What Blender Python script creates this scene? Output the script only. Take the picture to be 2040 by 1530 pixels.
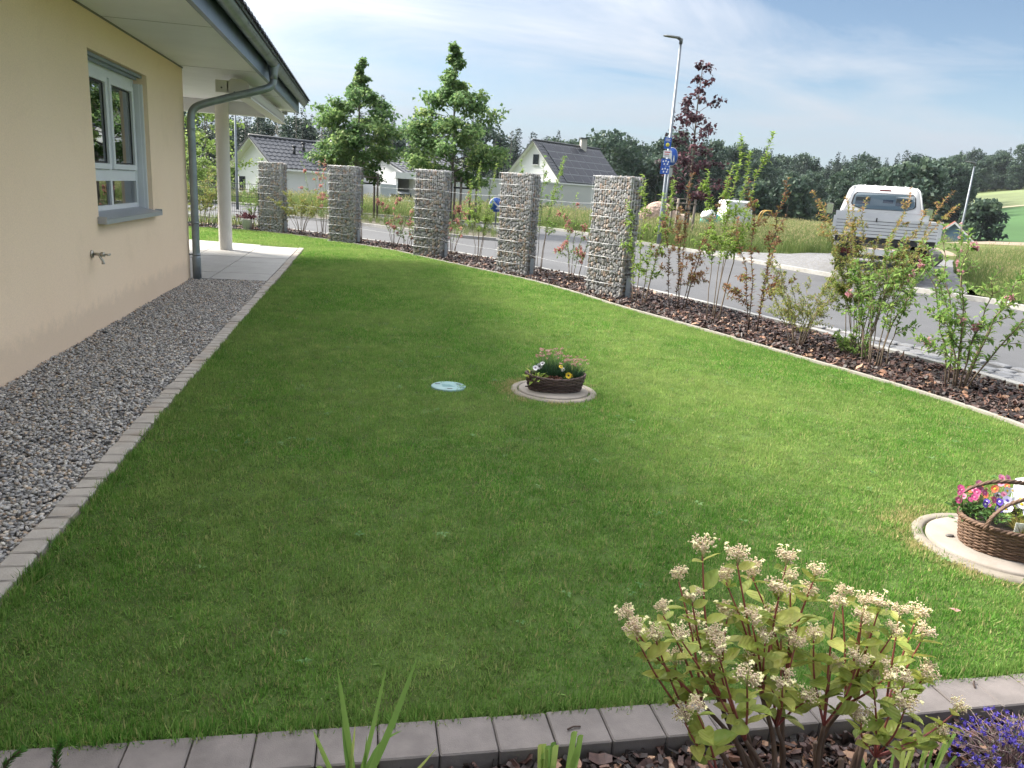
import bpy, bmesh, math, random
import numpy as np
from mathutils import Matrix, Vector

for o in list(bpy.data.objects): bpy.data.objects.remove(o, do_unlink=True)
SC = bpy.context.scene
COL = SC.collection
R = math.radians
random.seed(7)
RNG = np.random.default_rng(7)

# ------------------------------------------------------------------ camera
YAW, PITCH, ROLL, CAMZ = R(11.8), R(14.4), R(3.8), 1.5
_f = Vector((math.sin(YAW) * math.cos(PITCH), math.cos(YAW) * math.cos(PITCH), -math.sin(PITCH)))
_r0 = Vector((math.cos(YAW), -math.sin(YAW), 0)); _u0 = _r0.cross(_f)
_r = _r0 * math.cos(ROLL) + _u0 * math.sin(ROLL); _u = _r.cross(_f)
cam_d = bpy.data.cameras.new('camera'); cam = bpy.data.objects.new('camera', cam_d); COL.objects.link(cam)
cam.matrix_world = Matrix(((_r.x, _u.x, -_f.x, 0), (_r.y, _u.y, -_f.y, 0), (_r.z, _u.z, -_f.z, CAMZ), (0, 0, 0, 1)))
cam_d.sensor_width = 36.0; cam_d.lens = 1500 / 2040 * 36.0
cam_d.clip_start = 0.05; cam_d.clip_end = 6000
SC.camera = cam

# ------------------------------------------------------------------ sky, sun, exposure
SUN_EL, SUN_AZ = R(39), R(-53)          # azimuth clockwise from +Y: ahead and to the left
SUN_DIR = Vector((math.sin(SUN_AZ) * math.cos(SUN_EL), math.cos(SUN_AZ) * math.cos(SUN_EL), math.sin(SUN_EL)))
world = bpy.data.worlds.new('World'); SC.world = world; world.use_nodes = True
wt = world.node_tree; wt.nodes.clear()
def wn(t, **k):
    n = wt.nodes.new(t)
    for a, b in k.items(): setattr(n, a, b)
    return n
w_out = wn('ShaderNodeOutputWorld'); w_bg = wn('ShaderNodeBackground'); w_bg.inputs[1].default_value = 0.1
sky = wn('ShaderNodeTexSky', sky_type='NISHITA'); sky.sun_disc = False
sky.sun_elevation = SUN_EL; sky.sun_rotation = SUN_AZ; sky.altitude = 500; sky.dust_density = 0.3; sky.air_density = 1.0; sky.ozone_density = 1.2
tc = wn('ShaderNodeTexCoord'); sep = wn('ShaderNodeSeparateXYZ'); wt.links.new(tc.outputs['Generated'], sep.inputs[0])
zz = wn('ShaderNodeMath', operation='MAXIMUM'); wt.links.new(sep.outputs[2], zz.inputs[0]); zz.inputs[1].default_value = 0.0
za = wn('ShaderNodeMath', operation='ADD'); wt.links.new(zz.outputs[0], za.inputs[0]); za.inputs[1].default_value = 0.16
dx = wn('ShaderNodeMath', operation='DIVIDE'); wt.links.new(sep.outputs[0], dx.inputs[0]); wt.links.new(za.outputs[0], dx.inputs[1])
dy = wn('ShaderNodeMath', operation='DIVIDE'); wt.links.new(sep.outputs[1], dy.inputs[0]); wt.links.new(za.outputs[0], dy.inputs[1])
cb = wn('ShaderNodeCombineXYZ'); wt.links.new(dx.outputs[0], cb.inputs[0]); wt.links.new(dy.outputs[0], cb.inputs[1])
mp = wn('ShaderNodeMapping'); wt.links.new(cb.outputs[0], mp.inputs[0]); mp.inputs['Rotation'].default_value = (0, 0, R(20)); mp.inputs['Scale'].default_value = (0.5, 0.95, 1); mp.inputs['Location'].default_value = (1.9, 9.6, 0)
n1 = wn('ShaderNodeTexNoise'); n1.inputs['Scale'].default_value = 0.55; n1.inputs['Detail'].default_value = 3; n1.inputs['Roughness'].default_value = 0.5
n2 = wn('ShaderNodeTexNoise'); n2.inputs['Scale'].default_value = 1.6; n2.inputs['Detail'].default_value = 7; n2.inputs['Roughness'].default_value = 0.62; n2.inputs['Distortion'].default_value = 0.5
wt.links.new(mp.outputs[0], n1.inputs[0]); wt.links.new(mp.outputs[0], n2.inputs[0])
nm = wn('ShaderNodeMix', data_type='FLOAT'); nm.inputs[0].default_value = 0.42; wt.links.new(n1.outputs[0], nm.inputs[2]); wt.links.new(n2.outputs[0], nm.inputs[3])
cr = wn('ShaderNodeValToRGB'); wt.links.new(nm.outputs[0], cr.inputs[0])
cr.color_ramp.elements[0].position = 0.43; cr.color_ramp.elements[0].color = (0.0, 0.0, 0.0, 1)
cr.color_ramp.elements[1].position = 0.63; cr.color_ramp.elements[1].color = (0.95, 0.95, 0.95, 1)
hz = wn('ShaderNodeMapRange'); wt.links.new(sep.outputs[2], hz.inputs[0]); hz.inputs[1].default_value = 0.0; hz.inputs[2].default_value = 0.14; hz.inputs[3].default_value = 0.95; hz.inputs[4].default_value = 0.0
hm = cr
# thin cloud scatters sunlight forward: it is brighter toward the sun all round the sky
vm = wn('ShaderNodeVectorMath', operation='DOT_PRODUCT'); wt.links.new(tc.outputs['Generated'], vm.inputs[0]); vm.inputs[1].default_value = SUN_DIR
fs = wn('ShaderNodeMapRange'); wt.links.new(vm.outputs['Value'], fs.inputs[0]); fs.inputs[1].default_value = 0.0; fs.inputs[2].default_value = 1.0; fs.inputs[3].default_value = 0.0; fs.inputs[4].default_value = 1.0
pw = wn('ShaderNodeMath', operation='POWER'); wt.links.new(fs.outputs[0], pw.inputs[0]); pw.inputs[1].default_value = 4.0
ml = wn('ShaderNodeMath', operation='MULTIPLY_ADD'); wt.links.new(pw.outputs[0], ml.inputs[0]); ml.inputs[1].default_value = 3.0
zo = wn('ShaderNodeMath', operation='MULTIPLY_ADD'); zp = wn('ShaderNodeMath', operation='POWER'); wt.links.new(zz.outputs[0], zp.inputs[0]); zp.inputs[1].default_value = 1.5; wt.links.new(zp.outputs[0], zo.inputs[0]); zo.inputs[1].default_value = 8.0; zo.inputs[2].default_value = 1.0; wt.links.new(zo.outputs[0], ml.inputs[2])   # overcast is brightest overhead; extra zenith brightness added here to fill the shade
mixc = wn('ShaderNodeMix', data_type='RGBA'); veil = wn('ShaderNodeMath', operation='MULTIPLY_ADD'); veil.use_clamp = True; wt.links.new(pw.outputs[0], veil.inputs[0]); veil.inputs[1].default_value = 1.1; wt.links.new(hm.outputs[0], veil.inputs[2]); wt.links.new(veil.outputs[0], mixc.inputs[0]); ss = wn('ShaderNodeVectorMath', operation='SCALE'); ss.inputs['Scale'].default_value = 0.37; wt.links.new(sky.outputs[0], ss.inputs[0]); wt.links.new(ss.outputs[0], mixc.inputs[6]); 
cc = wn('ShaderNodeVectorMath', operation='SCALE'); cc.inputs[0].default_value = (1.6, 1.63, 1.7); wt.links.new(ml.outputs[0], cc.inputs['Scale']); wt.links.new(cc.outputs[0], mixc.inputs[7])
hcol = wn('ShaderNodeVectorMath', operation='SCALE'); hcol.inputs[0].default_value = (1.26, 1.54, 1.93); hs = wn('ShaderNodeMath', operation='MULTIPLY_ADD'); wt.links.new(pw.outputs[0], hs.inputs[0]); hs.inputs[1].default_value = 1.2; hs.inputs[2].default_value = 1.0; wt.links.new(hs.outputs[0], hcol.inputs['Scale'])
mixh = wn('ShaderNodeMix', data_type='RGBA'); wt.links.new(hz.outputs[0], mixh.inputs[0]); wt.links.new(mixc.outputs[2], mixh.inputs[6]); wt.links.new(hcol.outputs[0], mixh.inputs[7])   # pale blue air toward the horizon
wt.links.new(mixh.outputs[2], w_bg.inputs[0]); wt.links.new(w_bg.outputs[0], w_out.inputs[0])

sun_d = bpy.data.lights.new('sun', 'SUN'); sun_d.energy = 3.3; sun_d.angle = R(13); sun_d.color = (1.0, 0.93, 0.82)
sun = bpy.data.objects.new('sun', sun_d); COL.objects.link(sun); sun.location = (0, 0, 30)
sun.rotation_euler = (-SUN_DIR).to_track_quat('-Z', 'Y').to_euler()
SC.view_settings.view_transform = 'Standard'; SC.view_settings.look = 'None'
SC.view_settings.exposure = 1.9; SC.view_settings.gamma = 1.0; SC.view_settings.use_curve_mapping = False
SC.render.engine = 'CYCLES'; SC.cycles.max_bounces = 6; SC.cycles.transparent_max_bounces = 8
SC.cycles.diffuse_bounces = 3; SC.cycles.glossy_bounces = 3; SC.cycles.transmission_bounces = 4; SC.cycles.caustics_reflective = False; SC.cycles.caustics_refractive = False
SC.cycles.use_denoising = True

# ------------------------------------------------------------------ material helpers
def lin(r, g, b):
    f = lambda c: (c / 255 / 12.92) if c <= 10 else ((c / 255 + 0.055) / 1.055) ** 2.4
    return (f(r), f(g), f(b), 1)
class NT:
    def __init__(s, name):
        s.m = bpy.data.materials.new(name); s.m.use_nodes = True; s.t = s.m.node_tree; s.t.nodes.clear()
        s.out = s.n('ShaderNodeOutputMaterial')
    def n(s, t, **k):
        n = s.t.nodes.new(t)
        for a, b in k.items(): setattr(n, a, b)
        return n
    def l(s, a, b): s.t.links.new(a, b)
    def ramp(s, src, stops):
        r = s.n('ShaderNodeValToRGB'); el = r.color_ramp.elements
        while len(el) < len(stops): el.new(0.5)
        for e, (p, c) in zip(el, stops): e.position = p; e.color = c
        if src is not None: s.l(src, r.inputs[0])
        return r.outputs[0]
    def noise(s, scale, detail=4, rough=0.55, coord='Object', dist=0.0):
        c = s.n('ShaderNodeTexCoord'); n = s.n('ShaderNodeTexNoise'); n.inputs['Scale'].default_value = scale
        n.inputs['Detail'].default_value = detail; n.inputs['Roughness'].default_value = rough; n.inputs['Distortion'].default_value = dist
        if coord == 'World':
            g = s.n('ShaderNodeNewGeometry'); s.l(g.outputs['Position'], n.inputs['Vector'])
        else: s.l(c.outputs[coord], n.inputs['Vector'])
        return n.outputs[0]
    def mix(s, f, a, b, mode='MIX'):
        m = s.n('ShaderNodeMix', data_type='RGBA', blend_type=mode)
        for sock, v in ((0, f), (6, a), (7, b)):
            if hasattr(v, 'is_linked') or hasattr(v, 'links'): s.l(v, m.inputs[sock])
            else: m.inputs[sock].default_value = v
        return m.outputs[2]
    def bump(s, h, strength, dist=0.01):
        b = s.n('ShaderNodeBump'); b.inputs['Strength'].default_value = strength; b.inputs['Distance'].default_value = dist
        s.l(h, b.inputs['Height']); return b.outputs[0]
def pbr(name, col, rough=0.6, metal=0.0, var=0.0, vscale=6.0, bump=0.0, bscale=60.0, bdist=0.004, spec=0.5, coord='Object', dirt=None, world=False):
    """principled material: base colour, slow mottling, fine bump, optional dirt colour"""
    N = NT(name); p = N.n('ShaderNodeBsdfPrincipled'); co = 'World' if world else coord
    c = tuple(col)
    src = None
    if var > 0:
        v = N.noise(vscale, 5, 0.6, co)
        d = tuple(max(0, x * (1 - var)) for x in c[:3]) + (1,); u = tuple(min(1, x * (1 + var)) for x in c[:3]) + (1,)
        src = N.ramp(v, [(0.3, d), (0.7, u)])
    if dirt is not None:
        f = N.ramp(N.noise(vscale * 0.45, 6, 0.65, co, 0.3), [(0.5, (0, 0, 0, 1)), (0.75, (0.7, 0.7, 0.7, 1))])
        src = N.mix(f, src if src is not None else c, dirt)
    if src is not None: N.l(src, p.inputs['Base Color'])
    else: p.inputs['Base Color'].default_value = c
    p.inputs['Roughness'].default_value = rough; p.inputs['Metallic'].default_value = metal; p.inputs['Specular IOR Level'].default_value = spec
    if bump > 0: N.l(N.bump(N.noise(bscale, 4, 0.6, co), bump, bdist), p.inputs['Normal'])
    N.l(p.outputs[0], N.out.inputs[0]); return N.m
def foliage(name, stops, trans=0.35, rough=0.55, attr=True, patch=None, spec=0.25, coordscale=0.0):
    """leaf material: colour per leaf from the 'rnd' attribute (or per instance), diffuse + translucent"""
    N = NT(name)
    if attr == 'inst':
        a = N.n('ShaderNodeObjectInfo'); src = a.outputs['Random']
    else:
        a = N.n('ShaderNodeAttribute'); a.attribute_name = 'rnd'; src = a.outputs['Fac']
    col = N.ramp(src, stops)
    if patch:
        sc, c2, lo, hi = patch
        f = N.ramp(N.noise(sc, 4, 0.6, 'World'), [(lo, (0, 0, 0, 1)), (hi, (1, 1, 1, 1))])
        col = N.mix(f, col, c2, 'MIX')
    p = N.n('ShaderNodeBsdfPrincipled'); N.l(col, p.inputs['Base Color']); p.inputs['Roughness'].default_value = rough; p.inputs['Specular IOR Level'].default_value = spec
    t = N.n('ShaderNodeBsdfTranslucent')
    tcol = N.mix(0.5, col, (0.55, 0.62, 0.12, 1), 'MULTIPLY'); br = N.n('ShaderNodeBrightContrast'); N.l(col, br.inputs[0]); br.inputs[1].default_value = 0.02
    N.l(br.outputs[0], t.inputs[0])
    m = N.n('ShaderNodeMixShader'); m.inputs[0].default_value = trans; N.l(p.outputs[0], m.inputs[1]); N.l(t.outputs[0], m.inputs[2])
    N.l(m.outputs[0], N.out.inputs[0]); return N.m

# ------------------------------------------------------------------ mesh helpers
class MB:
    def __init__(s): s.v = []; s.f = []; s.r = []; s.n = 0; s.mi = []; s.sm = []
    def add(s, verts, faces, rnd=None, mi=0, smooth=False):
        verts = np.asarray(verts, float).reshape(-1, 3); b = s.n
        s.v.append(verts); s.n += len(verts)
        fl = [[i + b for i in f] for f in faces] if not isinstance(faces, np.ndarray) else (faces + b).tolist()
        s.f += fl; s.mi += [mi] * len(fl); s.sm += [smooth] * len(fl)
        s.r.append(np.full(len(verts), 0.5) if rnd is None else (np.full(len(verts), rnd) if np.isscalar(rnd) else np.asarray(rnd)))
        return s
    def box(s, x0, x1, y0, y1, z0, z1, mi=0, rnd=None):
        v = [(x0, y0, z0), (x1, y0, z0), (x1, y1, z0), (x0, y1, z0), (x0, y0, z1), (x1, y0, z1), (x1, y1, z1), (x0, y1, z1)]
        return s.add(v, [(0, 3, 2, 1), (4, 5, 6, 7), (0, 1, 5, 4), (1, 2, 6, 5), (2, 3, 7, 6), (3, 0, 4, 7)], rnd, mi)
    def bbox(s, x0, x1, y0, y1, z0, z1, b=0.005, mi=0, rnd=None):
        """box with chamfered vertical and top edges"""
        bo = [(x0, y0 + b), (x0 + b, y0), (x1 - b, y0), (x1, y0 + b), (x1, y1 - b), (x1 - b, y1), (x0 + b, y1), (x0, y1 - b)]
        to = [(x0 + b, y0 + 2 * b), (x0 + 2 * b, y0 + b), (x1 - 2 * b, y0 + b), (x1 - b, y0 + 2 * b), (x1 - b, y1 - 2 * b), (x1 - 2 * b, y1 - b), (x0 + 2 * b, y1 - b), (x0 + b, y1 - 2 * b)]
        v = [(x, y, z0) for x, y in bo] + [(x, y, z1 - b) for x, y in bo] + [(x, y, z1) for x, y in to]
        f = [tuple(range(7, -1, -1)), tuple(range(16, 24))]
        for i in range(8):
            j = (i + 1) % 8; f += [(i, j, 8 + j, 8 + i), (8 + i, 8 + j, 16 + j, 16 + i)]
        return s.add(v, f, rnd, mi)
    def tube(s, path, rad, n=8, cap=True, mi=0, rnd=None, smooth=True):
        P = np.asarray(path, float); m = len(P); rad = np.full(m, rad, float) if np.isscalar(rad) else np.asarray(rad, float)
        T = np.gradient(P, axis=0); T /= np.linalg.norm(T, axis=1)[:, None] + 1e-12
        ref = np.array([0, 0, 1.0]) if abs(T[0][2]) < 0.9 else np.array([1.0, 0, 0])
        A = np.cross(T[0], ref); A /= np.linalg.norm(A); rings = []
        ang = np.arange(n) * 2 * np.pi / n
        for i in range(m):
            A = A - T[i] * (A @ T[i]); A /= np.linalg.norm(A) + 1e-12; B = np.cross(T[i], A)
            rings.append(P[i] + rad[i] * (np.cos(ang)[:, None] * A + np.sin(ang)[:, None] * B))
        v = np.concatenate(rings); f = []
        for i in range(m - 1):
            for j in range(n):
                k = (j + 1) % n; f.append((i * n + j, i * n + k, (i + 1) * n + k, (i + 1) * n + j))
        if cap: f += [tuple(range(n - 1, -1, -1)), tuple(range((m - 1) * n, m * n))]
        return s.add(v, f, rnd, mi, smooth)
    def lathe(s, prof, n=20, c=(0, 0, 0), mi=0, sx=1, sy=1, cap=True, smooth=True, rnd=None):
        a = np.arange(n) * 2 * np.pi / n; v = []
        for r, z in prof: v += [(c[0] + r * sx * math.cos(t), c[1] + r * sy * math.sin(t), c[2] + z) for t in a]
        f = []; m = len(prof)
        for i in range(m - 1):
            for j in range(n):
                k = (j + 1) % n; f.append((i * n + j, i * n + k, (i + 1) * n + k, (i + 1) * n + j))
        if cap: f += [tuple(range(n - 1, -1, -1)), tuple(range((m - 1) * n, m * n))]
        return s.add(v, f, rnd, mi, smooth)
    def poly(s, pts, z, mi=0):
        return s.add([(x, y, z) for x, y in pts], [tuple(range(len(pts)))], None, mi)
    def prism(s, pts, z0, z1, mi=0):
        n = len(pts); v = [(x, y, z0) for x, y in pts] + [(x, y, z1) for x, y in pts]
        f = [tuple(range(n - 1, -1, -1)), tuple(range(n, 2 * n))] + [(i, (i + 1) % n, n + (i + 1) % n, n + i) for i in range(n)]
        return s.add(v, f, None, mi)
    def leaves(s, pos, d, nrm, L, W, rnd, shape='leaf', fold=0.25, droop=0.2):
        """many leaves at once: pos, direction d, face normal nrm (N,3); L, W lengths"""
        pos, d, nrm = (np.asarray(a, float) for a in (pos, d, nrm)); N = len(pos)
        d = d / (np.linalg.norm(d, axis=1)[:, None] + 1e-9); side = np.cross(d, nrm); side /= np.linalg.norm(side, axis=1)[:, None] + 1e-9
        up = np.cross(side, d); L = np.broadcast_to(L, N)[:, None]; W = np.broadcast_to(W, N)[:, None]
        if shape == 'leaf':
            P = [pos, pos + d * L * 0.45 + side * W * 0.5 + up * W * fold, pos + d * L * 0.45 - side * W * 0.5 + up * W * fold, pos + d * L * 0.5, pos + d * L - up * L * droop]
            F = [(0, 1, 3), (0, 3, 2), (3, 1, 4), (2, 3, 4)]
        elif shape == 'quad':
            P = [pos, pos + d * L * 0.5 + side * W * 0.5, pos + d * L, pos + d * L * 0.5 - side * W * 0.5]; F = [(0, 1, 2, 3)]
        elif shape == 'blade':
            P = [pos + side * W * 0.5, pos - side * W * 0.5, pos + d * L * 0.55 + side * W * 0.4 - up * L * droop * 0.2, pos + d * L * 0.55 - side * W * 0.4 - up * L * droop * 0.2, pos + d * L - up * L * droop]
            F = [(0, 1, 3, 2), (2, 3, 4)]
        k = len(P); V = np.stack(P, 1).reshape(-1, 3)
        base = np.arange(N) * k; b = s.n
        fl = []
        for f in F: fl.append((base[:, None] + np.array(f)[None, :] + b).tolist())
        s.v.append(V); s.n += len(V)
        for g in fl: s.f += g; s.mi += [0] * len(g); s.sm += [False] * len(g)
        s.r.append(np.repeat(np.broadcast_to(rnd, N), k)); return s
    def mesh(s, name, mats):
        me = bpy.data.meshes.new(name)
        V = np.concatenate(s.v) if s.v else np.zeros((0, 3))
        me.from_pydata(V.tolist(), [], s.f); me.update()
        at = me.attributes.new('rnd', 'FLOAT', 'POINT'); at.data.foreach_set('value', np.concatenate(s.r).astype(np.float32))
        mats = mats if isinstance(mats, (list, tuple)) else [mats]
        for m in mats: me.materials.append(m)
        if len(mats) > 1: me.polygons.foreach_set('material_index', s.mi)
        me.polygons.foreach_set('use_smooth', s.sm)
        return me
def link(name, me, parent=None, loc=(0, 0, 0), rot=(0, 0, 0), scale=(1, 1, 1)):
    o = bpy.data.objects.new(name, me); COL.objects.link(o)
    if parent is not None: o.parent = parent
    o.location = loc; o.rotation_euler = rot; o.scale = scale
    return o
def obj(name, mb, mats, parent=None, **k): return link(name, mb.mesh(name, mats), parent, **k)
def tag(o, label=None, cat=None, group=None, kind=None):
    if label: o['label'] = label
    if cat: o['category'] = cat
    if group: o['group'] = group
    if kind: o['kind'] = kind
    return o
def thing(name, label, cat, loc=(0, 0, 0), rz=0.0, group=None):
    o = bpy.data.objects.new(name, None); COL.objects.link(o); o.empty_display_size = 0.1
    o.location = loc; o.rotation_euler = (0, 0, rz); return tag(o, label, cat, group)
def struct(name, mb, mats, label=None): return tag(obj(name, mb, mats), label, None, None, 'structure')
PROTO = []
def proto(name, mb, mats):
    o = bpy.data.objects.new(name, mb.mesh(name, mats)); return o
def scatter(name, pts, rot, scl, idx, protos, parent=None):
    """one object whose points carry instances of the small meshes in protos"""
    c = bpy.data.collections.new(name + '_pieces')
    for i, p in enumerate(protos):
        p.name = '%s_piece_%02d' % (name, i); c.objects.link(p)
    me = bpy.data.meshes.new(name); me.from_pydata(np.asarray(pts).tolist(), [], [])
    a = me.attributes.new('rot', 'FLOAT_VECTOR', 'POINT'); a.data.foreach_set('vector', np.asarray(rot, np.float32).ravel())
    a = me.attributes.new('scl', 'FLOAT', 'POINT'); a.data.foreach_set('value', np.asarray(scl, np.float32))
    a = me.attributes.new('idx', 'INT', 'POINT'); a.data.foreach_set('value', np.asarray(idx, np.int32))
    o = link(name, me, parent)
    g = bpy.data.node_groups.new(name + '_nodes', 'GeometryNodeTree')
    g.interface.new_socket('Geometry', in_out='INPUT', socket_type='NodeSocketGeometry'); g.interface.new_socket('Geometry', in_out='OUTPUT', socket_type='NodeSocketGeometry')
    gi = g.nodes.new('NodeGroupInput'); go = g.nodes.new('NodeGroupOutput'); ip = g.nodes.new('GeometryNodeInstanceOnPoints')
    ci = g.nodes.new('GeometryNodeCollectionInfo'); ci.inputs[0].default_value = c; ci.inputs[1].default_value = True; ci.inputs[2].default_value = True
    def at(n, t):
        x = g.nodes.new('GeometryNodeInputNamedAttribute'); x.data_type = t; x.inputs[0].default_value = n; return x.outputs[0]
    g.links.new(gi.outputs[0], ip.inputs['Points']); g.links.new(ci.outputs[0], ip.inputs['Instance'])
    ip.inputs['Pick Instance'].default_value = True
    g.links.new(at('idx', 'INT'), ip.inputs['Instance Index']); g.links.new(at('rot', 'FLOAT_VECTOR'), ip.inputs['Rotation']); g.links.new(at('scl', 'FLOAT'), ip.inputs['Scale'])
    g.links.new(ip.outputs[0], go.inputs[0])
    m = o.modifiers.new('scatter', 'NODES'); m.node_group = g
    return o
def inpoly(P, poly):
    x, y = P[:, 0], P[:, 1]; c = np.zeros(len(P), bool); n = len(poly)
    for i in range(n):
        x1, y1 = poly[i]; x2, y2 = poly[(i + 1) % n]
        if y1 == y2: continue
        k = ((y1 > y) != (y2 > y)) & (x < (x2 - x1) * (y - y1) / (y2 - y1) + x1); c ^= k
    return c
def fill(poly, dens, rng=RNG):
    a = np.array(poly); lo, hi = a.min(0), a.max(0); n = int((hi - lo).prod() * dens)
    P = lo + rng.random((n, 2)) * (hi - lo); return P[inpoly(P, poly)]
def smooth_line(pts, n=8):
    """Catmull-Rom through 2-D or 3-D points"""
    P = np.array(pts, float); P = np.vstack([2 * P[0] - P[1], P, 2 * P[-1] - P[-2]]); out = []
    for i in range(1, len(P) - 2):
        p0, p1, p2, p3 = P[i - 1:i + 3]
        for t in np.linspace(0, 1, n, endpoint=False):
            out.append(0.5 * ((2 * p1) + (-p0 + p2) * t + (2 * p0 - 5 * p1 + 4 * p2 - p3) * t * t + (-p0 + 3 * p1 - 3 * p2 + p3) * t ** 3))
    out.append(P[-2]); return np.array(out)
def offset_line(L, d):
    T = np.gradient(L, axis=0); T /= np.linalg.norm(T, axis=1)[:, None]; return L + np.stack([T[:, 1], -T[:, 0]], 1) * d
def strip(mb, A, B, z, mi=0):
    n = len(A); v = [(*p, z) for p in A] + [(*p, z) for p in B]
    return mb.add(v, [(i, i + 1, n + i + 1, n + i) for i in range(n - 1)], None, mi)
def curb(mb, A, B, z0, z1):
    n = len(A); v = [(*p, z1) for p in A] + [(*p, z1) for p in B] + [(*p, z0) for p in A] + [(*p, z0) for p in B]; f = []
    for i in range(n - 1):
        f += [(i, i + 1, n + i + 1, n + i), (2 * n + i, i, i + 1, 2 * n + i + 1)[::-1], (3 * n + i, 3 * n + i + 1, n + i + 1, n + i)[::-1]]
    return mb.add(v, f)
def rand_unit(n, rng=RNG):
    v = rng.normal(size=(n, 3)); return v / np.linalg.norm(v, axis=1)[:, None]
def stone_mesh(seed, sub=1, sx=1, sy=1, sz=1, jag=0.25):
    bm = bmesh.new(); bmesh.ops.create_icosphere(bm, subdivisions=sub, radius=0.5); r = np.random.default_rng(seed)
    ax = r.normal(size=(5, 3)); ax /= np.linalg.norm(ax, axis=1)[:, None]; cut = 0.28 + r.random(5) * 0.2
    V = np.array([v.co[:] for v in bm.verts])
    for a, c in zip(ax, cut):
        d = V @ a; V -= np.outer(np.maximum(0, d - c) * 0.85, a)
    V *= 1 + (r.random((len(V), 1)) - 0.5) * jag
    V *= (sx, sy, sz); F = [[v.index for v in f.verts] for f in bm.faces]; bm.free(); return V, F
# ------------------------------------------------------------------ setting: terrain
PROF = [(-180, [(0, -.08), (30, -.1), (60, -.8), (120, 0), (300, 8), (900, 25), (4000, 40)]),
        (-40, [(0, -.08), (25, -.1), (45, -.5), (60, -.9), (110, -.9), (220, 3), (600, 16), (4000, 30)]),
        (8, [(0, -.08), (37, -.08), (46, -.5), (60, -1.1), (110, -1.2), (250, 5), (600, 22), (4000, 40)]),
        (20, [(0, -.08), (27, -.08), (32, .12), (45, -.2), (70, -1), (110, -1), (250, 3), (600, 22), (4000, 40)]),
        (28, [(0, -.08), (24, -.08), (28, .22), (40, .3), (60, .1), (95, -.2), (180, -.6), (260, 4), (600, 25), (4000, 40)]),
        (38, [(0, -.08), (25, -.05), (29, .3), (40, .36), (70, -.4), (120, -.7), (180, .4), (260, 7), (600, 32), (4000, 50)]),
        (46, [(0, -.08), (21, -.05), (27, .35), (43, .5), (60, -2.5), (90, -3), (112, -1), (160, 3.2), (250, 11.4), (340, 17), (600, 32), (4000, 50)]),
        (60, [(0, -.08), (19, -.05), (25, .35), (43, .5), (60, -2.5), (90, -3), (112, -1), (160, 3.2), (250, 12.4), (340, 19), (600, 34), (4000, 50)]),
        (180, [(0, -.08), (30, -.1), (60, -.8), (120, 0), (300, 8), (900, 25), (4000, 40)])]
def ground_z(x, y):
    az = np.degrees(np.arctan2(x, y)); r = np.hypot(x, y); A = [p[0] for p in PROF]
    Z = np.array([np.interp(r, *zip(*p[1])) for p in PROF]); i = np.clip(np.searchsorted(A, az) - 1, 0, len(A) - 2)
    A = np.array(A); t = (az - A[i]) / (A[i + 1] - A[i]); k = np.arange(np.size(x)); Z = Z.reshape(len(PROF), -1)
    return (1 - t) * Z[i, k] + t * Z[i + 1, k]
M_meadow = pbr('meadow_soil', (0.075, 0.095, 0.03, 1), 0.95, var=0.45, vscale=0.4, world=True, dirt=(0.14, 0.12, 0.05, 1), spec=0.1)
mb = MB(); azs = np.concatenate([np.arange(-180, -36, 6.0), np.arange(-36, 66, 1.5), np.arange(66, 181, 6.0)]); rs = np.concatenate([np.arange(0.5, 70, 1.5), np.arange(70, 400, 8), np.geomspace(400, 4000, 12)])
AA, RR = np.meshgrid(np.radians(azs), rs, indexing='ij'); gx, gy = RR * np.sin(AA), RR * np.cos(AA)
gz = ground_z(gx.ravel(), gy.ravel()); gz = gz + np.where(RR.ravel() > 30, 0.12 * np.sin(gx.ravel() * 0.13) * np.cos(gy.ravel() * 0.11), 0)
na, nr = gx.shape; ii = np.arange((na - 1) * nr).reshape(na - 1, nr)[:, :-1].ravel()
mb.add(np.stack([gx.ravel(), gy.ravel(), gz], 1), np.stack([ii, ii + 1, ii + nr + 1, ii + nr], 1)[:, ::-1], smooth=True)
struct('ground', mb, M_meadow)

# crop field on the far slope, laid just above the ground
M_crop = pbr('crop_green', (0.05, 0.1, 0.038, 1), 0.95, var=0.15, vscale=0.05, world=True, spec=0.1)
def sheet(name, poly_fn, mat, dz):
    az0, az1, r0, r1 = poly_fn; a = np.radians(np.arange(az0, az1 + .1, 1.0)); r = np.linspace(r0, r1, 24); A_, R_ = np.meshgrid(a, r, indexing='ij')
    x, y = R_ * np.sin(A_), R_ * np.cos(A_); z = ground_z(x.ravel(), y.ravel()) + 0.12 * np.sin(x.ravel() * 0.13) * np.cos(y.ravel() * 0.11) + dz
    n, m = x.shape; i = np.arange((n - 1) * m).reshape(n - 1, m)[:, :-1].ravel(); b = MB(); b.add(np.stack([x.ravel(), y.ravel(), z], 1), np.stack([i, i + 1, i + m + 1, i + m], 1)[:, ::-1], smooth=True)
    return tag(obj(name, b, mat), None, None, None, 'structure')
sheet('crop_field', (41, 62, 105, 186), M_crop, 0.3)
sheet('field_track', (41, 62, 187, 190), pbr('track_pale', (0.22, 0.2, 0.13, 1), 0.95), 0.35)
sheet('hay_meadow', (40, 62, 191, 252), pbr('hay', (0.1, 0.125, 0.045, 1), 0.95, var=0.3, vscale=0.06, world=True), 0.32)

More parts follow.
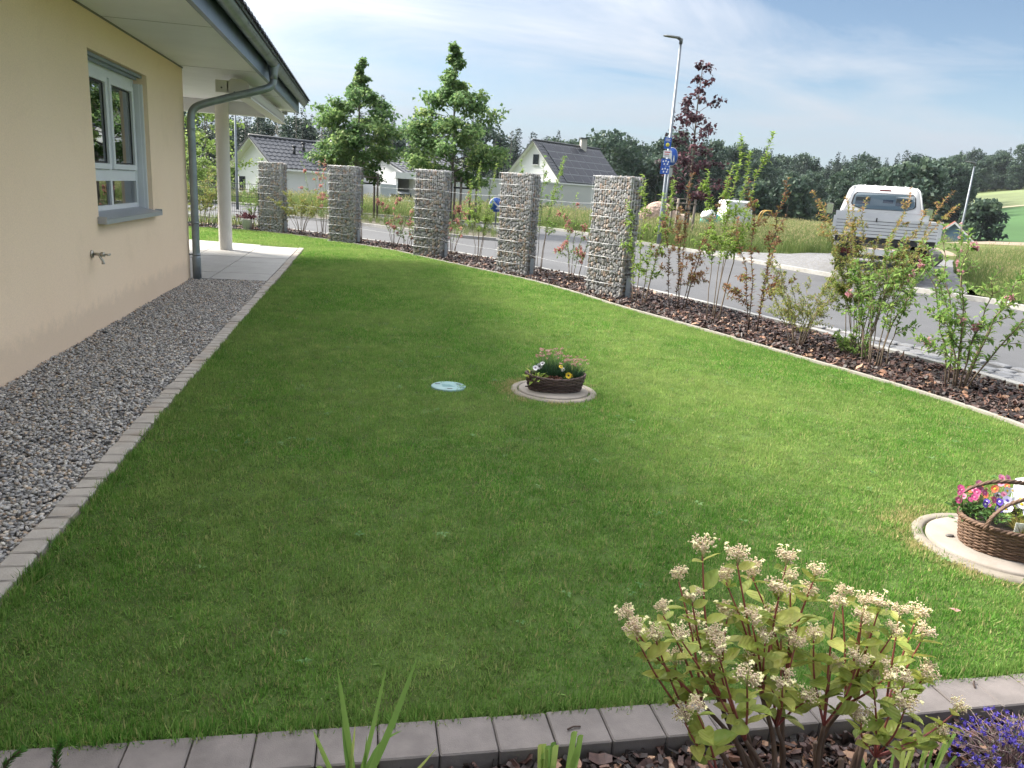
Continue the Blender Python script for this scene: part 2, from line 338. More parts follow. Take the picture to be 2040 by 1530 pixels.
# ------------------------------------------------------------------ road, kerbs, lawn, bed outlines (plan view, metres)
NK = smooth_line([(7.0, -2), (6.5, 2), (6.2, 4.5), (6.1, 5.8), (6.03, 6.5), (5.9, 7.1), (5.74, 8.0), (5.62, 8.8), (5.4, 9.65), (5.17, 10.6), (4.88, 11.54), (4.54, 12.6), (4.02, 13.65), (3.46, 14.9), (2.78, 16.45), (1.9, 17.95), (.8, 19.35), (-.1, 20.4), (-1.1, 21.6), (-2.2, 23.0), (-4, 25.5), (-8, 30.5), (-15, 39)], 6)
FK = smooth_line([(12.6, -2), (12.0, 6), (11.62, 11.0), (11.75, 12.2), (11.3, 13.2), (10.9, 15.6), (10.6, 17.7), (10.4, 19.8), (9.95, 22.4), (9.25, 25), (8.5, 29), (7.2, 32), (5.3, 33), (3.5, 33.6), (1.7, 34.3), (0, 35), (-5, 38), (-12, 46)], 6)
M_asph = NT('asphalt')
p = M_asph.n('ShaderNodeBsdfPrincipled'); c1 = M_asph.ramp(M_asph.noise(0.5, 7, 0.68, 'World', .5), [(.3, (0.056, 0.057, 0.061, 1)), (.7, (0.084, 0.085, 0.089, 1))]); c2 = M_asph.ramp(M_asph.noise(140, 2, 0.5, 'World'), [(.35, (.7, .7, .7, 1)), (.7, (1.15, 1.15, 1.15, 1))])
M_asph.l(M_asph.mix(1.0, c1, c2, 'MULTIPLY'), p.inputs['Base Color']); p.inputs['Roughness'].default_value = 0.8; M_asph.l(M_asph.bump(M_asph.noise(160, 2, .5, 'World'), .3, .004), p.inputs['Normal']); M_asph.l(p.outputs[0], M_asph.out.inputs[0]); M_asph = M_asph.m
mb = MB(); mb.poly([tuple(q) for q in FK] + [tuple(q) for q in NK[::-1]], 0.0); struct('road', mb, M_asph)
M_granite = pbr('granite_pale', (0.27, 0.265, 0.25, 1), 0.8, var=0.18, vscale=9, bump=.3, bscale=120, dirt=(0.26, 0.24, 0.2, 1), world=True)
M_concr = pbr('concrete_pale', (0.24, 0.225, 0.19, 1), 0.85, var=0.12, vscale=5, bump=.25, bscale=150, dirt=(0.25, 0.23, 0.19, 1), world=True)
mb = MB(); curb(mb, NK, offset_line(NK, .11), -.1, .035); k_near = struct('kerb', mb, M_granite)
mb = MB(); curb(mb, offset_line(FK, .16), FK, -.1, .09); struct('kerb', mb, M_granite)
# cobbled gutter at the near side of the road (individual setts where they can be told apart)
gut = bpy.data.objects.new('gutter', None); COL.objects.link(gut); tag(gut, None, None, None, 'structure')
M_sett = pbr('sett_granite', (0.17, 0.17, 0.175, 1), 0.75, var=.2, vscale=7, bump=.35, bscale=90, world=True)
mb = MB(); A_ = offset_line(NK, .112); i0 = np.argmin(np.abs(NK[:, 1] - 4.0)); i1 = np.argmin(np.abs(NK[:, 1] - 9.3))
def gut_w(y): return float(np.interp(y, [4, 6.5, 9.3], [.78, .72, .22]))
B_ = np.array([a + (offset_line(NK, 1.0)[i] - NK[i]) * gut_w(NK[i, 1]) for i, a in enumerate(A_)])
strip(mb, A_[i0:i1], B_[i0:i1], .006); obj('mortar_bed', mb, pbr('mortar', (.07, .07, .07, 1), .9, world=True), gut)
sett_m = []
for k in range(4):
    b = MB(); b.bbox(-.075, .075, -.095, .095, -.02, .02, .012); sett_m.append(b.mesh('sett', M_sett))
yy = 4.2
while yy < 9.2:
    i = np.argmin(np.abs(NK[:, 1] - yy)); t = NK[min(i + 1, len(NK) - 1)] - NK[i - 1]; t /= np.linalg.norm(t); nn = np.array([t[1], -t[0]]); base = np.array([np.interp(yy, NK[i0 - 3:i1 + 3, 1], NK[i0 - 3:i1 + 3, 0]), yy]); w = gut_w(yy); u = .115 + .1; row = 0
    while u < w - .17:
        q = base + nn * u + t * random.uniform(-.012, .012) + t * (0.09 if row % 2 else 0); link('sett', sett_m[row % 4], gut, (q[0], q[1], .012 + random.uniform(-.003, .003)), (0, 0, math.atan2(-t[0], t[1]) + random.uniform(-.05, .05)), (random.uniform(.88, 1.02), random.uniform(.85, 1.02), 1)); u += .16; row += 1
    q = base + nn * (w + .04); link('kerb_stone', sett_m[0], gut, (q[0], q[1], .014), (0, 0, math.atan2(-t[0], t[1])), (.9, 1.05, 1))
    yy += .2

# driveway of small setts where the truck stands, track and verges beyond
def cobble_mat(name, col, scale):
    N = NT(name); p = N.n('ShaderNodeBsdfPrincipled'); g = N.n('ShaderNodeNewGeometry'); v = N.n('ShaderNodeTexVoronoi', feature='DISTANCE_TO_EDGE'); v.inputs['Scale'].default_value = scale; N.l(g.outputs['Position'], v.inputs['Vector'])
    v2 = N.n('ShaderNodeTexVoronoi'); v2.inputs['Scale'].default_value = scale; N.l(g.outputs['Position'], v2.inputs['Vector'])
    c = N.ramp(v2.outputs['Color'], [(0, tuple(x * .75 for x in col[:3]) + (1,)), (1, tuple(x * 1.2 for x in col[:3]) + (1,))]); f = N.ramp(v.outputs['Distance'], [(.03, (0, 0, 0, 1)), (.09, (1, 1, 1, 1))])
    N.l(N.mix(f, (.12, .115, .1, 1), c), p.inputs['Base Color']); p.inputs['Roughness'].default_value = .8; N.l(N.bump(f, .6, .015), p.inputs['Normal']); N.l(p.outputs[0], N.out.inputs[0]); return N.m
M_cob = cobble_mat('cobbles', (0.14, 0.14, 0.147, 1), 8)
def ramp_sheet(name, poly, zf, mat, step=.5, label=None):
    bm = bmesh.new(); vs = [bm.verts.new((x, y, 0)) for x, y in poly]; bm.faces.new(vs); bmesh.ops.triangulate(bm, faces=bm.faces[:])
    for _ in range(4): bmesh.ops.subdivide_edges(bm, edges=[e for e in bm.edges if e.calc_length() > step], cuts=1)
    bmesh.ops.triangulate(bm, faces=bm.faces[:]); me = bpy.data.meshes.new(name)
    for v in bm.verts: v.co.z = zf(v.co.x, v.co.y)
    bmesh.ops.recalc_face_normals(bm, faces=bm.faces[:]); bm.to_mesh(me); bm.free(); me.materials.append(mat)
    for pl in me.polygons: pl.use_smooth = True
    if me.polygons[0].normal.z < 0: me.flip_normals()
    return tag(link(name, me), label, None, None, 'structure')
def dFK(x, y): d = FK - np.array([x, y]); return float(np.sqrt((d ** 2).sum(1).min()))
def z_apron(x, y): return min(.26, .05 + .075 * dFK(x, y))
iA = [q for q in FK if 12.9 < q[1] < 21.5]
AP = [tuple(q + np.array([.1, 0])) for q in iA] + [(10.7, 21.9), (12.4, 20.6), (13.9, 20.9), (17.6, 25.0), (19.9, 22.6), (17.4, 19.9), (14.0, 15.9), (12.6, 13.9), (11.9, 13.05)]
ramp_sheet('driveway', AP, z_apron, M_cob)
TR = [(17.5, 24.95), (23.0, 29.4), (33.5, 36), (40, 38), (41, 34), (31, 29.5), (23.5, 24.3), (19.95, 22.65)]
ramp_sheet('gravel_track', TR, lambda x, y: .27 + .01 * max(0, math.hypot(x, y) - 29.5) + .012, pbr('track', (0.22, 0.17, 0.12, 1), .95, var=.15, vscale=1.5, world=True), 2)
VR = [(12.0, 12.9), (12.65, 13.85), (14.05, 15.85), (17.45, 19.85), (19.95, 22.55), (23.5, 24.2), (31, 29.4), (41, 33.9), (44, 22), (36, 8), (13, 2), (12.25, 6), (11.85, 11.0), (11.98, 12.2)]
def z_vr(x, y): return min(.36, .07 + .035 * min(dFK(x, y), 8.5))
ramp_sheet('verge', VR, z_vr, M_meadow, 1.0)
VL = [tuple(q + np.array([.18, .05])) for q in FK if 21.6 < q[1] < 33.2 and q[0] > 4] + [(5.3, 33.3), (3.5, 33.9), (1.7, 34.6), (0, 35.3), (-5, 38.4), (-12, 46.5), (-4, 52), (14, 50), (24, 44), (26, 33), (17.5, 25.1), (13.8, 21.1), (12.4, 20.8), (10.75, 22.0)]
def z_vl(x, y): return min(.28, .08 + .03 * dFK(x, y)) - max(0, math.hypot(x, y) - 40) * .05
ramp_sheet('verge', VL, z_vl, M_meadow, 1.5)
# planted island between road and side lane
ISL = [(-3.0, 29.6), (-.2, 27.2), (1.0, 25.6), (2.4, 23.7), (3.7, 22.8), (4.5, 22.7), (4.75, 23.6), (4.6, 25.6), (4.4, 28.2), (3.0, 30.2), (.2, 32.2), (-2.6, 33)]
il = smooth_line(ISL + [ISL[0]], 5); mb = MB(); curb(mb, il, offset_line(il, .12), -.05, .09); struct('kerb', mb, M_granite)
mb = MB(); mb.poly([tuple(q) for q in offset_line(il, .115)[:-1]], .075); struct('planting_island', mb, pbr('island_soil', (.07, .06, .04, 1), .95, var=.4, vscale=2, world=True))

# ------------------------------------------------------------------ lawn
LE = smooth_line([(4.7, 1.0), (4.85, 2.0), (4.95, 3.3), (4.98, 4.63), (4.94, 5.2), (4.84, 5.75), (4.72, 6.25), (4.56, 6.8), (4.32, 7.7), (4.06, 8.65), (3.84, 9.4), (3.6, 10.2), (3.34, 11.4), (2.9, 12.85), (2.3, 14.15), (1.45, 15.95), (.92, 17.2), (.35, 18.15), (-.28, 19.05), (-1.05, 20.05), (-1.97, 21.0), (-2.99, 21.7), (-4.34, 21.95), (-9, 22.3)], 6)
LAWN = [(-1.215, 1.862), (4.72, 1.95)] + [tuple(q) for q in LE if q[1] > 2.0] + [(-9, 18.9), (-3.5, 17.85), (-1.33, 17.12), (-1.215, 17.05)]
M_soil = pbr('lawn_soil', (0.06, 0.095, 0.025, 1), .95, var=.4, vscale=9, world=True, dirt=(0.06, 0.05, 0.025, 1), spec=.1)
mb = MB(); mb.poly(LAWN, -.012); struct('lawn', mb, M_soil)
COVERS = [(0.675, 5.63, .115), (1.495, 5.55, .32), (3.02, 2.79, .36)]
_g = np.stack(np.meshgrid(np.arange(-9, 5.4, .0385), np.arange(1.86, 22.5, .0385)), -1).reshape(-1, 2); _g = _g + RNG.uniform(-.02, .02, _g.shape); PT = _g[inpoly(_g, LAWN)]; d = np.hypot(PT[:, 0], PT[:, 1])
keep = RNG.random(len(PT)) < np.interp(d, [0, 4, 8, 20], [1, .8, .6, .5]); PT, d = PT[keep], d[keep]
for cx, cy, cr in COVERS:
    k = np.hypot(PT[:, 0] - cx, PT[:, 1] - cy) > cr + RNG.normal(0, .012, len(PT)) + .02; PT, d = PT[k], d[k]
k = (PT[:, 1] > 1.876 + .005 * (PT[:, 0] - .4) ** 2 + RNG.normal(0, .01, len(PT))) & ((PT[:, 0] > -1.17 + RNG.normal(0, .015, len(PT))) | (PT[:, 1] > 17.1)); PT, d = PT[k], d[k]
gcol = [(0.0, (0.052, 0.165, 0.022, 1)), (.3, (0.095, 0.25, 0.034, 1)), (.62, (0.165, 0.325, 0.06, 1)), (.88, (0.265, 0.385, 0.115, 1)), (.93, (0.36, 0.36, 0.14, 1)), (1.0, (0.46, 0.4, 0.2, 1))]
def grass_mat():
    N = NT('grass_blades'); a = N.n('ShaderNodeAttribute'); a.attribute_name = 'rnd'; col = N.ramp(a.outputs['Fac'], gcol)
    f1 = N.ramp(N.noise(.55, 4, .6, 'World', .4), [(.4, (0, 0, 0, 1)), (.68, (.7, .7, .7, 1))]); col = N.mix(f1, col, (0.3, 0.38, 0.125, 1))
    f2 = N.ramp(N.noise(3.2, 4, .65, 'World', .3), [(.3, (.86, .88, .86, 1)), (.7, (1.1, 1.09, 1.06, 1))]); col = N.mix(1.0, col, f2, 'MULTIPLY')
    oi = N.n('ShaderNodeObjectInfo'); f3 = N.ramp(oi.outputs['Random'], [(0, (.8, .82, .8, 1)), (1, (1.18, 1.15, 1.15, 1))]); col = N.mix(1.0, col, f3, 'MULTIPLY')
    p = N.n('ShaderNodeBsdfPrincipled'); N.l(col, p.inputs['Base Color']); p.inputs['Roughness'].default_value = .5; p.inputs['Specular IOR Level'].default_value = .22
    t = N.n('ShaderNodeBsdfTranslucent'); N.l(col, t.inputs[0]); m = N.n('ShaderNodeMixShader'); m.inputs[0].default_value = .45; N.l(p.outputs[0], m.inputs[1]); N.l(t.outputs[0], m.inputs[2]); N.l(m.outputs[0], N.out.inputs[0]); return N.m
M_grass = grass_mat()
def tuft(seed, n, rad, l0, l1, w, lean, dry=.0):
    r = np.random.default_rng(seed); a = r.random(n) * 6.283; q = np.sqrt(r.random(n)) * rad; pos = np.stack([q * np.cos(a), q * np.sin(a), np.full(n, -.008)], 1)
    th = np.abs(r.normal(0, lean, n)).clip(0, 1.35); ph = r.random(n) * 6.283; dd = np.stack([np.sin(th) * np.cos(ph), np.sin(th) * np.sin(ph), np.cos(th)], 1)
    nr = np.stack([np.cos(ph + r.normal(0, 1, n)), np.sin(ph), r.random(n) * .3 + .05], 1); b = MB(); b.leaves(pos, dd, nr, l0 + (l1 - l0) * r.random(n), w * (.7 + .6 * r.random(n)), r.random(n), 'blade', droop=.22); return b
gp = [proto('g', tuft(i, 96, .06, .008, .02, .0028, .85), M_grass) for i in range(6)] + [proto('g', tuft(30 + i, 60, .055, .014, .036, .0036, .75), M_grass) for i in range(2)]
sc_ = np.interp(d, [0, 5, 12, 20], [1.0, 1.1, 1.35, 1.5]) * RNG.uniform(.8, 1.2, len(PT))
hvar = np.zeros((len(PT), 3)); hvar[:, 2] = RNG.random(len(PT)) * 6.283; hvar[:, :2] = RNG.normal(0, .06, (len(PT), 2))
g = scatter('grass', np.c_[PT, np.full(len(PT), -.008)], hvar, sc_, RNG.integers(0, 8, len(PT)), gp); tag(g, 'short mown green grass covering the whole lawn', 'grass', None, 'stuff')
# shaggy fringe along the blocks and setts
n = 520; FX = np.c_[RNG.uniform(-1.2, 4.6, n), 0 * np.zeros(n)]; FX[:, 1] = 1.868 + .005 * (FX[:, 0] - .4) ** 2 + np.abs(RNG.normal(0, .018, n)); n2 = 420; FX = np.vstack([FX, np.c_[-1.195 + np.abs(RNG.normal(0, .015, n2)), RNG.uniform(1.9, 11, n2)]])
gp2 = [proto('g', tuft(50 + i, 30, .035, .025, .06, .0036, .8), M_grass) for i in range(5)]
rv = np.zeros((len(FX), 3)); rv[:, 2] = RNG.random(len(FX)) * 6.28
g = scatter('grass_fringe', np.c_[FX, np.full(len(FX), -.01)], rv, RNG.uniform(.7, 1.15, len(FX)), RNG.integers(0, 5, len(FX)), gp2); tag(g, 'longer shaggy grass fringe along the edge of the lawn', 'grass', None, 'stuff')
# straw-coloured dry turf round the covers
M_straw = foliage('dry_grass', [(0, (.2, .24, .07, 1)), (.4, (.36, .32, .13, 1)), (1, (.55, .45, .24, 1))], .35)
DR = []
for cx, cy, cr, n_ in ((1.495, 5.55, .345, 70), (3.02, 2.79, .385, 90)):
    a = RNG.normal(2.6, 1.1, n_); q = cr + np.abs(RNG.normal(0, .07, n_)) - .01; DR.append(np.c_[cx + q * np.cos(a), cy + q * np.sin(a)])
DR = np.vstack(DR); rv = np.zeros((len(DR), 3)); rv[:, 2] = RNG.random(len(DR)) * 6.28
g = scatter('dry_grass', np.c_[DR, np.full(len(DR), -.004)], rv, RNG.uniform(.8, 1.2, len(DR)), RNG.integers(0, 5, len(DR)), [proto('g', tuft(80 + i, 34, .05, .012, .03, .0036, .9), M_straw) for i in range(5)]); tag(g, 'straw-yellow dry grass round the concrete covers', 'grass', None, 'stuff')
# broadleaf weeds and clover in the turf
M_clov = foliage('clover', [(0, (.06, .15, .03, 1)), (1, (.16, .27, .09, 1))], .3)
b = MB(); nW = 260; q = fill(LAWN, 6)[:nW]; 
for x, y in q:
    m_ = random.randint(3, 6); ph = np.arange(m_) * 6.283 / m_ + random.random(); pos = np.tile((x, y, .012), (m_, 1)) + RNG.normal(0, .004, (m_, 3)); dd = np.stack([np.cos(ph), np.sin(ph), np.full(m_, .35)], 1); b.leaves(pos, dd, np.tile((0, 0, 1.), (m_, 1)), random.uniform(.014, .03), random.uniform(.01, .018), random.random())
tag(obj('clover', b, M_clov), 'small clover and weed rosettes dotted through the lawn', 'weeds', None, 'stuff')

# ------------------------------------------------------------------ edging blocks between lawn and flower bed
M_block = pbr('block_grey', (0.165, 0.143, 0.132, 1), .85, var=.22, vscale=9, bump=.5, bscale=260, bdist=.0025, dirt=(.115, .1, .092, 1), world=True)
edg = bpy.data.objects.new('block_kerb', None); COL.objects.link(edg); tag(edg, None, None, None, 'structure')
b = MB(); b.bbox(-.0805, .0805, -.072, .072, -.085, .0, .004); blk = b.mesh('block', M_block)
for i in range(30):
    x = -1.5 + i * .1645; y = 1.788 + .01 * (x - .4) ** 2 / 2; link('block', blk, edg, (x, y, .004 + random.uniform(-.002, .002)), (random.uniform(-.006, .006), 0, .01 * (x - .4) + random.uniform(-.008, .008)))
# setts between gravel and lawn
M_sett2 = pbr('sett_sand', (0.34, 0.31, 0.275, 1), .85, var=.2, vscale=8, bump=.5, bscale=110, world=True, dirt=(.3, .23, .165, 1))
sk = bpy.data.objects.new('sett_kerb', None); COL.objects.link(sk); tag(sk, None, None, None, 'structure')
ms = []
for k in range(5):
    v = MB(); v.bbox(-.054, .054, -.052, .052, -.06, .012, .006); me = v.mesh('sett', M_sett2); r = np.random.default_rng(k)
    for vv in me.vertices: vv.co.x += r.normal(0, .0025); vv.co.y += r.normal(0, .0025); vv.co.z += r.normal(0, .0012)
    ms.append(me)
yy = 1.92; i = 0
while yy < 17.0:
    link('sett', ms[random.randrange(5)], sk, (-1.272 + .004 * math.sin(yy * 2.1), yy, random.uniform(-.004, .004)), (random.uniform(-.02, .02), random.uniform(-.02, .02), random.uniform(-.03, .03)), (random.uniform(.93, 1.03), random.uniform(.94, 1.03), 1)); yy += .1105
mb = MB(); mb.box(-1.335, -1.21, 1.85, 17.05, -.08, -.008); obj('joint_sand', mb, pbr('joint', (.13, .11, .085, 1), .95), sk)
# narrow concrete edge between lawn and shrub bed
mb = MB(); curb(mb, offset_line(LE, .0), offset_line(LE, .05), -.06, .012); struct('lawn_edge', mb, M_concr)

# ------------------------------------------------------------------ gravel strip
mb = MB(); mb.poly([(-2.38, 0), (-1.33, 0), (-1.33, 11.42), (-2.38, 11.42)], -.035); struct('gravel_bed', mb, pbr('gravel_dark', (.16, .155, .15, 1), .95, var=.4, vscale=40, world=True))
def pebble_mat():
    N = NT('pebble'); oi = N.n('ShaderNodeObjectInfo'); c = N.ramp(oi.outputs['Random'], [(0, (.17, .17, .18, 1)), (.2, (.36, .355, .36, 1)), (.42, (.55, .54, .535, 1)), (.55, (.25, .25, .26, 1)), (.66, (.7, .68, .65, 1)), (.78, (.45, .43, .42, 1)), (.87, (.52, .39, .28, 1)), (.93, (.78, .75, .7, 1)), (1, (.36, .25, .18, 1))])
    v = N.ramp(N.noise(3.2, 4, .6, 'Object'), [(.3, (.62, .61, .59, 1)), (.7, (1.0, .98, .93, 1))]); p = N.n('ShaderNodeBsdfPrincipled'); N.l(N.mix(1.0, c, v, 'MULTIPLY'), p.inputs['Base Color']); p.inputs['Roughness'].default_value = .7; N.l(p.outputs[0], N.out.inputs[0]); return N.m
M_peb = pebble_mat(); gp = []
for k in range(8):
    V, F = stone_mesh(k, 1, 1.15, .8, .6, .18); b = MB(); b.add(V, F, smooth=k % 2 == 0); gp.append(proto('p', b, M_peb))
Q = fill([(-2.375, 2.2), (-1.335, 2.2), (-1.335, 11.4), (-2.375, 11.4)], 5600); n = len(Q)
zq = -.022 + RNG.random(n) ** 1.6 * .024 + .006 * np.sin(Q[:, 0] * 7) * np.cos(Q[:, 1] * 5)
g = scatter('gravel', np.c_[Q, zq], RNG.random((n, 3)) * (1.0, 1.0, 6.28) - (.5, .5, 0), np.abs(RNG.normal(.021, .006, n)).clip(.01, .04), RNG.integers(0, 8, n), gp); tag(g, 'mixed grey gravel strip beside the cream house wall', 'gravel', None, 'stuff')

# ------------------------------------------------------------------ bark mulch
M_mulch = pbr('mulch_soil', (.03, .02, .016, 1), .95, var=.5, vscale=25, world=True)
BED = [tuple(q) for q in offset_line(LE, .052) if q[1] > 1.5] + [(-9, 23.5), (-3.2, 23.6)] + [tuple(q) for q in NK[::-1] if 1.5 < q[1] < 23.2]
mb = MB(); mb.poly(BED, -.02); struct('shrub_bed', mb, M_mulch)
FB = [(-2.2, 1.71), (4.0, 1.74), (4.0, -1.2), (-2.2, -1.2)]; mb = MB(); mb.poly(FB, -.06); struct('flower_bed', mb, M_mulch)
def chip_mat():
    N = NT('bark_chip'); oi = N.n('ShaderNodeObjectInfo'); c = N.ramp(oi.outputs['Random'], [(0, (.014, .009, .008, 1)), (.35, (.03, .017, .014, 1)), (.65, (.06, .028, .022, 1)), (.85, (.095, .046, .035, 1)), (.95, (.24, .12, .07, 1)), (1, (.34, .21, .13, 1))])
    v = N.ramp(N.noise(6, 3, .6, 'Object'), [(.3, (.6, .6, .6, 1)), (.7, (1.25, 1.25, 1.25, 1))]); p = N.n('ShaderNodeBsdfPrincipled'); N.l(N.mix(1.0, c, v, 'MULTIPLY'), p.inputs['Base Color']); p.inputs['Roughness'].default_value = .6; N.l(p.outputs[0], N.out.inputs[0]); return N.m
M_chip = chip_mat()
def chips(seed0):
    out = []
    for k in range(8):
        r = np.random.default_rng(seed0 + k); L, w, t = 1.0, .16 + .35 * r.random(), .06 + .1 * r.random(); b = MB(); V = []
        for s, sc in ((-.5, .5 + .4 * r.random()), (-.1, 1), (.2, 1), (.5, .3 + .5 * r.random())):
            bend = .12 * r.normal(); V += [(s, -w / 2 * sc, bend), (s, w / 2 * sc, bend + .05 * r.normal()), (s, w / 2 * sc, bend + t), (s, -w / 2 * sc, bend + t)]
        F = [(0, 3, 2, 1), (12, 13, 14, 15)]
        for i in range(3): F += [(i * 4 + j, i * 4 + (j + 1) % 4, i * 4 + 4 + (j + 1) % 4, i * 4 + 4 + j) for j in range(4)]
        b.add(V, F); out.append(proto('c', b, M_chip))
    return out
Q = fill(BED, 620); n = len(Q); dd = np.hypot(Q[:, 0], Q[:, 1]); k = RNG.random(n) < np.interp(dd, [6, 12, 24], [1, .8, .45]); Q = Q[k]; n = len(Q); dd = dd[k]
g = scatter('bark_mulch', np.c_[Q, -.012 + RNG.random(n) * .035], np.c_[RNG.normal(0, .4, (n, 2)), RNG.random(n) * 6.28], RNG.uniform(.035, .085, n) * np.interp(dd, [6, 24], [1, 1.5]), RNG.integers(0, 8, n), chips(100)); tag(g, 'dark brown bark mulch in the long shrub bed', 'mulch', None, 'stuff')
Q = fill([(-1.3, 1.71), (2.9, 1.73), (2.9, 1.15), (-1.3, 1.15)], 3000); n = len(Q)
g = scatter('bark_mulch', np.c_[Q, -.055 + RNG.random(n) * .028], np.c_[RNG.normal(0, .4, (n, 2)), RNG.random(n) * 6.28], np.abs(RNG.normal(.038, .014, n)).clip(.012, .085), RNG.integers(0, 8, n), chips(200)); tag(g, 'coarse bark mulch in the flower bed below the edging blocks', 'mulch', None, 'stuff')
# ------------------------------------------------------------------ patio
pat = bpy.data.objects.new('patio', None); COL.objects.link(pat); tag(pat, None, None, None, 'structure')
M_slab = pbr('patio_slab', (0.3, 0.29, 0.275, 1), .7, var=.1, vscale=3, bump=.15, bscale=200, world=True, dirt=(.29, .28, .265, 1))
mb = MB(); mb.box(-9, -1.34, 11.43, 17.9, -.1, -.012); obj('mortar_bed', mb, pbr('patio_joint', (.1, .095, .09, 1), .9), pat)
def slab(x0, x1, ya, yb):   # slab clipped by the slanted far edge
    far = lambda x: 17.05 + (-1.34 - x) * .34
    e = .006; pts = [(x0 + e, ya + e), (x1 - e, ya + e), (x1 - e, min(yb - e, far(x1))), (x0 + e, min(yb - e, far(x0)))]
    if pts[2][1] - pts[1][1] < .03: return
    b = MB(); b.prism(pts, -.04, random.uniform(-.001, .002)); obj('slab', b, M_slab, pat)
xs = [-1.34 - .8 * i for i in range(10)]
for i in range(9):
    y = 11.43
    while y < 19.5: slab(xs[i + 1], xs[i], y, y + .8); y += .8

# ------------------------------------------------------------------ the cream house
house = thing('bungalow', 'cream rendered bungalow with wide white soffit and zinc gutter along the gravel', 'house', (-2.38, 11.4, 0))
HO = np.array((-2.38, 11.4, 0))
class HB(MB):   # builds in world coordinates, stored relative to the house origin
    def mesh(s, name, mats): s.v = [v - HO for v in s.v]; return super().mesh(name, mats)
M_wall = NT('cream_render'); p = M_wall.n('ShaderNodeBsdfPrincipled'); c = M_wall.ramp(M_wall.noise(.8, 5, .6, 'World'), [(.3, (.93, .715, .52, 1)), (.7, (.965, .755, .56, 1))]); c2 = M_wall.ramp(M_wall.noise(90, 3, .6, 'World'), [(.3, (.93, .93, .93, 1)), (.7, (1.05, 1.05, 1.05, 1))]); gz0 = M_wall.n('ShaderNodeNewGeometry'); sx0 = M_wall.n('ShaderNodeSeparateXYZ'); M_wall.l(gz0.outputs['Position'], sx0.inputs[0]); nz0 = M_wall.noise(7, 6, .7, 'World'); mz0 = M_wall.n('ShaderNodeMath', operation='MULTIPLY_ADD'); M_wall.l(nz0, mz0.inputs[0]); mz0.inputs[1].default_value = -.36; M_wall.l(sx0.outputs[2], mz0.inputs[2]); splash = M_wall.ramp(mz0.outputs[0], [(0.0, (.3, .3, .3, 1)), (.12, (0, 0, 0, 1))])   # rain splash stains above the gravel
st0 = M_wall.ramp(M_wall.noise(1.7, 6, .7, 'World', .6), [(.55, (1, 1, 1, 1)), (.8, (.93, .925, .91, 1))]); cw0 = M_wall.mix(1.0, M_wall.mix(1.0, c, c2, 'MULTIPLY'), st0, 'MULTIPLY'); M_wall.l(M_wall.mix(splash, cw0, (.5, .4, .3, 1)), p.inputs['Base Color']); p.inputs['Roughness'].default_value = .92; p.inputs['Specular IOR Level'].default_value = .2
M_wall.l(M_wall.bump(M_wall.noise(170, 4, .7, 'World'), .5, .004), p.inputs['Normal']); M_wall.l(p.outputs[0], M_wall.out.inputs[0]); M_wall = M_wall.m
M_white = pbr('soffit_white', (.86, .86, .92, 1), .6, var=.04, vscale=2, world=True)
M_zinc = pbr('zinc', (.27, .31, .34, 1), .45, metal=.6, var=.18, vscale=5, bump=.08, bscale=15, world=True)
M_zinc_d = pbr('zinc_fascia', (.13, .17, .22, 1), .38, metal=.55, var=.1, vscale=3, world=True)
M_frame = pbr('window_white', (.74, .76, .79, 1), .35, var=.02)
M_glass = NT('window_glass'); gl = M_glass.n('ShaderNodeBsdfGlossy'); gl.inputs['Roughness'].default_value = .01; gl.inputs[0].default_value = (.95, .97, 1, 1); tr = M_glass.n('ShaderNodeBsdfTransparent'); tr.inputs[0].default_value = (.8, .84, .85, 1); fr = M_glass.n('ShaderNodeFresnel'); fr.inputs[0].default_value = 1.75
mm = M_glass.n('ShaderNodeMath', operation='MULTIPLY_ADD'); M_glass.l(fr.outputs[0], mm.inputs[0]); mm.inputs[1].default_value = 1.6; mm.inputs[2].default_value = .05; mx = M_glass.n('ShaderNodeMixShader'); M_glass.l(mm.outputs[0], mx.inputs[0]); M_glass.l(tr.outputs[0], mx.inputs[1]); M_glass.l(gl.outputs[0], mx.inputs[2]); M_glass.l(mx.outputs[0], M_glass.out.inputs[0]); M_glass = M_glass.m
WX = -2.38; Y0, Y1, Z1 = -1.5, 11.4, 2.80; wy0, wy1, wz0, wz1 = 7.69, 9.60, 1.00, 2.47; RD = .14
b = HB()
o_ = [(WX, Y0, -.2), (WX, Y1, -.2), (WX, Y1, Z1), (WX, Y0, Z1)]; n_ = [(WX, wy0, wz0), (WX, wy1, wz0), (WX, wy1, wz1), (WX, wy0, wz1)]; r_ = [(WX - RD - .1, y, z) for _, y, z in n_]
b.add(o_ + n_ + r_, [(0, 1, 5, 4), (1, 2, 6, 5), (2, 3, 7, 6), (3, 0, 4, 7), (4, 5, 9, 8), (5, 6, 10, 9), (6, 7, 11, 10), (7, 4, 8, 11)])
b.add([(WX, Y1, -.2), (-10, Y1, -.2), (-10, Y1, Z1), (WX, Y1, Z1), (-10, Y0, -.2), (-10, Y0, Z1), (WX, Y0, -.2), (WX, Y0, Z1)], [(0, 1, 2, 3), (1, 4, 5, 2), (4, 6, 7, 5)])
wall = obj('wall', b, M_wall, house)
b = HB(); b.box(-10, WX - .012, Y0, Y1 - .012, -.2, -.02)
obj('floor_slab', b, pbr('plinth', (.2, .2, .2, 1), .9), house)
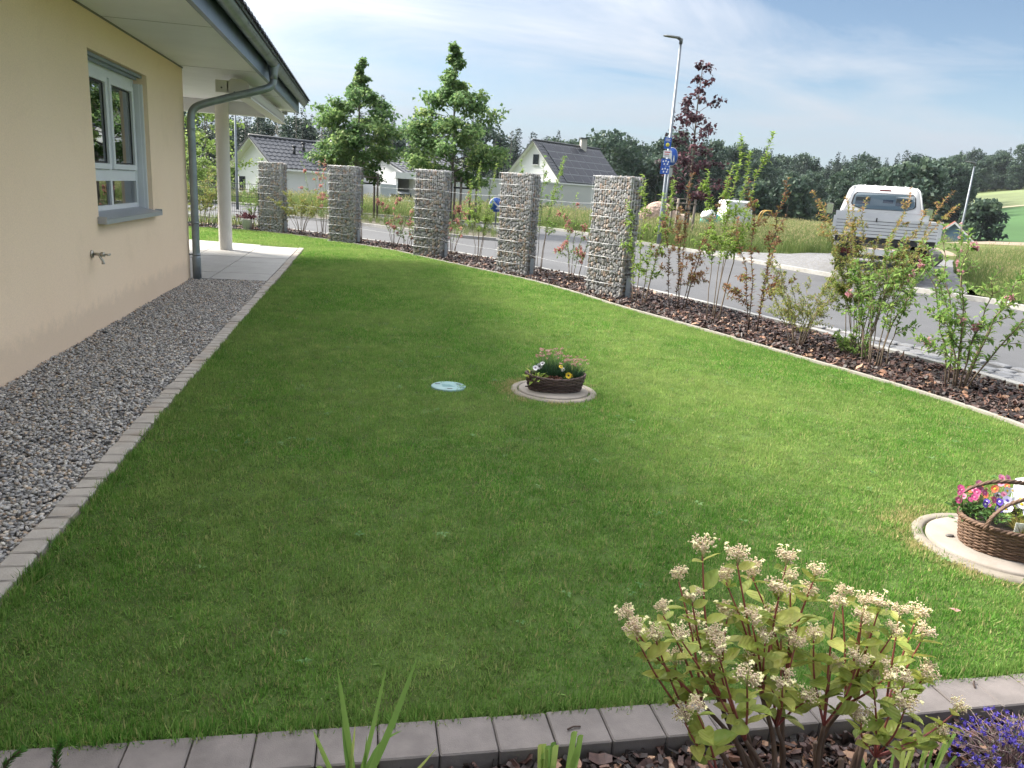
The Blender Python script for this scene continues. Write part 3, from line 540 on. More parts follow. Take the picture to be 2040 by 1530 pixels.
# room behind the window
b = HB(); b.add([(-2.66, 7.0, .2), (-2.66, 10.3, .2), (-2.66, 10.3, 2.75), (-2.66, 7.0, 2.75), (-6, 7.0, .2), (-6, 10.3, .2), (-6, 10.3, 2.75), (-6, 7.0, 2.75)], [(4, 5, 6, 7), (0, 4, 7, 3), (1, 2, 6, 5), (0, 1, 5, 4), (3, 7, 6, 2)])
obj('room', b, pbr('room_wall', (.16, .13, .1, 1), .9), house)
# window
win = bpy.data.objects.new('window', None); COL.objects.link(win); win.parent = house
fx = WX - RD
def bars(name, rects, x0, x1, mat, par):
    for (ya, yb, za, zb) in rects:
        q = HB(); q.box(x0, x1, ya, yb, za, zb); obj(name, q, mat, par)
bars('frame', [(wy0, wy0 + .06, wz0, wz1 - .035), (wy1 - .11, wy1, wz0, wz1 - .035)], fx - .07, fx, M_frame, win)
bars('frame', [(wy0 + .06, wy1 - .11, wz0, wz0 + .09), (wy0 + .06, wy1 - .11, wz1 - .14, wz1 - .035), (wy0 + .06, wy1 - .11, 1.33, 1.44)], fx - .068, fx - .002, M_frame, win)
ym = (wy0 + wy1) / 2 - .02
bars('mullion', [(ym - .035, ym + .035, 1.44, wz1 - .14), (ym - .03, ym + .03, wz0 + .09, 1.33)], fx - .066, fx - .004, M_frame, win)
for ya, yb in ((wy0 + .06, ym - .035), (ym + .035, wy1 - .11)):
    sw = .065; za, zb = 1.44, wz1 - .14; q = HB()
    for r in ((ya, ya + sw, za, zb), (yb - sw, yb, za, zb), (ya + sw, yb - sw, za, za + sw), (ya + sw, yb - sw, zb - sw, zb)): q.box(fx - .05, fx + .022, *r[:2], r[2] + .006, r[3] - .006)
    obj('sash', q, M_frame, win)
    q = HB(); q.box(fx - .012, fx - .006, ya + sw - .004, yb - sw + .004, za + sw - .004, zb - sw + .004); obj('pane', q, M_glass, win)
    q = HB(); q.box(fx - .006, fx + .0, ya + sw, ya + sw + .012, za + sw, zb - sw); q.box(fx - .006, fx, yb - sw - .012, yb - sw, za + sw, zb - sw); q.box(fx - .006, fx, ya + sw + .012, yb - sw - .012, zb - sw - .012, zb - sw); q.box(fx - .006, fx, ya + sw + .012, yb - sw - .012, za + sw, za + sw + .012); obj('gasket', q, pbr('rubber', (.015, .015, .015, 1), .6), win)
for ya, yb in ((wy0 + .06, ym - .03), (ym + .03, wy1 - .11)):
    q = HB(); q.box(fx - .03, fx - .024, ya, yb, wz0 + .09, 1.33); obj('pane', q, M_glass, win)
q = HB(); q.box(fx - .12, WX - .05, wy0 + .003, wy1 - .003, wz1 - .035, wz1 - .003); q.box(WX - .13, WX - .09, wy0 + .05, wy1 - .05, wz1 - .06, wz1 - .035); obj('shutter_box', q, pbr('shutter_grey', (.24, .28, .32, 1), .5), win)
q = HB(); q.box(fx, WX - .045, wy1 - .045, wy1 - .003, wz0 + .02, wz1 - .1); q.box(fx + .03, WX - .075, wy1 - .055, wy1 - .045, wz0 + .03, wz1 - .1); obj('shutter_rail', q, M_frame, win)
q = HB(); q.box(fx, WX - .045, wy0 + .003, wy0 + .03, wz0 + .02, wz1 - .1); obj('shutter_rail', q, M_frame, win)
q = HB(); q.add([(fx + .002, wy0 + .002, wz0 + .045), (WX + .075, wy0 - .03, wz0 + .0), (WX + .075, wy1 + .07, wz0 + .0), (fx + .002, wy1 - .002, wz0 + .045), (WX + .002, wy0 - .03, wz0 + .0135), (WX + .002, wy1 + .07, wz0 + .0135), (WX + .002, wy0 + .002, wz0 + .0135), (WX + .002, wy1 - .002, wz0 + .0135)], [(0, 6, 7, 3), (6, 4, 1, 2, 5, 7)])
q.box(WX + .06, WX + .077, wy0 - .03, wy1 + .07, wz0 - .045, wz0 - .001); q.box(WX + .002, WX + .079, wy1 + .066, wy1 + .076, wz0 - .045, wz0 + .022); q.box(WX + .002, WX + .079, wy0 - .036, wy0 - .026, wz0 - .045, wz0 + .022); q.box(WX + .002, WX + .06, wy0 - .026, wy1 + .066, wz0 - .012, wz0 - .006)
obj('sill', q, pbr('sill_alu', (.4, .42, .45, 1), .4, metal=.4), win)
q = HB(); yy_ = np.linspace(ym + .18, wy1 - .1, 40); A_ = [(fx - .2 + .025 * math.sin(i * 1.25), y) for i, y in enumerate(yy_)]; q.add([(x, y, 1.0) for x, y in A_] + [(x, y, 2.5) for x, y in A_], [(i, i + 1, 41 + i, 40 + i) for i in range(39)], smooth=True)
cu = obj('curtain', q, pbr('curtain', (.4, .4, .42, 1), .9), win)
# soffit, fascia, roof
RE = 17.35; b = HB(); b.box(-10, -1.36, Y0 + .02, RE, Z1 + .001, Z1 + .03); sof = obj('soffit', b, M_white, house)
for y in (1.9, 5.0, 8.1, 11.2, 14.3):
    b = HB(); b.box(WX + .004, -1.40, y, y + .006, Z1 - .0015, Z1 + .0005); obj('soffit_joint', b, pbr('joint_grey', (.3, .3, .3, 1), .8), sof)
b = HB(); b.box(WX, WX + .012, Y0, Y1, Z1 - .014, Z1 + .0005); obj('wall_trim', b, pbr('trim_grey', (.22, .2, .18, 1), .7), house)
b = HB(); b.box(-1.36, -1.335, Y0, RE, Z1 - .02, 3.03); b.box(-1.375, -1.325, Y0, RE + .002, Z1 - .03, Z1 - .018); fas = obj('fascia', b, M_zinc_d, house)
b = HB(); b.box(-10, -1.40, RE - .022, RE + .003, Z1 - .02, 3.0); obj('bargeboard', b, M_white, house)
pit = math.tan(R(23)); b = HB()
def roofz(x): return 3.045 + (-1.14 - x) * pit
b.add([(-1.14, Y0, roofz(-1.14)), (-1.14, RE + .05, roofz(-1.14)), (-6.6, RE + .05, roofz(-6.6)), (-6.6, Y0, roofz(-6.6)), (-12, Y0, roofz(-1.2)), (-12, RE + .05, roofz(-1.2)),
       (-1.14, Y0, roofz(-1.14) - .05), (-1.14, RE + .05, roofz(-1.14) - .05), (-6.6, RE + .05, roofz(-6.6) - .09), (-6.6, Y0, roofz(-6.6) - .09), (-12, Y0, 2.9), (-12, RE + .05, 2.9)],
      [(0, 1, 2, 3), (3, 2, 5, 4), (6, 9, 8, 7), (9, 10, 11, 8), (0, 6, 7, 1), (1, 7, 8, 2), (2, 8, 11, 5), (0, 3, 9, 6), (3, 4, 10, 9)])
M_tile = pbr('roof_tile', (.035, .037, .042, 1), .5, var=.2, vscale=4, world=True)
roof = obj('roof', b, M_tile, house)
y = Y0 + .15
while y < RE:                                      # rounded tile noses at the eave
    q = HB(); a = np.linspace(0, np.pi, 6); v = []
    for x, dz in ((-1.10, -.01), (-1.42, 0)):
        for t in a: v.append((x, y - .1 * math.cos(t), roofz(x) + dz + .03 * math.sin(t)))
    v += [(x_, y_, z_ - .02) for x_, y_, z_ in v[:6]]
    q.add(v, [(i, i + 1, 7 + i, 6 + i) for i in range(5)] + [(12 + i, 13 + i, i + 1, i) for i in range(5)], smooth=True); obj('tile', q, M_tile, roof); y += .215
# gutter: half round with folded bead and bracket bands
gx_, gz_, gr = -1.235, 3.005, .078; gy0, gy1 = Y0, RE - .02; b = HB(); a = np.linspace(np.pi, 2 * np.pi, 13); sec = [(gx_ + gr * math.cos(t), gz_ + gr * math.sin(t)) for t in a]
sec += [(gx_ + gr + .016 * math.cos(t) + .004, gz_ + .012 + .016 * math.sin(t)) for t in np.linspace(-2.2, 3.4, 7)]
ys_ = np.linspace(gy0, gy1, 24); m_ = len(sec); b.add([(x, y, z) for y in ys_ for x, z in sec], [(i * m_ + j, i * m_ + j + 1, (i + 1) * m_ + j + 1, (i + 1) * m_ + j) for i in range(23) for j in range(m_ - 1)], smooth=True)
b.add([(gx_, gy1, gz_)] + [(x, gy1, z) for x, z in sec[:13]], [(0, i + 1, i + 2) for i in range(12)]); gutter = obj('gutter', b, M_zinc, house)
y = gy0 + .3
while y < gy1:
    q = HB(); s2 = [(gx_ + (gr + .008) * math.cos(t), gz_ + (gr + .008) * math.sin(t)) for t in a]; q.add([(x, y + d_, z) for d_ in (0, .03) for x, z in s2], [(j, j + 1, 14 + j, 13 + j) for j in range(12)], smooth=True); q.box(gx_ + gr - .003, gx_ + gr + .03, y, y + .03, gz_ - .006, gz_ + .035); obj('bracket', q, M_zinc, gutter); y += .62
# downpipe
dp = smooth_line([(-1.235, 11.62, 2.93), (-1.235, 11.61, 2.76), (-1.27, 11.6, 2.68), (-1.40, 11.56, 2.615), (-1.8, 11.5, 2.48), (-2.13, 11.42, 2.36), (-2.25, 11.385, 2.28), (-2.285, 11.37, 2.16), (-2.285, 11.37, 1.8), (-2.285, 11.37, .6), (-2.285, 11.37, -.03)], 5)
b = HB(); b.tube(dp, .05, 16); dpo = obj('downpipe', b, M_zinc, house)
b = HB(); b.tube([(-1.235, 11.62, 2.99), (-1.235, 11.62, 2.93), (-1.235, 11.615, 2.84), (-1.235, 11.61, 2.77)], [.085, .075, .058, .0545], 16); obj('outlet', b, M_zinc, dpo)
for z in (2.02, .78, .34):
    b = HB(); b.tube([(-2.285, 11.37, z - .013), (-2.285, 11.37, z + .013)], .0555, 16); b.box(-2.385, -2.33, 11.36, 11.38, z - .01, z + .01); obj('pipe_clip', b, M_zinc, dpo)
b = HB(); b.tube([(-2.285, 11.37, -.03), (-2.285, 11.37, .30), (-2.285, 11.37, .325)], [.058, .058, .051], 16); obj('standpipe', b, M_zinc, dpo)
# column and beam carrying the terrace roof
b = HB(); b.lathe([(.125, 0), (.125, 2.8)], 28, (-2.64, 15.9, 0), cap=False); obj('column', b, pbr('column_white', (.68, .65, .61, 1), .6, var=.03, world=True), house)
b = HB(); b.box(-10, -1.78, 16.03, 16.2, 2.56, 2.80); b.box(-10, -1.74, 16.0, 16.03, 2.70, 2.80); obj('beam', b, M_white, house)
b = HB(); b.lathe([(.055, 0), (.065, .03), (.05, .06)], 14, (-1.62, 17.25, 2.72)); obj('sensor', b, pbr('sensor_grey', (.25, .26, .27, 1), .5), house)
# garden tap on the wall
tapm = pbr('tap_metal', (.45, .42, .36, 1), .35, metal=.8); tap = bpy.data.objects.new('tap', None); COL.objects.link(tap); tap.parent = house
def xt(mbx, y, z, x0, x1, r0, r1=None, n=14): mbx.tube([(x0, y, z), (x1, y, z)], [r0, r1 or r0], n); return mbx
b = xt(HB(), 7.42, .705, -2.38, -2.366, .034); xt(b, 7.42, .705, -2.366, -2.28, .013); obj('valve_body', b, tapm, tap)
b = xt(HB(), 7.42, .705, -2.30, -2.27, .02); xt(b, 7.42, .705, -2.27, -2.225, .008); b.tube([(-2.235, 7.385, .705), (-2.235, 7.455, .705)], .009, 8); obj('tap_handle', b, tapm, tap)
b = HB(); b.tube(smooth_line([(-2.315, 7.42, .70), (-2.305, 7.42, .675), (-2.29, 7.42, .65), (-2.285, 7.42, .625)], 4), .011, 10); b.tube([(-2.287, 7.42, .634), (-2.285, 7.42, .618)], .015, 10); obj('spout', b, tapm, tap)
# awning cassette under the soffit: a thing of its own
aw = thing('awning', 'white folded awning cassette hanging under the terrace soffit', 'awning', (-1.72, 11.75, 2.62))
M_aw = pbr('awning_white', (.7, .68, .66, 1), .45)
sec = [(-.14, .02), (-.13, -.05), (-.06, -.09), (.05, -.085), (.12, -.04), (.14, .03), (.12, .09), (.05, .12), (-.08, .12), (-.13, .08)]
b = MB(); v = [(x, 0, z) for x, z in sec] + [(x, 5.15, z) for x, z in sec]; b.add(v, [tuple(range(9, -1, -1))[::-1], tuple(range(10, 20))] + [(i, (i + 1) % 10, 10 + (i + 1) % 10, 10 + i) for i in range(10)]); obj('cassette', b, M_aw, aw)
b = MB(); b.box(.02, .16, .012, 5.13, -.115, -.092); obj('front_rail', b, M_aw, aw)
b = MB(); s3 = [(x * 1.08, z * 1.08) for x, z in sec]; b.add([(x, -.03, z) for x, z in s3] + [(x, -.001, z) for x, z in s3], [tuple(range(10)), tuple(range(19, 9, -1))] + [(i, (i + 1) % 10, 10 + (i + 1) % 10, 10 + i) for i in range(10)]); b.box(-.30, -.13, -.03, .05, -.06, .10); ec = obj('end_cap', b, M_aw, aw)
M_scr = pbr('screw_dark', (.03, .03, .03, 1), .5)
for sx_, sz_ in ((-.22, 0), (-.05, -.05)):
    b = MB(); b.tube([(sx_, -.03, sz_), (sx_, -.036, sz_)], .012, 8); obj('screw', b, M_scr, ec)
for y in (.6, 2.6, 4.6):
    b = MB(); b.box(-.06, .02, y, y + .1, .118, .178); obj('bracket', b, M_aw, aw)
# ------------------------------------------------------------------ gabion pillars
M_gs = NT('gabion_stone'); oi = M_gs.n('ShaderNodeObjectInfo'); at_ = M_gs.n('ShaderNodeAttribute'); at_.attribute_name = 'rnd'; ad = M_gs.n('ShaderNodeMath', operation='ADD'); M_gs.l(oi.outputs['Random'], ad.inputs[0]); M_gs.l(at_.outputs['Fac'], ad.inputs[1]); fr_ = M_gs.n('ShaderNodeMath', operation='FRACT'); M_gs.l(ad.outputs[0], fr_.inputs[0])
c = M_gs.ramp(fr_.outputs[0], [(0, (.2, .2, .205, 1)), (.25, (.28, .278, .28, 1)), (.5, (.37, .365, .36, 1)), (.66, (.25, .247, .245, 1)), (.8, (.36, .3, .25, 1)), (.9, (.33, .235, .18, 1)), (1, (.42, .4, .375, 1))])
v = M_gs.ramp(M_gs.noise(14, 4, .6, 'Object'), [(.3, (.75, .75, .75, 1)), (.7, (1.18, 1.18, 1.18, 1))]); p = M_gs.n('ShaderNodeBsdfPrincipled'); M_gs.l(M_gs.mix(1.0, c, v, 'MULTIPLY'), p.inputs['Base Color']); p.inputs['Roughness'].default_value = .8; M_gs.l(p.outputs[0], M_gs.out.inputs[0]); M_gs = M_gs.m
M_wire = pbr('galvanised', (.36, .37, .38, 1), .5, metal=.4)
GL, GW, GH = .80, .27, 1.83
GAB = [(3.80, 11.3, -26, True, 'nearest stone-filled gabion pillar, beside the leafy green shrub', 300), (2.81, 13.85, -34, True, 'gabion pillar with a blue round sign showing behind it', 300), (1.46, 16.5, -45, False, 'middle gabion pillar of the five, pink blossom at its side', 0), (-.42, 19.3, -54, False, 'gabion pillar standing in front of a young street maple', 0), (-2.33, 21.5, -52, False, 'farthest gabion pillar, with a grey electric box on its face', 0)]
stone_v = [stone_mesh(300 + k, 1, 1, 1, 1, .12) for k in range(10)]
stone_me = []
for V, F in stone_v:
    b = MB(); b.add(V, F, .0); stone_me.append(b.mesh('stone', M_gs))
core_m = pbr('gabion_core', (.12, .118, .115, 1), .95)
gabs = []
for gi, (gx0, gy0, ga, near, lab, npart) in enumerate(GAB):
    t = thing('gabion_pillar', lab, 'gabion', (gx0, gy0, -.02), R(90 - ga) if False else -R(ga) + R(90), 'gabion pillars along the shrub bed')
    # local x runs along the row (length), local y across
    b = MB(); b.box(-GL / 2 + .07, GL / 2 - .07, -GW / 2 + .07, GW / 2 - .07, .0, GH - .07); obj('core', b, core_m, t)
    slots = []; rr = random.Random(40 + gi); cs = .047 if near else .053
    def lay(fn, L_):                                      # irregular columns of upright stones filling one face
        u = -L_ / 2 + .012
        while u < L_ / 2 - .012:
            w = rr.uniform(.75, 1.35) * cs; z = -rr.uniform(.0, .06)
            while z < GH - .03:
                h = rr.uniform(.055, .115) * (1.0 if near else 1.1)
                if z + h > GH: h = GH - z
                if z + h / 2 > .01: slots.append(fn(min(max(u + w / 2 + rr.uniform(-.01, .01), -L_ / 2 + .018), L_ / 2 - .018), max(z + h / 2, .03), w * rr.uniform(.85, 1.25), h))
                z += h * .9
            u += w * .86
    lay(lambda u, z, w, h: (u, -GW / 2 + .035, z, w, .07, h, 0), GL); n1 = len(slots)
    lay(lambda u, z, w, h: (GL / 2 - .035, u, z, .07, w, h, 1), GW - .06); lay(lambda u, z, w, h: (-GL / 2 + .035, u, z, .07, w, h, 2), GW - .06); lay(lambda u, z, w, h: (u, GW / 2 - .035, z, w, .07, h, 3), GL)
    for k in range(40): slots.append((rr.uniform(-.36, .36), rr.uniform(-.1, .1), GH - .05 + rr.uniform(0, .03), .08, .07, .06, 4))
    # visible faces: long face toward the lawn (y-) and one end; choose which by the viewing side
    ca, sa = math.cos(t.rotation_euler.z), math.sin(t.rotation_euler.z)
    def facing(fi): n = {0: (0, -1), 1: (1, 0), 2: (-1, 0), 3: (0, 1), 4: (0, 0)}[fi]; return -(n[0] * ca - n[1] * sa) * gx0 - (n[0] * sa + n[1] * ca) * gy0
    slots.sort(key=lambda s: (-(facing(s[6]) > 0), rr.random())); npc = 0; sb = MB()
    for s in slots:
        x, y, z, wx, wy, h, fi = s; k = rr.randrange(10); ro = (rr.uniform(-.4, .4) * (fi in (1, 2)), rr.uniform(-.45, .45) * (fi not in (1, 2)), rr.uniform(-.3, .3)); scl = (wx * 1.2, wy * (1.2 if fi in (1, 2) else rr.uniform(.95, 1.12)), h * 1.18) if fi not in (1, 2) else (wx * rr.uniform(.95, 1.12), wy * 1.2, h * 1.18)
        if npc < npart and facing(fi) > 0: link('stone', stone_me[k], t, (x, y, z), ro, scl); npc += 1
        else:
            V, F = stone_v[k]; from mathutils import Euler
            Rm = np.array(Euler(ro).to_matrix()); sb.add((V * scl) @ Rm.T + (x, y, z), F, rr.random())
    tag(obj('stone_fill', sb, M_gs, t), None, None, None, 'stuff')
    # welded mesh: thick horizontals every 20 cm, thin verticals
    e = .013; X1, Y1_ = GL / 2 + e, GW / 2 + e
    for k in range(10):
        z = min(.02 + .2 * k, GH - .005); b = MB()
        for p0, p1 in (((-X1, -Y1_), (X1, -Y1_)), ((X1, -Y1_), (X1, Y1_)), ((X1, Y1_), (-X1, Y1_)), ((-X1, Y1_), (-X1, -Y1_))): b.tube([(*p0, z), (*p1, z)], .0042 if near else .0042, 6)
        if k < 9: b.tube([(-X1 - .015, -Y1_ - .007, z), (X1 + .015, -Y1_ - .007, z)], .0024, 6)
        obj('wire_band', b, M_wire, t)
    b = MB()
    for k in range(17):
        x = -X1 + 2 * X1 * k / 16
        for yq in (-Y1_ + .004, Y1_ - .004): b.tube([(x, yq, .0), (x, yq, GH)], .0022, 4)
    for k in range(1, 5):
        y = -Y1_ + 2 * Y1_ * k / 5
        for xq in (-X1 + .004, X1 - .004): b.tube([(xq, y, 0), (xq, y, GH)], .0022, 4)
    obj('wire_verticals', b, M_wire, t)
    # steel foot plate at the end face
    fx_ = (GL / 2 + .012) if facing(1) > 0 else (-GL / 2 - .018); b = MB(); b.box(fx_, fx_ + .006, -.05, .045, 0, .34); b.box(fx_ + .006, fx_ + .02, -.012, .012, 0, .34); obj('foot_plate', b, pbr('zinc_plate', (.3, .33, .36, 1), .4, metal=.6), t)
    gabs.append(t)
# electric box with cable on the farthest pillar: a thing fixed to it
fa = gabs[4]; ca, sa = math.cos(fa.rotation_euler.z), math.sin(fa.rotation_euler.z)
def gl(o, x, y, z): c_, s_ = math.cos(o.rotation_euler.z), math.sin(o.rotation_euler.z); return (o.location.x + x * c_ - y * s_, o.location.y + x * s_ + y * c_, o.location.z + z)
eb = thing('electric_box', 'small grey electric box with cable on the farthest gabion', 'electric box', gl(fa, -.12, -GW / 2 - .02, .0), fa.rotation_euler.z)
b = MB(); b.bbox(-.1, .1, -.09, -.0, .84, 1.12, .008); obj('housing', b, pbr('box_grey', (.35, .37, .38, 1), .5), eb)
b = MB(); b.box(-.085, .085, -.1, -.09, .86, 1.1); obj('cover', b, pbr('box_cover', (.42, .44, .45, 1), .45), eb)
b = MB(); b.tube(smooth_line([(.08, -.03, .84), (.09, -.02, .6), (.07, -.025, .3), (.09, -.04, .0)], 5), .012, 6); obj('cable', b, pbr('cable_black', (.015, .015, .015, 1), .6), eb)
# straining wires between the pillars
for a_, b_ in zip(range(4), range(1, 5)):
    A_, B_ = gabs[a_], gabs[b_]
    w = thing('training_wire', ['tension wires strung between the nearest gabion and the next', 'tension wires between the sign-backed gabion and the middle one', 'tension wires between the middle gabion and the maple one', 'tension wires between the two farthest gabions'][a_], 'wire', (0, 0, 0), 0, 'tension wires between gabions')
    for z in ((.42, 1.42) if a_ < 3 else (.5, .82)):
        p0, p1 = np.array(gl(A_, 0, 0, z)), np.array(gl(B_, 0, 0, z)); b = MB(); b.tube([p0 + (p1 - p0) * f - np.array((0, 0, .03 * math.sin(f * math.pi))) for f in np.linspace(0, 1, 7)], .0017, 5); obj('strand', b, M_wire, w)
# ------------------------------------------------------------------ metal mesh fence at the far end of the lawn
fn = thing('mesh_fence', 'dark green double-wire mesh fence behind the far lawn', 'fence', (-2.7, 22.35, 0), 0)
M_fen = pbr('fence_anthracite', (.04, .05, .05, 1), .5, metal=.3)
b = MB()
for k in range(150):
    x = -.1 - k * .05; b.tube([(x, 0, .03), (x, .0, 1.22)], .0035, 4)
obj('wire_verticals', b, M_fen, fn)
for z in (.05, .25, .45, .65, .85, 1.05, 1.2):
    b = MB(); b.tube([(-.1, -.008, z), (-7.6, -.008, z)], .006, 5); obj('wire', b, M_fen, fn)
for k in range(4):
    b = MB(); x = -.1 - k * 2.5; b.box(x - .03, x + .03, .01, .06, 0, 1.26); obj('post', b, M_fen, fn)
# flower pot by the fence
pot = thing('flower_pot', 'white plant pot with dark red foliage beside the far gabion', 'plant pot', (-3.06, 21.85, -.01))
b = MB(); b.lathe([(.10, 0), (.145, .28), (.15, .29), (.14, .29), (.12, .26)], 18); obj('pot', b, pbr('pot_white', (.62, .62, .6, 1), .5), pot)
M_dred = foliage('dark_red_leaf', [(0, (.05, .012, .02, 1)), (.7, (.12, .03, .045, 1)), (1, (.4, .2, .22, 1))], .3)
n = 260; b = MB(); dd = rand_unit(n); dd[:, 2] = np.abs(dd[:, 2]) + .1; b.leaves(np.c_[RNG.normal(0, .05, (n, 2)), .28 + RNG.random(n) * .05] + dd * RNG.uniform(.02, .22, (n, 1)) * (1, 1, .6), dd, rand_unit(n), .07, .035, RNG.random(n)); obj('foliage', b, M_dred, pot)
# ------------------------------------------------------------------ shrubs of the hedge
M_bark = pbr('twig_bark', (.16, .12, .085, 1), .85, var=.3, vscale=8)
M_bark_d = pbr('twig_dark', (.07, .045, .035, 1), .85, var=.3, vscale=8)
L_green = foliage('leaf_green', [(0, (.08, .17, .034, 1)), (.5, (.165, .28, .058, 1)), (.85, (.27, .38, .095, 1)), (1, (.38, .4, .14, 1))], .45)
L_lime = foliage('leaf_lime', [(0, (.1, .18, .03, 1)), (.5, (.2, .31, .05, 1)), (1, (.33, .42, .1, 1))], .42)
L_spir = foliage('leaf_spirea', [(0, (.12, .17, .03, 1)), (.5, (.22, .27, .055, 1)), (.8, (.33, .3, .08, 1)), (1, (.4, .22, .09, 1))], .42)
L_oran = foliage('leaf_orange', [(0, (.1, .17, .03, 1)), (.35, (.2, .25, .055, 1)), (.65, (.34, .23, .085, 1)), (1, (.45, .2, .11, 1))], .42)
L_red = foliage('leaf_russet', [(0, (.1, .075, .03, 1)), (.4, (.2, .1, .045, 1)), (.7, (.3, .14, .07, 1)), (.8, (.2, .24, .06, 1)), (1, (.28, .33, .09, 1))], .4)
L_pink = foliage('petal_pink', [(0, (.42, .15, .15, 1)), (.5, (.58, .28, .26, 1)), (1, (.72, .48, .42, 1))], .4)
L_magenta = foliage('petal_weigela', [(0, (.45, .16, .22, 1)), (.5, (.6, .32, .36, 1)), (1, (.78, .56, .56, 1))], .4)
def arc_stem(base, ang, lean, H, curve, n=9, wob=.03, rr=random):
    out = []; x = y = 0.0
    for i in range(n):
        t = i / (n - 1); r = lean * H * (t ** (1 + curve)); z = H * t * (1 - .12 * lean * t)
        out.append((base[0] + math.cos(ang) * r + rr.uniform(-wob, wob) * t, base[1] + math.sin(ang) * r + rr.uniform(-wob, wob) * t, base[2] + z))
    return np.array(out)
def shrub(name, label, cat, x, y, H, spread, nst, leafm, leafL, per, start=.25, flowers=None, nfl=0, bark=None, twigs=5, seed=0, group='shrubs in the hedge bed', sub=.35, dirs=None, stemr=.006, tipcol=False, basez=-.01):
    rr = random.Random(seed); g = np.random.default_rng(seed); t = thing(name, label, cat, (x, y, basez), 0, group); LB = MB(); FB_ = MB()
    nst = max(4, int(nst * .72))
    for k in range(nst):
        ang = (dirs[k % len(dirs)] if dirs else k * 6.283 / nst + rr.uniform(-.5, .5)); h = H * 1.1 * (rr.uniform(.68, 1.0) if k > 1 else 1); ln = spread * rr.uniform(.35, 1.0) / max(H, .3); st = arc_stem((math.cos(ang) * rr.uniform(0, .14), math.sin(ang) * rr.uniform(0, .14), 0), ang, ln, h, rr.uniform(.1, .9), 10, .05, rr)
        b = MB(); b.tube(st, np.linspace(stemr * (1.1 + .5 * (k == 0)), stemr * .35, len(st)), 5); paths = [st]
        for j in range(twigs):
            f = rr.uniform(start, .92); i = f * (len(st) - 1); p0 = st[int(i)] + (st[min(int(i) + 1, len(st) - 1)] - st[int(i)]) * (i % 1); L_ = sub * rr.uniform(.4, 1) * (1.15 - f); a2 = ang + rr.uniform(-1.9, 1.9)
            el = rr.uniform(.15, .95); dp = rr.uniform(-.25, .15); q = np.array([p0 + np.array((math.cos(a2 + .35 * dp * s) * L_ * s, math.sin(a2 + .35 * dp * s) * L_ * s, L_ * (el * s + dp * s * s))) for s in (0, .35, .7, 1)]); b.tube(q, np.linspace(stemr * .5, stemr * .22, 4), 4); paths.append(q)
            for jj in range(2):                                  # forked shoots
                p1 = q[rr.choice((1, 2))]; a3 = a2 + rr.uniform(-1.3, 1.3); l3 = L_ * rr.uniform(.3, .7); e3 = rr.uniform(0, 1.0); q3 = np.array([p1 + np.array((math.cos(a3) * l3 * s, math.sin(a3) * l3 * s, l3 * (e3 * s - .15 * s * s))) for s in (0, .5, 1)]); b.tube(q3, np.linspace(stemr * .32, stemr * .16, 3), 4); paths.append(q3)
        obj('stem', b, bark or M_bark, t)
        for pi_, pth in enumerate(paths):
            seg = np.linalg.norm(np.diff(pth, axis=0), axis=1).sum(); n = max(3, int(1.0 * per * seg)); f = g.random(n) * (1 - (start if pi_ == 0 else .1)) + (start if pi_ == 0 else .1); i = f * (len(pth) - 1); i0 = i.astype(int).clip(0, len(pth) - 2); P0 = pth[i0] + (pth[i0 + 1] - pth[i0]) * (i - i0)[:, None]; T = pth[i0 + 1] - pth[i0]; T /= np.linalg.norm(T, axis=1)[:, None]
            o2 = rand_unit(n, g); o2 -= T * (o2 * T).sum(1)[:, None]; o2 /= np.linalg.norm(o2, axis=1)[:, None]; dd = o2 + T * .55 + np.array((0, 0, .12)); nr = np.cross(np.cross(dd, (0, 0, 1.)), dd) + rand_unit(n, g) * .35
            rn = g.random(n) * .75 + (.25 * f if tipcol else .25 * g.random(n)); 
            if tipcol: rn = np.clip(.5 * g.random(n) + .75 * (P0[:, 2] / H - .45), 0, 1)
            LB.leaves(P0 + o2 * .004, dd, nr, leafL * g.uniform(.65, 1.35, n), leafL * .55 * g.uniform(.8, 1.2, n), rn)
        if flowers and nfl:
            for pth in rr.sample(paths, min(len(paths), int(nfl / nst + rr.random()))):
                m = rr.randint(9, 18); f = g.random(m) ** .6 * .45 + .55; i = f * (len(pth) - 1); i0 = i.astype(int).clip(0, len(pth) - 2); P0 = pth[i0] + (pth[i0 + 1] - pth[i0]) * (i - i0)[:, None] + g.normal(0, .018, (m, 3))
                for p0 in P0:
                    d0 = rand_unit(1, g)[0]; d0[2] = abs(d0[2]) * .5; u = rand_unit(5, g); u -= d0 * (u @ d0)[:, None]; FB_.leaves(np.tile(p0, (5, 1)), u * .9 + d0, rand_unit(5, g), .028, .022, g.random() * .6 + g.random(5) * .4)
    tag(obj('foliage', LB, leafm, t), None, None, None, 'stuff')
    if FB_.n: tag(obj('blossom', FB_, flowers, t), None, None, None, 'stuff')
    return t
S = shrub
S('spirea_shrub', 'olive-brown shrub at the mesh fence, between downpipe and white column', 'shrub', -4.2, 22.1, 1.5, .5, 9, L_spir, .05, 60, .25, seed=1, twigs=8, sub=.5)
S('green_shrub', 'wispy green shrub between the white column and the farthest gabion', 'shrub', -2.95, 22.1, 1.35, .45, 8, L_green, .05, 55, .3, seed=2, twigs=6, sub=.4)
S('spirea_shrub', 'yellow-green feathery spirea right of the farthest gabion', 'shrub', -1.6, 21.15, 1.15, .85, 16, L_spir, .04, 90, .42, seed=3, twigs=8, sub=.38)
S('weigela_shrub', 'tall pink flowering shrub between the two farthest gabions', 'shrub', -1.0, 20.5, 1.85, .5, 9, L_green, .045, 30, .25, L_pink, 27, seed=4, twigs=5, sub=.4)
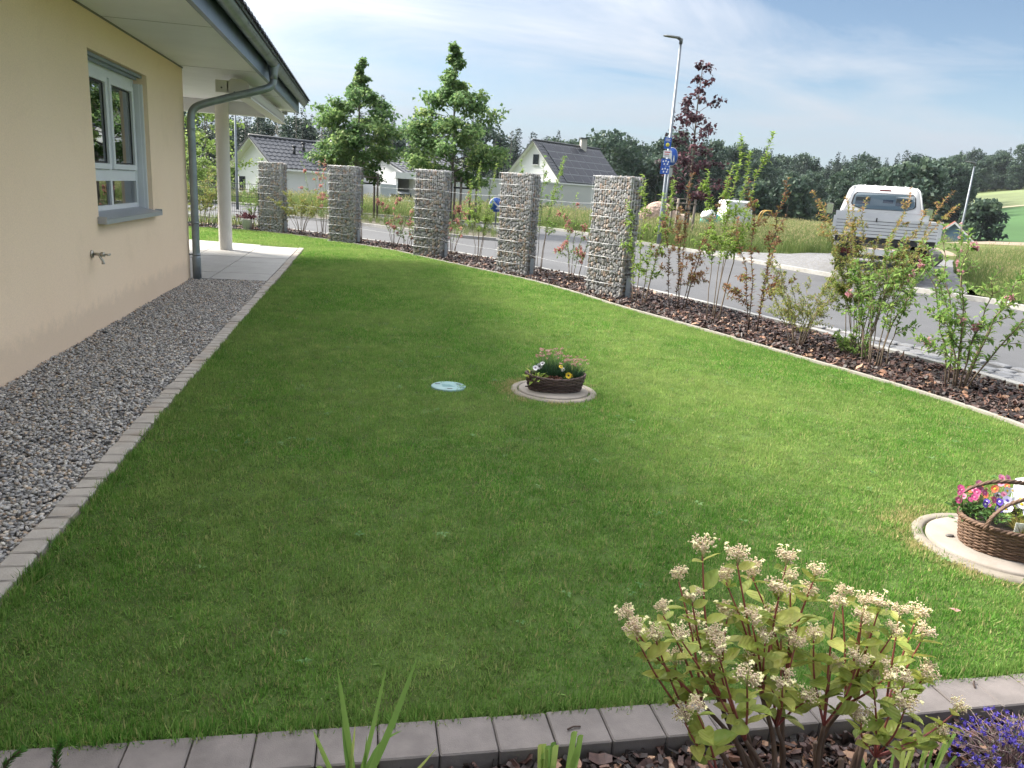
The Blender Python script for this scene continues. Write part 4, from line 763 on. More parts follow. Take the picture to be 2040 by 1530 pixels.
S('climbing_shrub', 'green leafy shrub leaning on the right side of the maple gabion', 'shrub', .05, 19.3, 1.7, .3, 6, L_green, .05, 95, .45, seed=5, twigs=7, sub=.28, dirs=[2.6, 3.0, 3.4, 2.2, 3.8, 4.2])
S('weigela_shrub', 'pink flowering shrub midway between maple gabion and middle gabion', 'shrub', .75, 18.6, 1.25, .55, 8, L_green, .04, 40, .3, L_pink, 30, seed=6, twigs=6, sub=.35)
S('green_shrub', 'low green shrub close to the left of the middle gabion', 'shrub', 1.05, 18.2, .85, .35, 7, L_green, .045, 45, .25, L_pink, 6, seed=7, twigs=4, sub=.3)
S('weigela_shrub', 'pink flowering shrub just right of the middle gabion', 'shrub', 1.95, 16.75, 1.45, .5, 8, L_green, .045, 40, .25, L_pink, 33, seed=8, twigs=6, sub=.35)
S('green_shrub', 'slender pale green shrub left of the sign-backed gabion', 'shrub', 2.35, 15.5, 1.85, .35, 8, L_lime, .05, 70, .4, seed=9, twigs=7, sub=.32)
S('green_shrub', 'tall green shrub right of the sign-backed gabion, taller than the gabion', 'shrub', 3.25, 14.0, 2.0, .4, 8, L_green, .05, 75, .35, seed=10, twigs=7, sub=.34)
S('weigela_shrub', 'pink flowering shrub just left of the nearest gabion', 'shrub', 3.62, 12.85, 1.42, .45, 8, L_green, .045, 45, .25, L_pink, 30, seed=11, twigs=6, sub=.32)
S('green_shrub', 'fresh lime-green shrub just right of the nearest gabion', 'shrub', 3.98, 10.4, 1.7, .32, 6, L_lime, .062, 85, .2, seed=12, twigs=6, sub=.3, stemr=.007)
S('russet_shrub', 'russet-brown upright shrub next to the lime-green one', 'shrub', 4.42, 10.0, 1.75, .45, 9, L_red, .05, 85, .18, seed=13, twigs=4, sub=.4, bark=M_bark_d)
S('green_shrub', 'tallest slim green shrub between the two russet shrubs', 'shrub', 4.48, 9.05, 2.2, .36, 8, L_lime, .055, 90, .38, seed=14, twigs=6, sub=.35)
S('russet_shrub', 'second russet-brown shrub, right of the tallest green shrub', 'shrub', 4.7, 8.4, 1.7, .45, 6, L_red, .055, 80, .15, seed=15, twigs=5, sub=.4, bark=M_bark_d)
S('spirea_shrub', 'fine-leaved yellow-green spirea below the truck, left of the orange one', 'shrub', 4.86, 7.6, .95, .62, 20, L_spir, .026, 120, .25, seed=16, twigs=8, sub=.3, stemr=.0045)
S('spirea_shrub', 'orange-tipped bushy spirea half covering the truck tailgate', 'shrub', 5.4, 7.3, 1.72, .75, 22, L_oran, .036, 120, .3, seed=17, twigs=9, sub=.36, tipcol=True, stemr=.005)
S('green_shrub', 'green shrub with straight bare stems in front of the truck', 'shrub', 5.1, 6.6, 1.25, .42, 14, L_green, .055, 48, .35, L_magenta, 2, seed=18, twigs=5, sub=.3)
S('weigela_shrub', 'large fresh green shrub with few pink flowers, nearest of the hedge', 'shrub', 5.4, 5.8, 1.4, .72, 13, L_green, .06, 46, .15, L_magenta, 8, seed=19, twigs=6, sub=.4, stemr=.008)
S('spirea_shrub', 'orange-yellow shrub cut off by the right edge of the photo', 'shrub', 6.0, 5.0, 1.35, .7, 12, L_oran, .035, 90, .3, seed=20, twigs=7, sub=.4, tipcol=True)
S('seedling', 'tiny yellow-green seedling in the mulch near the right edge', 'seedling', 5.55, 4.75, .16, .14, 7, L_spir, .03, 140, .2, seed=21, twigs=2, sub=.08, stemr=.003)
S('green_shrub', 'low dark green sprout at the foot of the fine-leaved spirea', 'shrub', 5.2, 7.1, .32, .25, 9, L_green, .045, 80, .15, seed=22, twigs=3, sub=.15, stemr=.004)

# ------------------------------------------------------------------ trees
M_trunk = pbr('tree_bark', (.17, .15, .125, 1), .9, var=.3, vscale=6, bump=.4, bscale=30)
def broadleaf(name, label, loc, H, bottom, Rmax, prof, leafm, leafL, limbs, twig_n, leaf_n, seed, group=None, trunk_r=.06, cat='tree', spreadz=.5, gap=0.0):
    g = np.random.default_rng(seed); t = thing(name, label, cat, loc, 0, group); tr = MB(); lean = g.normal(0, .02, 2)
    zs = np.linspace(0, H * .985, 9); axis = np.array([(lean[0] * z + .03 * math.sin(z * 1.3 + seed), lean[1] * z, z) for z in zs]); tr.tube(axis, np.interp(zs, [0, bottom, H], [trunk_r, trunk_r * .8, .008]), 8); obj('trunk', tr, M_trunk, t)
    CH = H - bottom; LB = MB(); lb = MB(); px, pr = zip(*prof)
    def ax(z): return np.array([np.interp(z, zs, axis[:, 0]), np.interp(z, zs, axis[:, 1]), z])
    for k in range(limbs):
        f = (k + .5) / limbs; f = f ** 1.15; z0 = bottom + CH * f * .93; rmax = Rmax * np.interp(f, px, pr) * g.uniform(.72, 1.14); a = k * 2.399 + g.normal(0, .35); el = spreadz * g.uniform(.5, 1.3)
        if g.random() < gap: continue
        p0 = ax(max(z0 - rmax * el * .55, bottom * .9)); e = np.array((math.cos(a) * rmax, math.sin(a) * rmax, 0)) + ax(z0); e[2] = z0 + g.normal(0, .05) * CH; mid = (p0 + e) / 2 + np.array((0, 0, rmax * .06)); limb = smooth_line([p0, mid, e], 4); lb.tube(limb, np.linspace(trunk_r * .35 * (1.1 - f), .006, len(limb)), 5)
        for j in range(max(2, int(twig_n * (.6 + .4 * min(1, rmax / Rmax))))):
            s = g.uniform(.3, 1.0) ** .7; i = s * (len(limb) - 1); i0 = int(min(i, len(limb) - 2)); q = limb[i0] + (limb[i0 + 1] - limb[i0]) * (i - i0); dv = rand_unit(1, g)[0]; dv[2] = dv[2] * .5 + .15; L_ = g.uniform(.14, .4) * (.45 + .3 * Rmax * (1 - .5 * s)) * (.3 + .7 * min(1, rmax / Rmax)); q2 = q + dv * L_; lb.tube([q, q2], [.006, .003], 4)
            n = int(leaf_n * g.uniform(.6, 1.3)); P0 = q + (q2 - q) * (g.random((n, 1)) * .9 + .2) + g.normal(0, .035 + (.045 + .05 * Rmax) * min(1, rmax / Rmax), (n, 3)) * (1, 1, .6); dd = rand_unit(n, g) + dv * .3; dd[:, 2] -= .25; nr = rand_unit(n, g) * .6 + np.array((0, 0, 1.)); LB.leaves(P0, dd, nr, leafL * g.uniform(.7, 1.2, n), leafL * g.uniform(.7, 1.05, n), np.clip(.25 + .5 * g.random(n) + .25 * g.normal(), 0, 1), 'leaf', fold=.12)
    obj('limbs', lb, M_trunk, t); tag(obj('crown', LB, leafm, t), None, None, None, 'stuff')
    return t
L_maple = foliage('leaf_maple', [(0, (.065, .14, .046, 1)), (.45, (.125, .225, .07, 1)), (.8, (.2, .3, .095, 1)), (1, (.31, .39, .13, 1))], .48)
L_purp = foliage('leaf_purple', [(0, (.03, .016, .024, 1)), (.5, (.065, .027, .04, 1)), (1, (.13, .05, .062, 1))], .3)
L_fresh = foliage('leaf_fresh', [(0, (.1, .17, .03, 1)), (.5, (.2, .3, .06, 1)), (1, (.34, .42, .12, 1))], .4)
L_dec = foliage('leaf_wood', [(0, (.02, .044, .032, 1)), (.5, (.04, .075, .048, 1)), (1, (.075, .115, .06, 1))], .3)
PR_M = [(0, .5), (.08, .88), (.22, 1.0), (.42, .96), (.56, .8), (.68, .52), (.78, .26), (.88, .11), (1, .05)]
broadleaf('maple_tree', 'smaller round-crowned street maple behind the gabion, left of the taller one', (-.35, 31.2, .06), 5.9, 1.85, 1.6, PR_M, L_maple, .14, 64, 10, 26, 3, 'street maples on the island')
broadleaf('maple_tree', 'taller broad street maple with pointed top, behind the middle gabions', (3.2, 28.3, .06), 6.4, 1.75, 1.95, PR_M, L_maple, .14, 72, 10, 27, 4, 'street maples on the island')
broadleaf('purple_maple_tree', 'slim purple-leaved maple beside the lamp post', (11.25, 25.7, .15), 6.1, 1.6, 1.12, [(0, .55), (.15, 1.0), (.35, .85), (.6, .72), (.8, .42), (1, .16)], L_purp, .15, 36, 6, 10, 5, None, spreadz=.9, gap=.06)
M_stake = pbr('stake_wood', (.2, .17, .14, 1), .85, var=.25, vscale=5)
def stakes(label, x, y, z, H=1.75, rz=0.0):
    t = thing('tree_stakes', label, 'tree stakes', (x, y, z), rz, 'wooden tree stakes')
    for sx, sy in ((-.35, 0), (.35, .1), (.3, -.45), (-.3, -.4)):
        b = MB(); b.tube([(sx, sy, 0), (sx, sy, H)], .045, 8); obj('stake', b, M_stake, t)
    for (a_, b_) in (((-.4, -.003), (.42, .1)), ((-.36, -.4), (.36, -.45)), ((.33, .08), (.28, -.5))):
        b = MB(); b.tube([(*a_, H - .16), (*b_, H - .16)], .03, 6); obj('crossbar', b, M_stake, t)
    b = MB(); b.box(-.42, .4, -.07, -.03, H - .42, H - .36); obj('strap', b, pbr('strap_black', (.02, .02, .02, 1), .7), t)
stakes('wooden stakes round the trunk of the smaller maple', .15, 31.0, .07, 1.72, .3); stakes('wooden stakes round the trunk of the taller maple', 3.6, 28.2, .07, 1.78, .35); stakes('pale wooden stakes supporting the purple maple', 11.0, 25.6, .15, 1.45)
# fresh green tree and clipped round bush behind the fence
broadleaf('garden_tree', 'fresh yellow-green tree behind the white column', (-8.3, 45.5, -.5), 6.4, 1.2, 2.5, [(0, .6), (.3, 1), (.7, .8), (1, .25)], L_fresh, .2, 40, 6, 14, 8)
broadleaf('round_bush', 'dense bright green rounded bush below the yellow-green tree', (-7.9, 38.5, -.3), 2.75, .1, 1.5, [(0, .85), (.4, 1), (.8, .75), (1, .3)], L_fresh, .1, 46, 9, 22, 9, cat='bush', trunk_r=.08)
# conifers
L_spruce = foliage('needles', [(0, (.009, .02, .016, 1)), (.5, (.018, .036, .026, 1)), (1, (.034, .06, .036, 1))], .15)
def conifer_mb(H, Rm, seed, dens=1.0):
    g = np.random.default_rng(seed); tr = MB(); tr.tube([(0, 0, 0), (0, 0, H * .98)], [H * .016, .02], 6); LB = MB(); z = H * .08
    while z < H * .985:
        f = z / H; r = Rm * (1 - f) ** .85 * g.uniform(.7, 1.15) + .06; nb = int((6 + 5 * (1 - f)) * dens); a0 = g.random() * 6.28
        for k in range(nb):
            a = a0 + k * 6.283 / nb + g.normal(0, .35); rl = r * g.uniform(.45, 1.2); n = max(3, int(rl * 9)); s = g.random(n) ** .7; dr = -.3 * rl * s ** 1.2 + .16 * rl * s ** 3; P0 = np.stack([math.cos(a) * rl * s, math.sin(a) * rl * s, z + dr], 1) + g.normal(0, .05 * Rm, (n, 3)); aa = a + g.normal(0, .8, n)
            LB.leaves(P0, np.stack([np.cos(aa), np.sin(aa), -.35 + .5 * g.normal(size=n)], 1), np.tile((0, 0, 1.), (n, 1)) + g.normal(0, .5, (n, 3)), .27 * Rm * g.uniform(.5, 1.2, n) * (1.1 - .6 * f), .13 * Rm * g.uniform(.5, 1, n), g.random(n), 'quad')
        z += H * .02 * g.uniform(.7, 1.4)
    return tr, LB
def spruce(label, x, y, H, Rm, seed, z=None, bare=False):
    z = float(ground_z(np.array([x]), np.array([y]))[0]) - .1 if z is None else z
    t = thing('spruce_tree', label, 'tree', (x, y, z), 0, 'spruces behind the houses'); tr, LB = conifer_mb(H, Rm, seed); obj('trunk', tr, M_trunk, t)
    tag(obj('crown', LB, L_spruce, t), None, None, None, 'stuff'); return t
for lab, x, y, H, rm, sd in [('tall dark spruce with open top just right of the white column', -12.6, 90, 9.4, 1.5, 1), ('lone narrow spruce standing above the tiled gable roof', -6.6, 82, 9.0, 1.35, 2), ('dark spruce left of the smaller maple crown', -4.6, 92, 10.6, 1.5, 3), ('spruce showing between the two maple crowns, the highest of them', 2.0, 88, 12.0, 1.6, 4), ('shorter spruce close to the left of the taller maple', 3.3, 92, 10.8, 1.4, 5), ('spruce tip right of the taller maple crown', 13.4, 98, 11.6, 1.5, 6), ('small spruce tip just left of the solar house ridge', 16.0, 96, 9.0, 1.3, 7), ('pointed spruce rising behind the solar house ridge', 17.6, 94, 9.9, 1.4, 8), ('leftmost dark spruce behind the downpipe', -15.4, 84, 9.6, 1.7, 9), ('short dark spruce right of the lone narrow one', -2.6, 84, 8.2, 1.4, 10), ('broad dark spruce at the far left beside the column', -10.8, 86, 8.8, 1.7, 11)]:
    spruce(lab, x, y, H, rm, sd)
bt = thing('bare_tree', 'bare leafless tree above the tiled roof', 'tree', (-8.6, 84, -1.0)); tr = MB(); tr.tube([(0, 0, 0), (.05, 0, 4), (0, .05, 7.6)], [.12, .08, .02], 6); obj('trunk', tr, pbr('bare_bark', (.3, .28, .26, 1), .9), bt)
tr = MB(); rr = random.Random(5)
for k in range(60):
    z = rr.uniform(3.2, 7.3); a = rr.random() * 6.28; L_ = (8 - z) * .33 * rr.uniform(.5, 1); q = [(0, 0, z), (math.cos(a) * L_ * .6, math.sin(a) * L_ * .6, z + L_ * .4), (math.cos(a) * L_, math.sin(a) * L_, z + L_ * .9)]; tr.tube(q, [.03, .02, .008], 4)
obj('branches', tr, bt.children[0].data.materials[0], bt)
# the wood on the slope: one mass of many trees
L_pine = L_spruce; fp = []
def blob_tree(seed, H, Rm, cl, nl, lsz, mat, tall=.3):
    g = np.random.default_rng(seed); b = MB(); b.tube([(0, 0, 0), (0, 0, H * .8)], [.16, .05], 5, rnd=.2); C_ = []
    for k in range(cl):
        f = g.random() ** .8; z = H * (tall + (1 - tall) * f) * .95; rad = Rm * math.sqrt(max(.03, 1 - ((f - .35) / .7) ** 2)) * g.uniform(.55, 1.05); a = g.random() * 6.28; c = np.array((math.cos(a) * rad, math.sin(a) * rad, z)); n = nl; q = rand_unit(n, g); P0 = c + q * g.uniform(.2, 1, (n, 1)) ** .5 * Rm * .32 * (1, 1, .7); dd = rand_unit(n, g); nr = q + rand_unit(n, g) * .5; b.leaves(P0, dd, nr, lsz * g.uniform(.6, 1.3, n), lsz * g.uniform(.6, 1.1, n), np.clip(g.random() * .6 + g.random(n) * .4, 0, 1), 'quad')
    return b
for k in range(6): fp.append(proto('t', blob_tree(900 + k, 11.5 + 1.2 * (k % 3), 2.5 + .35 * (k % 3), 60, 40, .5, L_dec, .15), L_dec))
for k in range(5):
    tr, LB = conifer_mb(13 + k % 3, 2.3, 950 + k, .8); b = LB; b.tube([(0, 0, 0), (0, 0, 11)], [.18, .04], 5, rnd=.3); fp.append(proto('t', b, L_spruce))
pts, idx, scl = [], [], []
def wood(az0, az1, r0, r1, n, conif, s0, s1, seed):
    g = np.random.default_rng(seed)
    for k in range(n):
        a = math.radians(g.uniform(az0, az1)); r = g.uniform(r0, r1); x, y = r * math.sin(a), r * math.cos(a); pts.append((x, y, float(ground_z(np.array([x]), np.array([y]))[0]) - .3)); c = g.random() < conif; idx.append(int(g.integers(6, 11) if c else g.integers(0, 6))); scl.append(g.uniform(s0, s1))
wood(24, 41, 150, 205, 260, .45, .6, 1.02, 1); wood(39.5, 60, 252, 330, 320, .4, .55, 1.0, 2); wood(33, 40.3, 120, 190, 30, .25, .45, .8, 3)
wood(13, 25, 100, 150, 75, .25, .6, .85, 4); wood(-30, 14, 104, 140, 210, .65, .62, .88, 5); wood(-60, -30, 90, 130, 60, .6, .6, .9, 6)
wood(24, 37, 108, 126, 26, .1, .45, .62, 7)
n = len(pts); rot = np.zeros((n, 3)); rot[:, 2] = RNG.random(n) * 6.28
w_ = scatter('forest', pts, rot, scl, idx, fp); tag(w_, 'dark mixed wood covering the slope behind the houses and field', 'forest', None, 'stuff')
# nearer bushes at the foot of the wood: each its own thing
for lab, x, y, s, sd in [('big dark green rounded tree right of the solar house', 29.5, 92, .85, 11), ('dark leafy tree behind the lamp post', 36.0, 92, .62, 12), ('rounded green bush at the foot of the wood, left of the truck', 46, 78, .42, 13), ('smaller dark bush left of the rounded green one', 41.5, 78, .34, 14), ('dark green tree beside the truck cab on the right', 58, 74, .66, 15), ('bushy green tree in the field by the far lamp post', 73, 80, .42, 16), ('light green tree left of the tall spruces by the purple maple', 47, 128, .8, 17)]:
    z = float(ground_z(np.array([x]), np.array([y]))[0]); t = thing('field_tree', lab, 'tree', (x, y, z - .2), 0, 'trees at the foot of the wood'); b = blob_tree(sd, 12 * s, 5.2 * s, 60, 50, .5, L_dec, .06); tr = MB(); tr.tube([(0, 0, 0), (0, 0, 6 * s)], [.2, .08], 6); obj('trunk', tr, M_trunk, t); tag(obj('crown', b, L_dec, t), None, None, None, 'stuff')

# ------------------------------------------------------------------ tall verge grass
M_tall = foliage('tall_grass', [(0, (.07, .12, .03, 1)), (.45, (.13, .19, .05, 1)), (.8, (.21, .24, .08, 1)), (1, (.36, .3, .16, 1))], .4)
def tall_tuft(seed, n=30, h0=.35, h1=.75, w=.008):
    g = np.random.default_rng(seed); b = MB(); a = g.random(n) * 6.28; q = np.sqrt(g.random(n)) * .16; pos = np.stack([q * np.cos(a), q * np.sin(a), np.zeros(n)], 1); th = np.abs(g.normal(0, .2, n)); ph = g.random(n) * 6.28; dd = np.stack([np.sin(th) * np.cos(ph), np.sin(th) * np.sin(ph), np.cos(th)], 1); L_ = g.uniform(h0, h1, n); rn = g.random(n) * .8; b.leaves(pos, dd, rand_unit(n, g) * (1, 1, .2), L_, w, rn, 'blade', droop=.18)
    k = g.random(n) < .3; m = k.sum(); tips = pos[k] + dd[k] * L_[k, None] * .92; b.leaves(tips, dd[k] + g.normal(0, .2, (m, 3)), rand_unit(m, g), .09, .022, .85 + .15 * g.random(m), 'quad'); return b
tp = [proto('v', tall_tuft(i), M_tall) for i in range(6)]
def verge(name, poly, dens, zf, s0, s1, label, far=None):
    Q = fill(poly, dens); d = np.hypot(Q[:, 0], Q[:, 1])
    if far: k = RNG.random(len(Q)) < np.interp(d, *far); Q = Q[k]
    n = len(Q); z = [zf(x, y) for x, y in Q]; r_ = np.zeros((n, 3)); r_[:, 2] = RNG.random(n) * 6.28
    tag(scatter(name, np.c_[Q, z], r_, RNG.uniform(s0, s1, n), RNG.integers(0, 6, n), [o.copy() for o in tp]), label, 'grass', None, 'stuff')
verge('tall_grass', VR, 22, lambda x, y: z_vr(x, y) - .02, .35, .8, 'tall seeding grass on the verge right of the driveway', ([12, 20, 45], [1, .7, .3]))
verge('tall_grass', VL, 18, lambda x, y: z_vl(x, y) - .02, .6, 1.15, 'tall seeding grass on the verge around the lamp post', ([22, 30, 50], [1, .8, .35]))
verge('island_plants', [tuple(q) for q in ISL], 9, lambda x, y: .07, .25, .6, 'low planting and weeds on the tree island')
FAR = [(19, 27), (26, 33.5), (33.5, 37), (40, 39.5), (46, 34), (44, 22), (60, 30), (60, 60), (30, 70), (14, 52), (24, 45), (26.5, 33)]
verge('meadow_grass', FAR, 5, lambda x, y: float(ground_z(np.array([x]), np.array([y]))[0]) - .05, .7, 1.3, 'dry pale meadow grass beyond the track and driveway')
b = MB(); b.leaves(np.c_[-5.5 + RNG.random(400) * 3.3, 22.6 + RNG.random(400) * 1.2, np.zeros(400)], np.c_[RNG.normal(0, .3, (400, 2)), np.ones(400)], rand_unit(400), .35, .02, RNG.random(400), 'blade'); tag(obj('fence_grass', b, M_tall), 'long grass growing behind the mesh fence', 'grass', None, 'stuff')
# ------------------------------------------------------------------ neighbouring houses
M_plast = pbr('white_render', (.68, .68, .69, 1), .85, var=.04, vscale=.6, world=True)
M_rooft = pbr('tile_anthracite', (.036, .039, .048, 1), .55, var=.15, vscale=2, world=True)
M_dark = pbr('dark_trim', (.03, .033, .038, 1), .5)
M_wglass = pbr('dark_glass', (.02, .025, .03, 1), .08, spec=.8)
def gable(root, ax, ay, h, w, rz, ez, l, bz, ov=.35, tiles=True, tile_w=.33):
    """one gabled wing: walls, two tiled roof planes with relief, trims. ax, ay: front end of the roof ridge"""
    u = np.array((math.sin(h), math.cos(h), 0)); v = np.array((math.cos(h), -math.sin(h), 0)); a = np.array((ax, ay, 0)) - np.array(root.location) * (1, 1, 0); Zr = root.location.z; z = np.array((0, 0, 1.)); sl = (rz - ez) / w
    P_ = lambda s, t, zz: a + v * s + u * t + z * (zz - Zr)
    iw = w - ov; we = ez + sl * ov - .05; t0, t1 = ov * 1.3, l - ov * .6
    b = MB(); V = [P_(-iw, t0, bz), P_(iw, t0, bz), P_(iw, t0, we), P_(0, t0, rz - .12), P_(-iw, t0, we), P_(-iw, t1, bz), P_(iw, t1, bz), P_(iw, t1, we), P_(0, t1, rz - .12), P_(-iw, t1, we)]
    b.add(V, [(0, 1, 2, 3, 4), (6, 5, 9, 8, 7), (1, 6, 7, 2), (5, 0, 4, 9)]); obj('wall', b, M_plast, root)
    for s in (-1, 1):
        b = MB(); n = max(4, int(l / tile_w)); rows = max(3, int(math.hypot(w, rz - ez) / .38)); V = []; F = []
        cols = np.linspace(0, l, n * 4 + 1)
        for r_ in range(rows + 1):
            for lo in ((0, 1) if 0 < r_ < rows else (0,)):                       # stepped courses
                f = r_ / rows
                for t in cols: ph = (t / tile_w) % 1; hgt = .05 * math.sin(ph * math.pi) ** 2 + (.035 if (lo == 0 and r_ > 0) else 0.0); V.append(P_(s * w * f, t, rz - (rz - ez) * f + hgt))
        m = len(cols); nrow = len(V) // m
        for i in range(nrow - 1):
            for j in range(m - 1): q = (i * m + j, i * m + j + 1, (i + 1) * m + j + 1, (i + 1) * m + j); F.append(q if s < 0 else q[::-1])
        b.add(V, F); rf = obj('roof', b, M_rooft, root)
        b = MB(); b.add([P_(0, 0, rz - .02), P_(s * w, 0, ez - .02), P_(s * w, l, ez - .02), P_(0, l, rz - .02), P_(0, 0, rz - .14), P_(s * w, 0, ez - .14), P_(s * w, l, ez - .14), P_(0, l, rz - .14)], [(4, 5, 6, 7), (0, 1, 5, 4), (1, 2, 6, 5), (2, 3, 7, 6)]); obj('eaves', b, M_plast, root)
        b = MB(); b.add([P_(0, -.05, rz + .05), P_(s * w, -.05, ez + .05), P_(s * w, .1, ez + .06), P_(0, .1, rz + .06), P_(0, -.05, rz - .05), P_(s * w, -.05, ez - .05)], [(0, 1, 2, 3), (0, 4, 5, 1)]); obj('verge_tile', b, M_dark, root)
    b = MB(); b.tube([P_(0, -.03, rz + .03), P_(0, l, rz + .03)], .11, 8); obj('ridge', b, M_dark, root)
    return P_
def place_window(root, P_, s0, s1, t, z0, z1, side=False, glass=None):
    """framed window on the gable (t fixed) or, with side, on the long wall (s fixed)"""
    wn_ = bpy.data.objects.new('window', None); COL.objects.link(wn_); wn_.parent = root
    def q(m, sa_, sb_, c_, d_, off0, off1):
        pp = [P_(sx_, t - off, zz) if not side else P_(t + off, sx_, zz) for off in (off0, off1) for sx_, zz in ((sa_, c_), (sb_, c_), (sb_, d_), (sa_, d_))]; m.add(pp, [(0, 1, 2, 3), (4, 5, 6, 7)[::-1], (0, 1, 5, 4), (1, 2, 6, 5), (2, 3, 7, 6), (3, 0, 4, 7)])
    m = MB(); q(m, s0 - .07, s1 + .07, z0 - .07, z1 + .07, -.02, .03); obj('frame', m, M_dark, wn_)
    m = MB(); q(m, s0, s1, z0, z1, .0, .045); obj('pane', m, glass or M_wglass, wn_)
    m = MB(); q(m, s0 - .12, s1 + .12, z0 - .14, z0 - .075, -.02, .1); obj('sill', m, M_plast, wn_)
hb = thing('solar_house', 'white gabled house with dark roof full of solar panels', 'house', (15.77, 73.32, -1.5))
PB = gable(hb, 15.77, 73.32, R(53), 4.53, 6.23, 1.69, 10.76, -1.6)
place_window(hb, PB, -.1, .45, .42, 4.1, 4.9)
M_pv = pbr('solar_cell', (.012, .014, .024, 1), .4, spec=.25); M_pvf = pbr('solar_frame', (.2, .21, .22, 1), .5)
for r_ in range(5):
    for c_ in range(7):
        f0, f1 = .08 + r_ * .15, .08 + r_ * .15 + .143; t0, t1 = 1.05 + c_ * 1.33, 1.05 + c_ * 1.33 + 1.29
        def pv(f, t, e): return PB(4.53 * f, t, 6.23 - (6.23 - 1.69) * f + .12 + e)
        b = MB(); b.add([pv(f, t, e) for e in (-.03, .03) for f, t in ((f0, t0), (f1, t0), (f1, t1), (f0, t1))], [(0, 3, 2, 1)[::-1], (4, 5, 6, 7)[::-1], (0, 1, 5, 4), (1, 2, 6, 5), (2, 3, 7, 6), (3, 0, 4, 7)]); sp = obj('solar_panel', b, M_pvf, hb)
        df, dt = .004, .02; b = MB(); b.add([pv(f, t, .036) for f, t in ((f0 + df, t0 + dt), (f1 - df, t0 + dt), (f1 - df, t1 - dt), (f0 + df, t1 - dt))], [(0, 1, 2, 3)[::-1]]); obj('cells', b, M_pv, sp)
ch = bpy.data.objects.new('chimney', None); COL.objects.link(ch); ch.parent = hb
b = MB(); c0 = PB(.25, 7.6, 5.8); b.box(c0[0] - .3, c0[0] + .3, c0[1] - .3, c0[1] + .3, c0[2], c0[2] + 1.2); obj('stack', b, pbr('chimney_grey', (.45, .43, .4, 1), .8), ch); b = MB(); b.box(c0[0] - .4, c0[0] + .4, c0[1] - .4, c0[1] + .4, c0[2] + 1.2, c0[2] + 1.32); obj('cap', b, M_dark, ch)
b = MB(); b.tube([PB(4.5, 10.6, 1.62), PB(4.3, 10.6, 1.3), PB(4.22, 10.5, -1.3)], .06, 6); obj('downpipe', b, M_zinc, hb); b = MB(); b.tube([PB(4.6, 0, 1.66), PB(4.6, 10.7, 1.66)], .08, 6); obj('gutter', b, M_zinc, hb)
place_window(hb, PB, 3.0, 4.0, 4.2, -.4, .6, True)
# white low block (garage) in front of the solar house
gb = thing('garage_block', 'low white garage wall in front of the solar house gable', 'garage', (14.2, 58.3, -1.0)); b = MB(); b.box(-1.4, 1.2, -.1, 4, 0, 3.05); obj('wall', b, M_plast, gb); b = MB(); b.box(-1.5, 1.3, -.2, 4.1, 3.05, 3.17); obj('roof_edge', b, M_zinc, gb); b = MB(); b.box(-1.1, .9, -.14, -.1, .0, 1.75); obj('door', b, pbr('garage_door', (.55, .57, .6, 1), .6), gb)
# left bungalow group
ha = thing('white_bungalow', 'white bungalow with dark grey tiled gables behind the gabions', 'house', (-7.0, 51.5, -1.0))
PA1 = gable(ha, -6.99, 51.53, R(50), 2.6, 3.72, 1.9, 6.4, -1.2, tile_w=.36)
PA2 = gable(ha, -.12, 54.0, R(-32), 4.48, 3.93, 1.9, 8.2, -1.2, tile_w=.36)
PA3 = gable(ha, .36, 51.8, R(58), 4.3, 3.48, 2.06, 6.0, -1.2, tile_w=.36)
place_window(ha, PA1, .55, 1.35, .47, .35, 1.45, glass=pbr('blind', (.35, .34, .32, 1), .6)); place_window(ha, PA1, -1.9, -1.3, .47, .4, 1.2); place_window(ha, PA2, -2.9, -2.1, .47, .5, 1.3); place_window(ha, PA3, 1.2, 2.6, .46, .75, .98)
for t_, s_ in ((2.4, 1.3), (3.4, .9)):
    b = MB(); p0 = PA1(s_, t_, 3.72 - 1.82 * s_ / 2.6); b.tube([p0, p0 + np.array((0, 0, .45))], .09, 8); b.tube([p0 + np.array((0, 0, .45)), p0 + np.array((0, 0, .55))], .14, 8); obj('vent_pipe', b, M_dark, ha)
b = MB(); p0 = PA2(-2.6, 5.0, 3.93 - 2.03 * 2.6 / 4.48); b.tube([p0, p0 + np.array((0, 0, .4))], .1, 8); b.tube([p0 + np.array((0, 0, .4)), p0 + np.array((0, 0, .56))], .17, 8); obj('vent_pipe', b, M_dark, ha)
b = MB(); b.tube([PA2(-4.55, -.1, 1.86), PA2(-4.55, 8.0, 1.86)], .08, 6); obj('gutter', b, M_zinc, ha); b = MB(); b.tube([PA2(-4.55, .2, 1.82), PA2(-4.3, .35, 1.5), PA2(-4.2, .4, 1.2), PA2(-4.2, .4, -1)], .06, 6); obj('downpipe', b, M_zinc, ha)
for t_, z_ in ((-3.4, 1.35), (-1.2, 1.4)):
    b = MB(); p0 = PA2(t_, .4, z_); b.tube([p0 - np.array((0, 0, .12)), p0 + np.array((0, 0, .12))], .06, 8); obj('wall_lamp', b, M_dark, ha)
